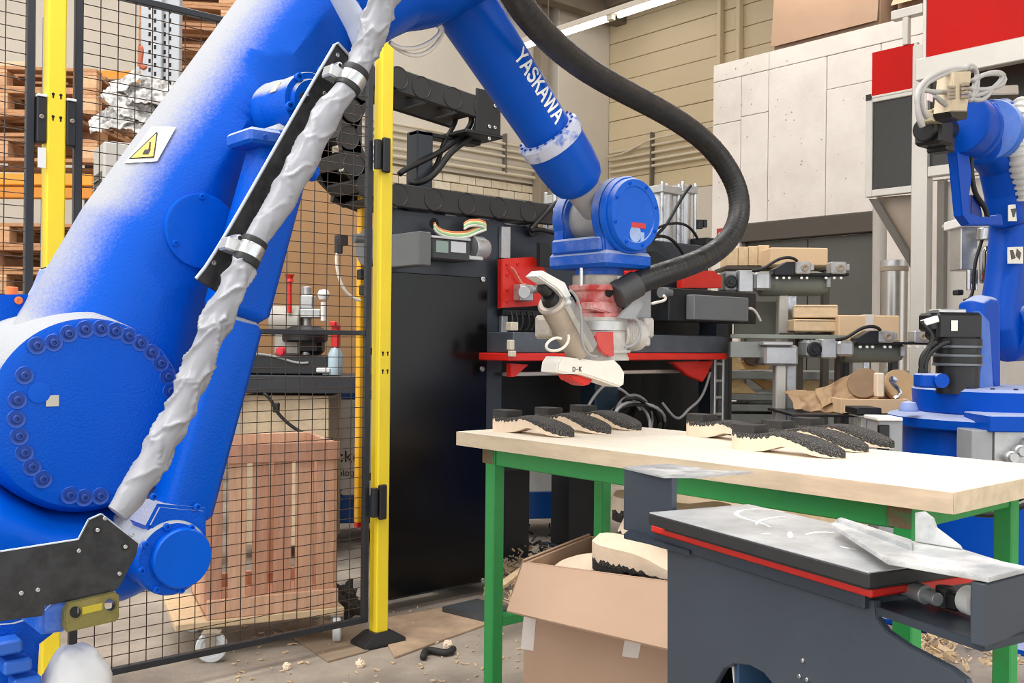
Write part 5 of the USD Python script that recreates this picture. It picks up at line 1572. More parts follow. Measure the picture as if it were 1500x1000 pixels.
for txt_, u, v, h in (('cke', 492, 678, .060), ('nolog', 490, 698, .030), ('X', 496, 727, .03)):
    m_ = meshkit.text_mesh(txt_, h, .002)
    vv = np.array(m_.vertices)
    k = (u - 750) / F
    s = (k * wbp0[1] - wbp0[0]) / (wd_[0] - k * wd_[1])
    o = wbp0 + wd_ * s + EZ * zz_(v) - wn_ * .0005
    wc.part('lettering', trimesh.Trimesh(o + vv[:, :1] * wd_ + vv[:, 1:2] * EZ - vv[:, 2:] * wn_, m_.faces, process=False), black_m, smooth=False, label='black lettering')
solo('far_yellow_post', 'short stretch of yellow post far behind the bench, beside the blue push rod', 'post', ybx(382, 300, 393, 700, 6.1, .05, .005), mat('curtain_yellow', 'f0b21c'))
# grey louvred machine with plastic waste on top
gy = 4.3
gmach = Thing('louvred_machine', 'grey louvred machine housing behind the large robot arm', 'machine', P(190, 400, gy) * [1, 1, 0], yaw=math.radians(35))
gp = P(152, 205, gy); ga_ = math.radians(33)
gx, gyv = np.array([math.cos(ga_), math.sin(ga_), 0]), np.array([-math.sin(ga_), math.cos(ga_), 0])
GAX = np.array([gx, gyv, EZ])
zg = gp[2]
gpale = mat('machine_grey', 'b9b6b0', .5, var=.08, vs=5)
gmach.part('housing', bx(gp + gx * .25 + gyv * .12 - EZ * zg / 2 + EZ * .0, GAX, [.25, .12, zg / 2], .01), gpale)
for k in range(8):
    gmach.part('louvre', bx(gp - gx * .004 + gyv * .12 - EZ * (.16 + k * .032), np.array([gx * .8 + EZ * .6, gyv, EZ * .8 - gx * .6]), [.012, .08, .002], .0005), gpale)
gmach.part('louvre_recess', bx(gp - gx * .001 + gyv * .12 - EZ * .27, GAX, [.002, .085, .14], .001), mat('louvre_dark', '4a4a48', .6))
plast = mat('plastic_film', 'cfcdc9', .22, col2='8f8d8a', vs=22, thr=(.38, .55))
rs = np.random.RandomState(12)
def crumple(c, r, seed, sq=(1, 1, 1), amp=.5, n=3):
    m = trimesh.creation.icosphere(n, 1.0)
    v = np.array(m.vertices)
    k = 1 + amp * (np.abs(meshkit.fbm(v * 2.3 + seed, 3, seed) - .5) * 2 - .4) + amp * .5 * (meshkit.noise(v * 5 + seed, seed) - .5)
    m.vertices = np.asarray(c) + v * k[:, None] * r * np.array(sq)
    return m
def wrap_piece(c, r, seed):
    a_ = seed * 1.7
    x_ = RV * math.cos(.5 * math.sin(a_)) + EZ * math.sin(.5 * math.sin(a_))
    z_ = np.cross(x_, FV * .5 + EZ * .6); z_ /= np.linalg.norm(z_)
    y_ = np.cross(z_, x_)
    z2_ = np.cross(x_, y_)
    return sheet(c, np.array([x_, y_, z2_]), r * 1.25, r * .95, r * .22, seed, .004, 24, 14.)


for k, (u, v, r) in enumerate(((170, 175, .09), (200, 150, .11), (236, 140, .10), (185, 120, .06), (250, 165, .08), (215, 178, .09))):
    solo('plastic_wrap', 'crumpled clear plastic wrap on the grey machine, %s' % ('lowest on the left', 'largest, in the middle', 'right of the middle', 'topmost', 'rightmost, near the robot arm', 'low in the middle')[k], 'plastic wrap',
         wrap_piece(P(u, v + (8 if k == 5 else 0), gy + .25), r, 20 + k), plast, 25, group='plastic wrap on the grey machine')
solo('orange_hook', 'small rusty red hook hanging above the grey machine', 'hook', tube(spline([P(u, v, gy + .2) for u, v in ((206, 68), (207, 82), (206, 94), (210, 100), (213, 96))], 16), .010, 8), mat('hook_rust', 'a5553c', .6), True)
# perforated rack upright, rack beam, pallets
ru = Thing('rack_upright', 'grey perforated steel rack upright behind the mesh gate', 'rack', P(232, 300, 6.2) * [1, 1, 0], yaw=0)
ru.part('upright', tm([ybx(207, -60, 232, 500, 6.2, .06, .004), ybx(235, -60, 258, 500, 6.24, .06, .004)]), mat('rack_grey', 'a9acb0', .5, metal=.3, var=.1, vs=5))
sl_ = []
for row in range(16):
    for u in (219, 227, 241, 249):
        sl_.append(ybx(u - 1.6, 8 + row * 13 + (6 if u in (227, 249) else 0), u + 1.6, 14 + row * 13 + (6 if u in (227, 249) else 0), 6.198 if u < 233 else 6.238, .006, 0))
ru.part('slots', tm(sl_), dark_m, kind='stuff')
ob = mat('rack_orange', 'e0921c', .45, var=.1, vs=5)
rk = Thing('pallet_rack', 'orange pallet rack beam at the far left behind the fence', 'rack', P(40, 290, 6.0) * [1, 1, 0], yaw=0)
rk.part('beam', ybx(-160, 252, 135, 272, 6.0, .05, .005), ob)
rk.part('beam_flange', ybx(-160, 272, 135, 291, 5.985, .05, .005), mat('rack_orange_dark', 'c47a16', .45))
rk.part('rear_beam', ybx(-160, 256, 140, 280, 6.95, .05, .005), ob)
for u in (-150, 70):
    rk.part('rack_leg', tm([bx(P(u, 300, 6.02) * [1, 1, 0] + EZ * 1.5 + FV * .03, np.eye(3), [.04, .04, 1.5], .004)]), mat('rack_blue_grey', '6a6f78', .5))


def pallet_thing(name, label, o, yaw, n_front=5, seed=0, group=None):
    r = random.Random(seed)
    t = Thing(name, label, 'pallet', o, group=group, yaw=yaw)
    c, s = math.cos(yaw), math.sin(yaw)
    A = np.array([[c, s, 0], [-s, c, 0], [0, 0, 1.0]])
    def b(x0, x1, y0, y1, z0, z1):
        return bx(np.asarray(o) + np.array([(x0 + x1) / 2, (y0 + y1) / 2, (z0 + z1) / 2]) @ A, A, [(x1 - x0) / 2, (y1 - y0) / 2, (z1 - z0) / 2], .003)
    for k in range(5):
        y0 = -.4 + k * .172
        t.part('deck_board', b(-.6, .6, y0, y0 + .11, .122, .144), wood_ms[r.randrange(3)])
    for y in (-.4, -.07, .26):
        t.part('base_board', b(-.6, .6, y, y + .10, 0, .022), wood_ms[r.randrange(3)])
    for xx in (-.6, -.07, .46):
        t.part('stringer', b(xx, xx + .14, -.4, .38, .1, .1215), wood_ms[r.randrange(3)])
        for y in (-.4, -.07, .26):
            t.part('block', b(xx, xx + .14, y, y + .1, .0225, .0995), wood_ms[r.randrange(3)])
    return t


base = P(40, 252, 6.4)
ords = ('lowest', 'second from the bottom', 'third from the bottom', 'topmost', 'fifth from the bottom')
p0 = None
for k in range(4):
    o = P(30, 252, 6.42) + EZ * (.002 + k * .1455) + np.array([(.02, -.03, .03, 0)[k], 0, 0])
    lab = 'used wooden pallet on the orange rack beam, %s of four' % ords[k]
    if p0 is None:
        p0 = pallet_thing('pallet', lab, o, math.radians(4), group='pallets stacked on the rack beam')
    else:
        p0.copy(lab, o, math.radians((3, -4, 2, 5)[k]), 'pallets stacked on the rack beam')
nth = ('lowest', 'second', 'third', 'fourth', 'fifth', 'sixth', 'seventh', 'eighth', 'ninth', 'tenth', 'eleventh', 'topmost')
for k in range(12):
    o = P(30, 252, 6.42) * [1, 1, 0] + EZ * (.0 + k * .146) + np.array([.05 * (k % 2), .0, 0])
    p0.copy('used wooden pallet below the rack beam, %s in the stack of twelve' % (nth[k] + ('' if k in (0, 11) else ' from the bottom')), o, math.radians((0, 3, -2, 4, 1, -3, 2, -1, 3, 0, -2, 2)[k]), 'pallets stacked under the rack')
for k in range(6):
    o = P(345, 250, 7.2) + EZ * (k * .146 + .62)
    p0.copy('wooden pallet in the high stack behind the rack upright, %s of six' % ('lowest', 'second from the bottom', 'third from the bottom', 'fourth from the bottom', 'fifth from the bottom', 'topmost')[k], o, math.radians(8 + (k % 3)), 'pallets in the high stack')
zs0 = P(345, 250, 7.2)[2] + .62
rk2 = Thing('rack_shelf', 'high rack shelf carrying pallets behind the rack upright', 'rack', P(345, 300, 7.2) * [1, 1, 0], yaw=0)
rk2.part('beam', bx(P(345, 250, 6.85) * [1, 1, 0] + EZ * (zs0 - .06), np.eye(3), [.95, .025, .058], .004), ob)
rk2.part('beam', bx(P(345, 250, 7.5) * [1, 1, 0] + EZ * (zs0 - .06), np.eye(3), [.95, .025, .058], .004), ob)
for du in (-.93, .93):
    for Yd in (6.9, 7.45):
        rk2.part('rack_leg', bx(P(345, 250, 7.2) * [1, 0, 0] + FV * Yd + np.array([du, 0, (zs0 - .12) / 2]), np.eye(3), [.03, .02, (zs0 - .12) / 2], .003), mat('rack_blue_grey', '6a6f78'))
zc_ = P(30, 252, 6.42)[2] + .002 + 3 * .1455 + .146
c_ = P(140, 180, 6.3)
bxs = Thing('carton', 'brown carton on the stacked pallets behind the mesh gate', 'box', np.array([c_[0], c_[1] + .15, zc_]), yaw=0)
hC = P(140, 117, 6.3)[2] - zc_
bxs.part('carton_body', bx([c_[0], c_[1] + .15, zc_ + hC / 2], np.eye(3), [.22, .15, hC / 2], .004), card_m)
bxs.part('carton_tape', bx([c_[0], c_[1] + .15, zc_ + hC], np.eye(3), [.03, .1505, .0015], .0005), tape_m)
c2_ = P(18, 150, 6.3)
bxs2 = Thing('carton', 'small pale carton at the left end of the stacked pallets', 'box', np.array([c2_[0], c2_[1] + .1, zc_]), yaw=0)
bxs2.part('carton_body', bx([c2_[0], c2_[1] + .1, zc_ + .05], np.eye(3), [.09, .1, .05], .004), cardedge_m)
# ------------------------------------------------------------------ right-hand side
profile_m = mat('profile_alu', 'c8c4bb', .42, metal=.35, var=.06, vs=5)
redpanel_m = mat('panel_red', 'ba140e', .5, var=.06, vs=3, bump=.02, bs=60, spec=.12)
darkglass_m = mat('dark_window', '2b2a26', .3, var=.06, vs=2)
paint_grey = mat('machine_pale', 'b9b2a9', .55, var=.08, vs=3)
AP = 6.1
ac = Thing('aluminium_enclosure', 'tall aluminium framed machine enclosure with red and dark panels', 'enclosure', W(6.2, 2.6, 0))


def pa(u0, v0, u1, v1, a, th, r=.003):
    """plate on plane a (facing the fence side), corners from the picture"""
    b0, z1 = PA(u0, v0, a)
    b1, z0 = PA(u1, v1, a)
    return gb(a, a + th, min(b0, b1), max(b0, b1), min(z0, z1), max(z0, z1), r)


bL = PA(1268, 200, AP)[0]
bC = PA(1336, 200, AP)[0]
bC2 = PA(1359, 200, AP)[0]
zW1, zW0 = PA(1268, 146, AP)[1], PA(1268, 289, AP)[1]
zR1, zR0 = PA(1275, 77, AP)[1], PA(1275, 141, AP)[1]
P_ = .045
ac.part('column', gb(AP - .01, AP + .08, bC2, bC, 0, zR1 - .02, .006), profile_m)
ac.part('window_profile', gb(AP, AP + P_, bL - P_, bL, zW0, zW1 + .02, .004), profile_m)
ac.part('window_profile', gb(AP, AP + P_, bC, bL - P_, zW0, zW0 + P_, .004), profile_m)
ac.part('window_profile', gb(AP, AP + P_, bC, bL - P_, zW1 - P_ * .6, zW1, .004), profile_m)
ac.part('dark_pane', gb(AP + .015, AP + .025, bC, bL - P_, zW0 + P_, zW1 - P_ * .6, .001), darkglass_m)
ac.part('corner_cap', gb(AP - .006, AP + .0, bL - .04, bL + .0, zW1 - .01, zW1 + .03, .002), plastic_m)
ac.part('red_panel', gb(AP + .01, AP + .022, bC + .0, PA(1276, 100, AP)[0], zR0 + .0, zR1, .002), redpanel_m)
ac.part('panel_trim', gb(AP, AP + .03, bC - .03, bC - .005, zR0, zR1 + .0, .003), profile_m)
ac.part('panel_trim', gb(AP, AP + .03, bC, PA(1274, 100, AP)[0], zW1, zR0, .003), profile_m)
bE = 1.2
zB1, zB0 = PA(1358, -60, AP - .35)[1], PA(1358, 84, AP - .35)[1]
A2 = AP - .35
ac.part('red_panel', gb(A2, A2 + .012, bE, PA(1357, 50, A2)[0], zB0, zB1, .002), redpanel_m)
ac.part('panel_trim', gb(A2 - .005, A2 + .03, PA(1357, 50, A2)[0], PA(1352, 50, A2)[0], zB0 - .01, zB1, .003), profile_m)
ac.part('cross_profile', gb(A2 - .01, A2 + .06, bE, PA(1342, 110, A2)[0], PA(1358, 116, A2)[1], zB0, .005), profile_m)
ac.part('cross_profile', gb(AP - .005, AP + .06, bE, bC2, PA(1360, 259, AP)[1], PA(1360, 244, AP)[1], .005), profile_m)
ac.part('dark_pane', gb(AP + .03, AP + .04, bE, bC2, PA(1360, 250, AP)[1], PA(1360, 100, AP)[1], .001), darkglass_m)
ac.part('panel_trim', gb(A2 + .03, AP + .03, PA(1357, 50, A2)[0] - .05, PA(1357, 50, A2)[0] - .02, PA(1358, 116, A2)[1], zB0, .003), profile_m)
ac.part('pale_panel', gb(AP + .10, AP + .115, bE, bC2 - .05, .1, PA(1370, 264, AP)[1], .002), paint_grey)
ac.part('dark_post', gb(AP + .04, AP + .09, bC2 - .09, bC2 - .045, .0, PA(1370, 262, AP)[1], .003), mat('post_brown_grey', '6b665d', .5, var=.1, vs=4))
ac.part('pale_panel', gb(AP + .03, AP + .04, bC2, bC2 + .30, .0, .9, .002), mat('panel_mid_grey', '8e8a82', .5, var=.08, vs=4))
# sloping brace under the window and brown plate behind it
ac.part('brace', ngon([W(AP + .02, *PA(u, v, AP + .02)) for u, v in ((1272, 291), (1285, 291), (1333, 372), (1333, 392))], E1, .04, .003), mat('brace_dark', '5b554d', .5, var=.1, vs=4))
ac.part('brown_plate', ngon([W(AP + .10, *PA(u, v, AP + .1)) for u, v in ((1283, 289), (1335, 285), (1335, 372))], E1, .01, .002), mat('plate_taupe', '9c8c7c', .35, var=.1, vs=4))
ac.part('foot_beam', gb(AP, AP + .08, bE, bC2, 0, .06, .004), profile_m)
ac.part('top_frame', tm([gb(AP, AP + .06, PA(1352, 5, AP)[0], PA(1305, 5, AP)[0], zR1 + .18, zR1 + .24, .004)]), profile_m)
ac.part('top_frame', gb(AP, AP + .04, PA(1322, 5, AP)[0] - .04, PA(1322, 5, AP)[0], zR1 + .0, zR1 + .18, .004), profile_m)
ac.part('top_frame', gb(AP, AP + .04, bC2, bC2 + .04, zR1 - .02, zR1 + .3, .004), profile_m)
# stainless canister beside the door
cn = P(1309, 480, 6.9)
cs = Thing('steel_canister', 'tall stainless steel canister between the grey door and the enclosure', 'canister', cn * [1, 1, 0], yaw=0)
rc = 19 / F * 6.9
cs.part('canister_body', lathe(cn * [1, 1, 0], EZ, [(0, .0), (rc, .0), (rc, P(1309, 396, 6.9)[2]), (rc * .9, P(1309, 392, 6.9)[2]), (0, P(1309, 392, 6.9)[2])], 36), mat('stainless', 'b9b6b0', .28, metal=.9, var=.1, vs=6), smooth=35)
cs.part('canister_collar', lathe(cn * [1, 1, 0] + EZ * P(1309, 398, 6.9)[2], EZ, [(rc, 0), (rc * 1.04, .005), (rc * 1.04, .035), (rc, .04)], 36), steelgrey_m)
cs.part('canister_lid', lathe(cn * [1, 1, 0] + EZ * (P(1309, 392, 6.9)[2] - .002), EZ, [(0, 0), (rc * 1.02, 0), (rc * 1.02, .05), (rc * .4, .06), (0, .06)], 36), alu_m)
solo('door_post', 'pale round post between the grey door and the canister', 'post', cyl(P(1288, 400, 7.3) * [1, 1, 0], P(1288, 400, 7.3) * [1, 1, 0] + EZ * 2.1, .05, n=16), paint_grey)

fsg = Thing('fire_sign', 'small red and white fire equipment sign on the concrete wall', 'sign', W(CA - .01, PA(1056, 345, CA)[0], PA(1056, 352, CA)[1]))
sb0, sz1 = PA(1051, 335, CA); sb1, sz0 = PA(1061, 354, CA)
fsg.part('sign_plate', gb(CA - .012, CA - .005, sb1, sb0, sz0, sz1, .001), mat('sign_red', 'b8323a', .5))
fsg.part('sign_symbol', lathe(W(CA - .0122, (sb0 + sb1) / 2, (sz0 + sz1) / 2), -E1, [(.028, 0), (.028, .001), (.014, .001), (.014, 0)], 20), white_m)
# large cartons on the roof of the concrete room
zt3 = 3.791
b0_, b1_ = PA(1289, 50, CA + .15)[0], PA(1134, 50, CA + .15)[0]
hh = PA(1134, -6, CA + .15)[1] - zt3
ct = Thing('carton', 'large flat cardboard carton on top of the concrete room', 'box', W(CA + .6, (b0_ + b1_) / 2, zt3))
ct.part('carton_body', gb(CA + .15, CA + 1.05, b0_, b1_, zt3, zt3 + hh, .006), card_m)
ct.part('front_flap', hull([W(CA + .14, b0_, zt3 + hh * .98), W(CA + .14, b1_, zt3 + hh * .98), W(CA + .10, b1_, zt3 + .07), W(CA + .10, b0_, zt3 + .07), W(CA + .148, b0_, zt3 + hh * .98), W(CA + .148, b1_, zt3 + hh * .98), W(CA + .108, b1_, zt3 + .07), W(CA + .108, b0_, zt3 + .07)]), card_m)
ct.part('side_flap', hull([W(CA + .16, b1_ + .002, zt3 + hh * .98), W(CA + 1.0, b1_ + .002, zt3 + hh * .98), W(CA + .2, b1_ + .06, zt3 + .15), W(CA + .9, b1_ + .06, zt3 + .15), W(CA + .16, b1_ + .01, zt3 + hh * .98), W(CA + .2, b1_ + .068, zt3 + .15)]), card_m)
ct2 = Thing('carton', 'smaller carton beside the large one on top of the concrete room', 'box', W(CA + .5, b0_ - .3, zt3))
ct2.part('carton_body', gb(CA + .35, CA + .9, b0_ - .52, b0_ - .05, zt3, zt3 + .42, .006), card_m)
ct2.part('top_flap', hull([W(CA + .34, b0_ - .5, zt3 + .42), W(CA + .34, b0_ - .07, zt3 + .42), W(CA + .2, b0_ - .5, zt3 + .2), W(CA + .2, b0_ - .07, zt3 + .2), W(CA + .35, b0_ - .5, zt3 + .42), W(CA + .35, b0_ - .07, zt3 + .42)]), cardedge_m)

# ------------------------------------------------------------------ second robot
rblue = mat('robot_blue_far', '0048b0', .36, var=.05, vs=4, bump=.06, bs=100, dust='c3cadb', dust_sheen_amt=.7, dust_sheen_lo=.45, dust_sheen_hi=.8, dust_n=.2, spec=.16)
rbl2 = mat('robot_blue_far_light', '3a6cc4', .4, var=.05, vs=4, dust='d8dcea', dust_sheen_amt=.6, dust_sheen_lo=-.2, dust_sheen_hi=.8, dust_n=.6, spec=.2)
motor_m = mat('motor_black', '16171a', .4, var=.2, vs=10)
B2 = 1.70
r2c = P(1462, 600, 3.85) * [1, 1, 0]
r2 = Thing('industrial_robot', 'blue industrial robot with looped grey cables, at the right edge behind the table', 'robot', r2c)
s2 = 3.85 / F
zz2 = lambda v: 1.06 - (v - 500 - 7) * s2
r2.part('floor_plate', bx(r2c + EZ * .012 - E2 * .05, GA, [.40, .42, .012], .004), rblue)
r2.part('pedestal', lathe(r2c + EZ * .024, EZ, [(0, 0), (142 * s2, 0), (142 * s2, .03), (132 * s2, .05), (130 * s2, zz2(634)), (0, zz2(634))], 48), rblue, smooth=35)
r2.part('base_flange', lathe(r2c + EZ * zz2(626), EZ, [(0, 0), (140 * s2, 0), (150 * s2, .012), (152 * s2, .045), (148 * s2, .05), (120 * s2, .062), (0, .07)], 56), rblue, smooth=30)
tt = r2.part('turntable', lathe(r2c + EZ * zz2(612), EZ, [(0, 0), (104 * s2, 0), (116 * s2, .03), (118 * s2, zz2(570) - zz2(612)), (114 * s2, zz2(566) - zz2(612)), (0, zz2(564) - zz2(612))], 56), rblue, smooth=30)
for k in range(14):
    t = -math.pi / 2 + (k - 7) * .26
    r2.part('turntable_bolt', screw(r2c + EZ * (zz2(565)) + 110 * s2 * np.array([math.cos(t), math.sin(t), 0]) - EZ * .003, EZ, .008, .006, 10), mat('bolt_dark', '15244a', .5), parent=tt)
r2.part('flange_knob', lathe(P(1331, 598, 3.72), EZ, [(.035, -.01), (.034, .0), (.026, .022), (0, .03)], 20), rbl2)
r2.part('lifting_lug', tm([bx(P(1361, 557, 3.62), np.eye(3), [.045, .035, .026], .006), lathe(P(1375, 557, 3.60), -FV, [(0, 0), (.020, 0), (.026, .006), (.026, .03), (0, .03)], 20)]), rblue)
r2.part('connector_box', ybx(1450, 608, 1560, 634, 3.42, .2, .004), rblue)
r2.part('connector_plate', ybx(1424, 630, 1454, 700, 3.44, .12, .003), mat('plate_grey', '9b9da0'))
cp = r2.part('cable_panel', ybx(1456, 630, 1560, 700, 3.46, .12, .003), alu_m)
for k in range(3):
    r2.part('round_connector', lathe(P(1476 + k * 13, 668 - 9 * k, 3.46), -FV, [(0, 0), (.022, 0), (.022, .03), (.016, .034), (.016, .05), (0, .05)], 18), alu_m, parent=cp)
r2.part('shoulder', inflate(ppoly([(1420, 440), (1434, 432), (1446, 434), (1450, 450), (1450, 575), (1434, 575), (1430, 540), (1421, 505), (1417, 470)], B2), B2, .05, .03, .015), rblue, smooth=True)
r2.part('shoulder_web', slab_b([(1436, 455), (1450, 470), (1456, 575), (1434, 575), (1437, 520)], B2 - .06, .03, .004), rbl2)
arm2 = ppoly([(1452, 455), (1460, 400), (1466, 340), (1466, 315), (1500, 300), (1530, 330), (1530, 440), (1520, 500), (1500, 528), (1475, 530), (1458, 512), (1450, 485)], B2 + .06)
r2.part('lower_arm', inflate(arm2, B2 + .06, .07, .06, .02), rblue, smooth=True)
bowl = lathe(PW(1486, 482, B2 + .06) - E1 * .0, -E2 * .25 + E1 * .97, [(0, -.10), (.12, -.10), (.13, -.08), (.13, .04), (.12, .05), (0, .05)], 40)
r2.part('shoulder_motor_hub', bowl, rblue, smooth=35)
r2.part('upper_casting', inflate(ppoly([(1440, 150), (1462, 144), (1470, 170), (1480, 220), (1500, 265), (1540, 330), (1466, 334), (1462, 290), (1455, 258), (1440, 240), (1432, 200)], B2 + .04), B2 + .04, .07, .04, .015), rblue, smooth=True)
r2.part('elbow_drum', tm([lathe(PW(1414, 186, B2), E1 * .9 + E2 * .1, [(0, -.085), (.11, -.085), (.115, -.075), (.115, .03), (.12, .035), (.12, .06), (0, .06)], 44)]), rblue, smooth=35)
r2.part('elbow_ring', tm([lathe(PW(1448, 190, B2 + .02), E1 * .9 + E2 * .1, [(0, 0), (.118, 0), (.122, .01), (.122, .05), (.1, .07), (0, .07)], 44)]), rbl2, smooth=35)
r2.part('link_rod', slab_b([(1401, 222), (1420, 222), (1424, 258), (1420, 290), (1422, 312), (1440, 318), (1468, 314), (1470, 330), (1420, 330), (1410, 316)], B2 - .02, .035, .004), rblue)
r2.part('link_web', slab_b([(1424, 285), (1434, 288), (1440, 318), (1422, 318)], B2 + .0, .02, .003), mat('robot_blue_dark', '12307a', .45))
r2.part('link_cable', tube(spline([PW(u, v, B2 - .01) for u, v in ((1423, 225), (1424, 260), (1430, 285), (1440, 300), (1446, 318))], 20), .010, 8), cable_m, smooth=True)
em = r2.part('elbow_motor', tm([bx(PW(1368, 196, B2 + .0), GA, [.05, .05, .045], .01), cyl(PW(1352, 190, B2), PW(1390, 190, B2), .04, n=20), bx(PW(1378, 212, B2 + .0), GA, [.03, .04, .03], .006)]), motor_m)
for u_, v_, h_ in ((1362, 172, [.026, .03, .022]), (1379, 168, [.017, .03, .026])):
    r2.part('motor_plug', bx(PW(u_, v_, B2 - .03), GA, h_, .005), mat('plug_tan', 'b3a588', .5, var=.2, vs=20), parent=em)
r2.part('motor_plug_ribs', tm([bx(PW(1370 + 2 * k, 164 + 7 * k, B2 - .065), GA, [.03, .004, .004], .001) for k in range(3)]), mat('plug_tan', 'b3a588', .5, var=.2, vs=20), parent=em)
vb = r2.part('valve_block', tm([slab_b([(1398, 105), (1423, 104), (1422, 122), (1411, 122), (1411, 140), (1419, 145), (1417, 163), (1392, 163)], B2 - .14, .06, .003)]), mat('valve_beige', 'cfbd9f', .5, var=.1, vs=14))
r2.part('valve_base', slab_b([(1391, 163), (1418, 163), (1417, 174), (1405, 177), (1394, 172)], B2 - .145, .06, .003), motor_m, parent=vb)
for k in range(4):
    r2.part('valve_fitting', cyl(PW(1389, 128 + 5 * k, B2 - .15), PW(1398, 128 + 5 * k, B2 - .15), .006, n=10), steelgrey_m, parent=vb)
    r2.part('valve_fitting', cyl(PW(1410, 124 + 6 * k, B2 - .15), PW(1418, 124 + 6 * k, B2 - .15), .006, n=10), steelgrey_m, parent=vb)
r2.part('junction_box', slab_b([(1440, 132), (1452, 126), (1492, 124), (1493, 138), (1440, 139)], B2 + .0, .12, .004), mat('box_taupe', 'b5aba0', .5))
r2.part('junction_tray', slab_b([(1440, 139), (1493, 138), (1493, 152), (1440, 148)], B2 + .02, .1, .004), motor_m)
for pts in (((1352, 185), (1346, 165), (1343, 140), (1352, 122), (1372, 108), (1395, 101), (1414, 101)), ((1350, 185), (1344, 160), (1346, 135), (1360, 133), (1380, 135), (1396, 134)), ((1358, 172), (1350, 150), (1352, 130), (1368, 116), (1390, 106), (1416, 100)),
            ((1370, 140), (1378, 148), (1386, 154)), ((1414, 100), (1426, 98), (1431, 108), (1428, 122), (1424, 140), (1420, 148)), ((1418, 101), (1429, 103), (1432, 118), (1427, 140)),
            ((1420, 130), (1440, 131), (1458, 128), (1472, 118), (1470, 110), (1455, 106), (1436, 112), (1424, 118)), ((1420, 140), (1442, 136), (1462, 122), (1468, 112), (1452, 108), (1434, 114)), ((1424, 145), (1440, 145), (1452, 132))):
    r2.part('looped_cable', tube(spline([PW(u, v, B2 - .12) for u, v in pts], 30), .0085, 8), mat('cable_pale_grey', 'b4b2ae', .5), smooth=True)
r2.part('cable_tag', bx(PW(1362, 143, B2 - .14), GA, [.016, .003, .012], .001), mat('tag_pink', 'e8d4d4', .5))
hq = spline([PW(u, v, B2 - .05) for u, v in ((1500, 158), (1492, 180), (1490, 215), (1496, 245), (1506, 290))], 160)
r2.part('ribbed_sleeve', tube(hq, .046 * (1 + .10 * np.sign(np.sin(np.arange(160) * 2 * math.pi / 11))), 20), mat('sleeve_white', 'd2d0c8', .5, var=.1, vs=14), smooth=30)
r2.part('safety_sticker', slab_b([(1478, 300), (1500, 298), (1500, 324), (1478, 324)], B2 - .018, .004, .0005), stickerw_m)
r2.part('safety_sticker', slab_b([(1477, 362), (1499, 361), (1499, 386), (1477, 386)], B2 - .018, .004, .0005), stickerw_m)
for pts in (((1481, 306), (1496, 304), (1496, 308), (1488, 310), (1486, 318), (1484, 318)), ((1490, 314), (1497, 312), (1497, 321), (1490, 321)), ((1480, 366), (1484, 366), (1488, 378), (1482, 380)), ((1490, 364), (1496, 370), (1494, 380), (1488, 374))):
    r2.part('sticker_print', slab_b(pts, B2 - .0195, .0015, 0), mat('print_grey', '55524c', .6))
sm = r2.part('swing_motor', tm([lathe(P(1402, 568, 3.72), EZ, [(0, -.02), (.075, -.02), (.075, .09), (.085, .095), (.085, .125), (.078, .13), (.078, .155), (.085, .16), (.085, .185), (.06, .19), (0, .19)], 36)]), motor_m, smooth=30)
r2.part('motor_fins', tm([lathe(P(1402, 536 - 13 * k, 3.72), EZ, [(.08, 0), (.088, .003), (.088, .010), (.08, .013)], 36) for k in range(3)]), mat('fin_grey', '6f7478', .4, metal=.4), parent=sm)
lm = r2.part('shoulder_motor', tm([bx(P(1396, 478, 3.74), np.eye(3), [.085, .06, .052], .012), bx(P(1364, 472, 3.74), np.eye(3), [.03, .05, .035], .01)]), motor_m)
r2.part('motor_label', bx(P(1398, 477, 3.678), np.eye(3), [.012, .002, .02], .0005), stickerw_m, parent=lm)
r2.part('motor_collar', ybx(1376, 452, 1416, 462, 3.70, .1, .004), alu_m, parent=lm)
r2.part('motor_plug', tm([bx(P(1362, 470, 3.66), np.array([[.95, 0, .3], [0, 1, 0], [-.3, 0, .95]]), [.03, .012, .012], .002)]), white_m, parent=lm)
for pts in (((1350, 470), (1356, 480), (1365, 492), (1356, 520), (1348, 545), (1352, 560)), ((1372, 500), (1360, 510), (1350, 525), (1354, 550)), ((1390, 500), (1374, 508), (1360, 522), (1358, 560))):
    r2.part('motor_cable', tube(spline([P(u, v, 3.64) for u, v in pts], 24), .009, 8), cable_m, smooth=True)
# white sheet and gripper parts between robot and enclosure
gr = Thing('gripper_rack', 'polished gripper cylinders hanging beside the right robot arm', 'gripper', P(1445, 380, 4.6), yaw=0)
gr.part('mount_plate', ybx(1410, 318, 1470, 332, 4.55, .2, .004), white_m)
gr.part('hanger_plate', ybx(1408, 332, 1432, 395, 4.6, .12, .004), alu_m)
gr.part('polished_cylinder', tm([lathe(P(1453, 415, 4.55), EZ, [(0, 0), (.05, .0), (.055, .02), (.055, .14), (.04, .17), (0, .17)], 28)]), mat('chrome', 'd6d6d6', .12, metal=1.), smooth=35)
gr.part('upper_cylinder', tm([cyl(P(1447, 352, 4.52), P(1447, 334, 4.52), .05, n=20)]), steel_m)
gr.part('guide_rod', cyl(P(1420, 425, 4.6), P(1420, 395, 4.6), .014, n=12), steel_m)
gr.part('guide_rod', cyl(P(1428, 425, 4.6), P(1428, 395, 4.6), .014, n=12), steel_m)
gr.part('air_line', tube(spline([P(u, v, 4.52) for u, v in ((1440, 334), (1436, 360), (1428, 390), (1424, 430), (1412, 440))], 20), .008, 8), cable_m, smooth=True)
gr.part('sensor_block', ybx(1402, 424, 1412, 432, 4.6, .05, .004), plastic_m)
gr.part('support_post', ybx(1464, 330, 1476, 700, 4.9, .06, .003), paint_grey)
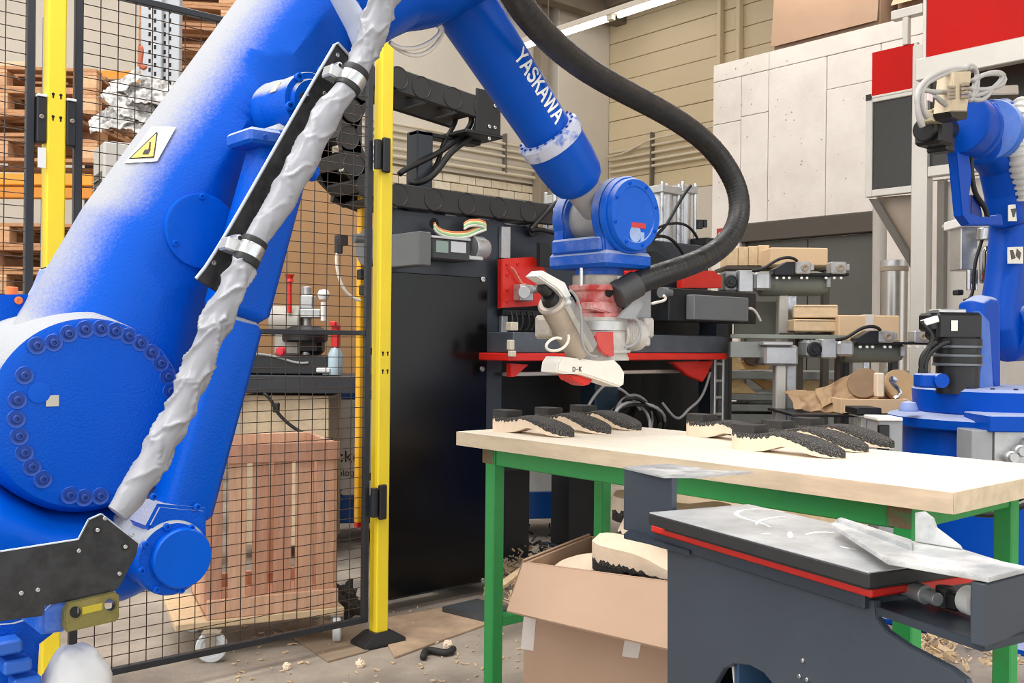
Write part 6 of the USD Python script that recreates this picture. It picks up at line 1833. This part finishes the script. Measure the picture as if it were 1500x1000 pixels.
gr.part('support_arm', tm([ybx(1406, 322, 1474, 328, 4.74, .2, .003)]), paint_grey)

# ------------------------------------------------------------------ sole carriers: two arms on posts, cartons and wood behind
tube_g = mat('carrier_grey_green', '7c8075', .45, var=.12, vs=6)
wood_p = mat('block_wood', 'dabd96', .75, var=.15, vs=8, stretch=(6, 1, 6), bump=.06, bs=40)
cart_m = mat('carton_tan', 'd6b690', .8, var=.06, vs=4)


def carrier(Y, u0, u1, v0, v1, label, mirror=0):
    """grey half-round carrier arm with gear motor and gripper heads"""
    t = Thing('carrier_arm', label, 'conveyor', P((u0 + u1) / 2, v1, Y), yaw=0)
    c0, c1 = P(u0, (v0 + v1) / 2, Y + .1), P(u1, (v0 + v1) / 2, Y + .1)
    r = (v1 - v0) / 2 / F * Y
    t.part('arm_tube', lathe(c0, c1 - c0, [(0, 0), (r * .95, 0), (r, .006), (r, np.linalg.norm(c1 - c0) - .06), (r * .8, np.linalg.norm(c1 - c0) - .01), (0, np.linalg.norm(c1 - c0))], 32), tube_g, smooth=35)
    t.part('drive_cap', tm([ybx(u0 - 6, v0 + 1, u0 + 18, v1 - 9, Y - .02, .22, .012), ybx(u0 - 12, v0 + 8, u0 - 4, v1 - 12, Y + .02, .1, .01)]), alu_m)
    t.part('gear_box', ybx(u0 - 30, v0 - 2, u0 - 8, v1 - 6, Y - .0, .18, .006), alu_m)
    mt = t.part('drive_motor', tm([ybx(u0 - 52, v0 + 0, u0 - 31, v1 - 7, Y + .01, .16, .012)]), mat('gear_grey', '8f9290', .45, metal=.4, var=.15, vs=10))
    cc = P(u0 - 41, (v0 + v1) / 2 - 3, Y + .01)
    t.part('motor_bearing', lathe(cc, -FV, [(.036, -.005), (.036, .006), (.028, .008), (.026, .004), (.014, .004), (.012, .01), (0, .01)], 24), motor_m, parent=mt)
    t.part('sensor_head', hull(np.vstack([ybx(u0 + 22, v0 - 4, u0 + 52, v0 + 6, Y - .03, .1, .004).vertices, ybx(u0 + 40, v0 - 14, u0 + 54, v0 - 4, Y - .03, .1, .004).vertices])), motor_m)
    for du in (54, 106):
        g_ = t.part('gripper_head', tm([ybx(u0 + du, v0 - 14, u0 + du + 22, v0 + 4, Y - .04, .09, .006), ybx(u0 + du + 20, v0 - 11, u0 + du + 27, v0 - 1, Y - .03, .06, .004)]), mat('gripper_alu', 'bdbcb9', .4, metal=.5, var=.2, vs=16))
        t.part('gripper_roller', lathe(P(u0 + du + 13, v0 - 5, Y - .04), -FV, [(.02, -.004), (.02, .008), (.012, .01), (.006, .004), (0, .004)], 16), steelgrey_m, parent=g_)
    t.part('gripper_bar', ybx(u0 + 20, v0 + 2, u0 + 132, v0 + 7, Y - .02, .1, .003), motor_m)
    for du in (26, 36, 44, 62, 70, 98, 110, 120):
        t.part('bar_screw', lathe(P(u0 + du, v0 + 10, Y - .03), -FV, [(.007, -.004), (.007, .004), (0, .006)], 10), white_m)
    t.part('carrier_cable', tube(spline([P(u, v, Y - .05) for u, v in ((u0 - 10, v0 - 1), (u0 + 10, v0 - 6), (u0 + 26, v0 - 16), (u0 + 44, v0 - 20), (u0 + 56, v0 - 14))], 18), .008, 8), cable_m, smooth=True)
    t.part('end_hook', ybx(u1 - 2, v0 + 8, u1 + 4, v0 + 24, Y + .02, .04, .004), alu_m)
    return t


t1 = carrier(5.3, 1112, 1213, 397, 434, 'upper grey carrier arm with motor and gripper heads, in front of the door')
t1.part('post', ybx(1141, 432, 1152, 740, 5.38, .06, .004), profile_m)
t1.part('post', ybx(1153, 432, 1164, 740, 5.40, .06, .004), steel_m)
t2 = carrier(4.75, 1234, 1322, 498, 531, 'lower grey carrier arm with motor and gripper heads, left of the right robot')
t2.part('post', ybx(1249, 529, 1262, 740, 4.85, .05, .004), profile_m)
t2.part('post', ybx(1264, 529, 1272, 740, 4.87, .05, .004), steel_m)
t2.part('gear_case', tm([ybx(1120, 505, 1170, 536, 4.76, .2, .012), ybx(1118, 500, 1162, 506, 4.74, .2, .004)]), alu_m)
t2.part('gear_post', ybx(1137, 534, 1151, 640, 4.78, .07, .005), profile_m)
t2.part('gear_post', ybx(1152, 534, 1166, 640, 4.80, .07, .005), alu_m)
t2.part('cross_rail', ybx(1070, 489, 1240, 497, 4.86, .05, .003), tube_g)
t2.part('cross_rail', ybx(1070, 500, 1122, 524, 4.84, .05, .003), mat('rail_grey', '8e918c', .45, metal=.3, var=.15, vs=8))
# things on the carriers
for k, (u0, u1) in enumerate(((1066, 1081), (1082, 1096), (1097, 1110), (1111, 1127))):
    solo('wooden_block', 'upright wooden block in the row behind the upper carrier arm, %s' % ('first from the left', 'second from the left', 'third from the left', 'next to the carton')[k], 'wood block',
         ybx(u0, 362 - k, u1, 389, 5.7, .2, .003), wood_p, group='wooden blocks behind the upper carrier arm')
solo('block_shelf', 'dark shelf carrying wooden blocks behind the upper carrier arm', 'shelf', tm([ybx(1062, 389.5, 1216, 396, 5.66, .3, .003), ybx(1064, 396, 1070, 760, 5.67, .05, .003), ybx(1206, 396, 1212, 760, 5.67, .05, .003)]), mat('shelf_dark', '4a4238', .6))
c3 = Thing('carton', 'long tan carton lying on the upper carrier arm', 'box', P(1171, 403, 5.5), yaw=0)
c3.part('carton_body', ybx(1129, 362, 1213, 389.3, 5.5, .3, .006), cart_m)
for k, (v0, v1, lab) in enumerate(((446, 466, 'upper of the two tan cartons stacked right of the carrier post'), (467, 486, 'lower of the two tan cartons stacked right of the carrier post'))):
    c4 = Thing('carton', lab, 'box', P(1196, v1, 5.05), yaw=math.radians(-14 + 8 * k), group='cartons stacked by the carrier post')
    c4.part('carton_body', ybx(1164, v0, 1226, v1, 5.05, .22, .006, math.radians(-14 + 8 * k)), wood_p)
    c4.part('carton_seam', ybx(1166, v0 + 1, 1225, v0 + 3, 5.045, .02, .001, math.radians(-14 + 8 * k)), cardedge_m)
solo('stack_shelf', 'dark bar shelf under the stacked tan cartons', 'shelf', tm([ybx(1160, 487, 1236, 497, 5.1, .25, .003), ybx(1168, 496, 1174, 780, 5.2, .04, .003), ybx(1226, 496, 1232, 780, 5.2, .04, .003)]), mat('shelf_dark', '4a4238', .6))
c5 = Thing('carton', 'wide pale carton standing behind the lower carrier arm', 'box', P(1274, 502, 5.0), yaw=0)
c5.part('carton_body', ybx(1229, 461, 1318, 500, 4.98, .25, .006), cart_m)
c5.part('carton_tape', ybx(1268, 460.4, 1280, 500, 4.978, .25, .001), tape_m)
solo('carton_stand', 'dark stand behind the lower carrier arm under the wide carton', 'stand', tm([ybx(1226, 500.5, 1322, 507, 4.98, .28, .003), ybx(1236, 507, 1244, 740, 5.1, .05, .003), ybx(1306, 507, 1314, 740, 5.1, .05, .003)]), motor_m)
solo('grey_cover_sheet', 'grey green cover sheet hanging below the upper carrier arm', 'panel', ybx(1076, 440, 1140, 492, 5.55, .02, .004), mat('sheet_grey_green', '75786c', .5, var=.1, vs=5))
wf_ = Thing('steel_rack', 'grey steel rack with stacked boards under the carrier arms', 'rack', P(1105, 640, 5.9) * [1, 1, 0], yaw=0)
for v0, v1 in ((543, 557), (577, 588), (592, 604), (606, 622)):
    wf_.part('rack_rail', ybx(1058, v0, 1250, v1, 5.78, .34, .004), mat('rail_grey', '8e918c', .45, metal=.3, var=.15, vs=8))
for u in (1060, 1246):
    wf_.part('rack_leg', ybx(u, 500 if u < 1100 else 545, u + 8, 740, 5.9, .06, .003), profile_m)
wd2 = [mat('board_light', 'e0bd86', .7, var=.15, vs=8, stretch=(1, 6, 6)), mat('board_mid', 'c99a5e', .7, var=.15, vs=8, stretch=(1, 6, 6)), mat('board_dark', '5a4632', .7)]
bl_ = [((1060, 524), (1080, 521), (1092, 541), (1072, 542)), ((1082, 530), (1110, 527), (1128, 536), (1126, 541), (1086, 542)), ((1064, 556), (1084, 555), (1108, 576), (1066, 576)), ((1100, 555), (1124, 556), (1140, 560), (1138, 576), (1122, 570)), ((1168, 557), (1205, 552), (1228, 560), (1226, 576), (1168, 576)), ((1106, 522), (1122, 521), (1122, 528), (1106, 528))]
for k, pts in enumerate(bl_):
    Yk = 5.80 + .03 * k
    solo('wooden_board', 'offcut wooden board in the steel rack, %s' % ('upper level, leftmost', 'upper level, second from the left', 'lower level, leftmost', 'lower level, in the middle', 'lower level, right of the carrier post', 'small square piece on the upper level')[k], 'board',
         ngon([P(u, v, Yk) for u, v in pts], FV, .05, .002), wd2[k % 2], group='offcut boards in the steel rack')
solo('dark_offcut', 'dark brown offcut beside pale boards in the upper rack level', 'board', ngon([P(u, v, 5.79) for u, v in ((1090, 524), (1106, 522), (1118, 530), (1104, 536), (1094, 532))], FV, .05, .002), wd2[2])
solo('plastic_wrap', 'crumpled grey plastic wrap at the end of the steel rack', 'plastic wrap', crumple(P(1118, 583, 5.9), .12, 41, (1.5, .5, .5), .5), mat('wrap_grey', 'b5b2ac', .35, var=.2, vs=14), 25)
solo('paper_bundle', 'crumpled brown packing paper right of the carrier post', 'paper', tm([sheet(P(1198, 590, 4.62), np.array([RV, EZ * .5 + FV * .85, EZ * .85 - FV * .5]), .13, .09, .022, 43), sheet(P(1226, 575, 4.60), np.array([RV * .9 + EZ * .4, EZ * .7 + FV * .7, EZ * .7 - FV * .7]), .10, .06, .02, 44)]), mat('paper_brown', 'a98a68', .8, var=.2, vs=8), 25)
bxp = Thing('parts_carton', 'open carton filled with round wooden pieces left of the right robot', 'box', P(1285, 603, 4.4), yaw=0)
bxp.part('carton_front', ybx(1236, 584, 1328, 606, 4.42, .02, .002), cart_m)
bxp.part('carton_back', ybx(1236, 575, 1328, 606, 4.78, .02, .002), cart_m)
bxp.part('carton_side', ybx(1232, 584, 1238, 606, 4.44, .34, .002), cart_m)
bxp.part('carton_side', ybx(1326, 584, 1332, 606, 4.44, .34, .002), cart_m)
bxp.part('carton_bottom', ybx(1236, 603, 1328, 606, 4.44, .34, .001), cart_m)
solo('parts_table', 'low dark table under the open carton of wooden pieces', 'table', tm([ybx(1160, 606.5, 1336, 612, 4.40, .42, .003), ybx(1166, 612, 1174, 800, 4.5, .05, .003), ybx(1322, 612, 1330, 780, 4.5, .05, .003)]), motor_m)
plyw = mat('plywood_disc', 'bf9d74', .65, var=.15, vs=8, bump=.05, bs=40)
wdk = mat('wood_disc_dark', '8a6c4c', .65, var=.2, vs=8)
for k, (u, v, r, ax3, m_, lab) in enumerate(((1266, 562, .075, (-.45, -.8, .45), wdk, 'round dark wooden disc leaning in the open carton, on the left'), (1320, 566, .085, (.15, -.85, .5), plyw, 'pale plywood disc leaning in the open carton, on the right'), (1298, 575, .06, (.5, -.7, .3), wdk, 'small dark wooden disc in the middle of the open carton'))):
    q_ = P(u, v, 4.55 + .02 * k)
    fr = frame_of(ax3)
    solo('wooden_disc', lab, 'wood piece', lathe(q_, fr[2], [(0, -.012), (r - .003, -.012), (r, -.009), (r, .009), (r - .003, .012), (0, .012)], 32), m_, 30)
solo('wooden_peg', 'pale wooden peg standing between discs in the open carton', 'wood piece', ybx(1285, 546, 1296, 582, 4.46, .05, .006), cork_m)
solo('metal_hinge', 'bright metal hinge on the plywood disc in the open carton', 'hinge', tm([tube(spline([P(u, v, 4.47) for u, v in ((1306, 556), (1312, 566), (1318, 574), (1310, 584))], 14), .010, 8), lathe(P(1307, 556, 4.46), -FV, [(.016, 0), (.016, .02), (0, .024)], 14)]), steel_m)
dv = Thing('junction_cabinet', 'small grey junction cabinet standing between sole blanks and right robot', 'cabinet', P(1303, 660, 3.5) * [1, 1, 0], yaw=0)
dv.part('cabinet_body', ybx(1288, 616, 1321, 800, 3.45, .12, .004), mat('plate_grey', '9b9da0'))
dv.part('cabinet_top', ybx(1286, 611, 1323, 617, 3.44, .14, .003), white_m)
dv.part('cable_grille', ybx(1288, 622, 1303, 660, 3.44, .02, .003), motor_m)
solo('black_module', 'flat black module beside the flange of the right robot', 'module', ybx(1256, 597, 1292, 608, 4.0, .15, .004), motor_m)
solo('module_stand', 'slim steel stand under the flat black module', 'stand', tm([ybx(1262, 608.5, 1268, 800, 4.05, .05, .003), ybx(1282, 608.5, 1288, 800, 4.05, .05, .003), ybx(1258, 608.2, 1290, 611, 4.01, .12, .002)]), profile_m)

# ------------------------------------------------------------------ floor clutter
ply_m = mat('floor_plywood', 'c0a588', .75, col2='9c8570', vs=5, thr=(.35, .6), bump=.05, bs=30)
def flatpoly(pts, th, m, name, label, cat, z=0.001):
    return solo(name, label, cat, ngon([G(u, v, z + th) for u, v in pts], -EZ, th, .001), m)


flatpoly(((578, 962), (735, 905), (700, 880), (560, 905), (566, 940)), .006, ply_m, 'plywood_sheet', 'dusty plywood sheet on the floor right of the yellow post', 'board')
flatpoly(((408, 918), (480, 968), (540, 952), (532, 920), (470, 900)), .005, mat('sheet_brown', '9a8670', .7, var=.15, vs=6), 'cardboard_sheet', 'brown sheet on the floor under the gate end', 'sheet')
flatpoly(((648, 888), (700, 876), (745, 890), (720, 905)), .02, mat('plate_rusty', '4b4f52', .6, var=.2, vs=8), 'steel_plate', 'grey steel plate on the floor behind the left table leg', 'plate', .008)
chip_m = mat('wood_chip', 'd9bd98', .8, var=.25, vs=30)
rc_ = np.random.RandomState(21)


def chips(name, label, n, area, size, m, pile=0.):
    out = []
    for k in range(n):
        u0, v0 = area(rc_)
        c = G(u0, v0, 0)
        s = size * rc_.uniform(.4, 1.3)
        A = trimesh.transformations.random_rotation_matrix(rc_.rand(3))[:3, :3]
        if not pile:
            A = np.array([[math.cos(k), math.sin(k), .2], [-math.sin(k), math.cos(k), .1], [0, 0, 1.0]])
        h_ = pile * rc_.rand() if pile else 0
        out.append(bx(c + EZ * (.004 + h_), A, [s, s * rc_.uniform(.2, .5), .0018], 0))
    p = numbered('/World', name)
    g = usdkit.mesh(stage, p, tm(out), m)
    setdata(g.GetPrim(), label=label, category='wood chips', kind='stuff')


chips('wood_chips', 'heap of curly pale wood chips on the floor right of the stand', 420, lambda r: (1330 + abs(r.randn()) * 45 * r.choice([-.5, 1]), 962 + r.randn() * 12), .016, chip_m, .05)
chips('wood_chips', 'pale wood chips scattered over the floor between the fence and the table', 260, lambda r: (r.uniform(340, 960), r.uniform(890, 1040)), .008, chip_m)
chips('wood_chips', 'heap of pale curled shavings behind the left green table leg', 260, lambda r: (760 + r.randn() * 22, 862 + r.randn() * 26), .016, chip_m, .06)
chips('wood_chips', 'dark debris on the floor under the press', 160, lambda r: (r.uniform(700, 860), r.uniform(770, 850)), .02, mat('debris_dark', '33302d', .8), .015)
chips('wood_chips', 'wood chips on the floor right of the rear table leg', 140, lambda r: (r.uniform(1440, 1500), r.uniform(940, 975)), .010, chip_m)
for k, (u, v, r, m_, lab) in enumerate(((420, 976, .018, cork_m, 'pale scrap of foam on the floor below the gate, left one'), (528, 972, .020, cork_m, 'pale scrap of foam on the floor near the post foot'), (656, 945, .024, cork_m, 'pale pointed scrap lying on the dark strip right of the post'))):
    solo('foam_scrap', lab, 'scrap', crumple(G(u, v, r * .5), r, 60 + k, (.8, .8, .9), .6, 2), m_, 25)
solo('rubber_strip', 'dark bent rubber strip on the floor right of the yellow post', 'scrap', tube(spline([G(u, v, .014) for u, v in ((620, 962), (632, 952), (648, 955), (664, 950))], 16), .012, 8), mat('rubber_dark', '2a2828', .7), True)
solo('scrap_heap', 'dark crumpled scrap on the floor behind the dolly wheel', 'scrap', crumple(P(502, 882, 3.75), .07, 71, (1.0, .6, 1.1), .8), mat('debris_dark', '33302d'), 25)
flatpoly(((708, 868), (762, 830), (766, 836), (740, 856)), .012, wood_p, 'wood_splinter', 'pointed wooden splinter sticking out beside the left table leg', 'scrap', .18)
solo('white_bag', 'crumpled white plastic bag at the bottom left below the blue robot base', 'bag', crumple(P(112, 1022, 1.72), .085, 82, (.75, .55, 1.15), .14), mat('bag_white', 'd9d9d8', .4, var=.08, vs=10), 40)
solo('packing_paper', 'creased pale packing paper under the table, right of the left clamp', 'paper', sheet(P(1010, 728, 3.1), np.array([RV, EZ * .6 + FV * .8, EZ * .8 - FV * .6]), .16, .09, .02, 91), mat('paper_pale', 'c9b295', .8, var=.2, vs=8), 25)
solo('offcut_crate', 'low wooden crate of offcuts under the table, behind the black plate', 'crate', tm([ybx(980, 722, 1270, 800, 3.3, .02, .003), ybx(980, 722, 990, 800, 3.3, .35, .003), ybx(1262, 722, 1272, 800, 3.3, .35, .003), ybx(990, 740, 1262, 790, 3.34, .3, .01)]), wood_p)
solo('crate_stand', 'dark stand under the low crate of offcuts', 'stand', tm([ybx(985, 801, 1268, 812, 3.3, .34, .003)] + [bx(P(u, 806, Yq) * [1, 1, 0] + EZ * P(u, 812, 3.3)[2] / 2, np.eye(3), [.02, .02, P(u, 812, 3.3)[2] / 2 - .0005], .003) for u in (1000, 1250) for Yq in (3.34, 3.58)]), motor_m)
for k, (dv_, r) in enumerate(((0, .012), (6, .010), (12, .011))):
    solo('floor_cable', 'dark cable sagging below the right end of the table, %s' % ('uppermost', 'middle one', 'lowest')[k], 'cable', tube(spline([P(u, v + dv_, Y) for u, v, Y in ((1390, 728, 2.65), (1415, 736, 2.65), (1450, 740, 2.65), (1480, 734, 2.65), (1520, 715, 2.65), (1560, 690, 2.7))], 30), r, 8), (cable_m, cablegrey_m, cable_m)[k], True, group='cables below the right table end')
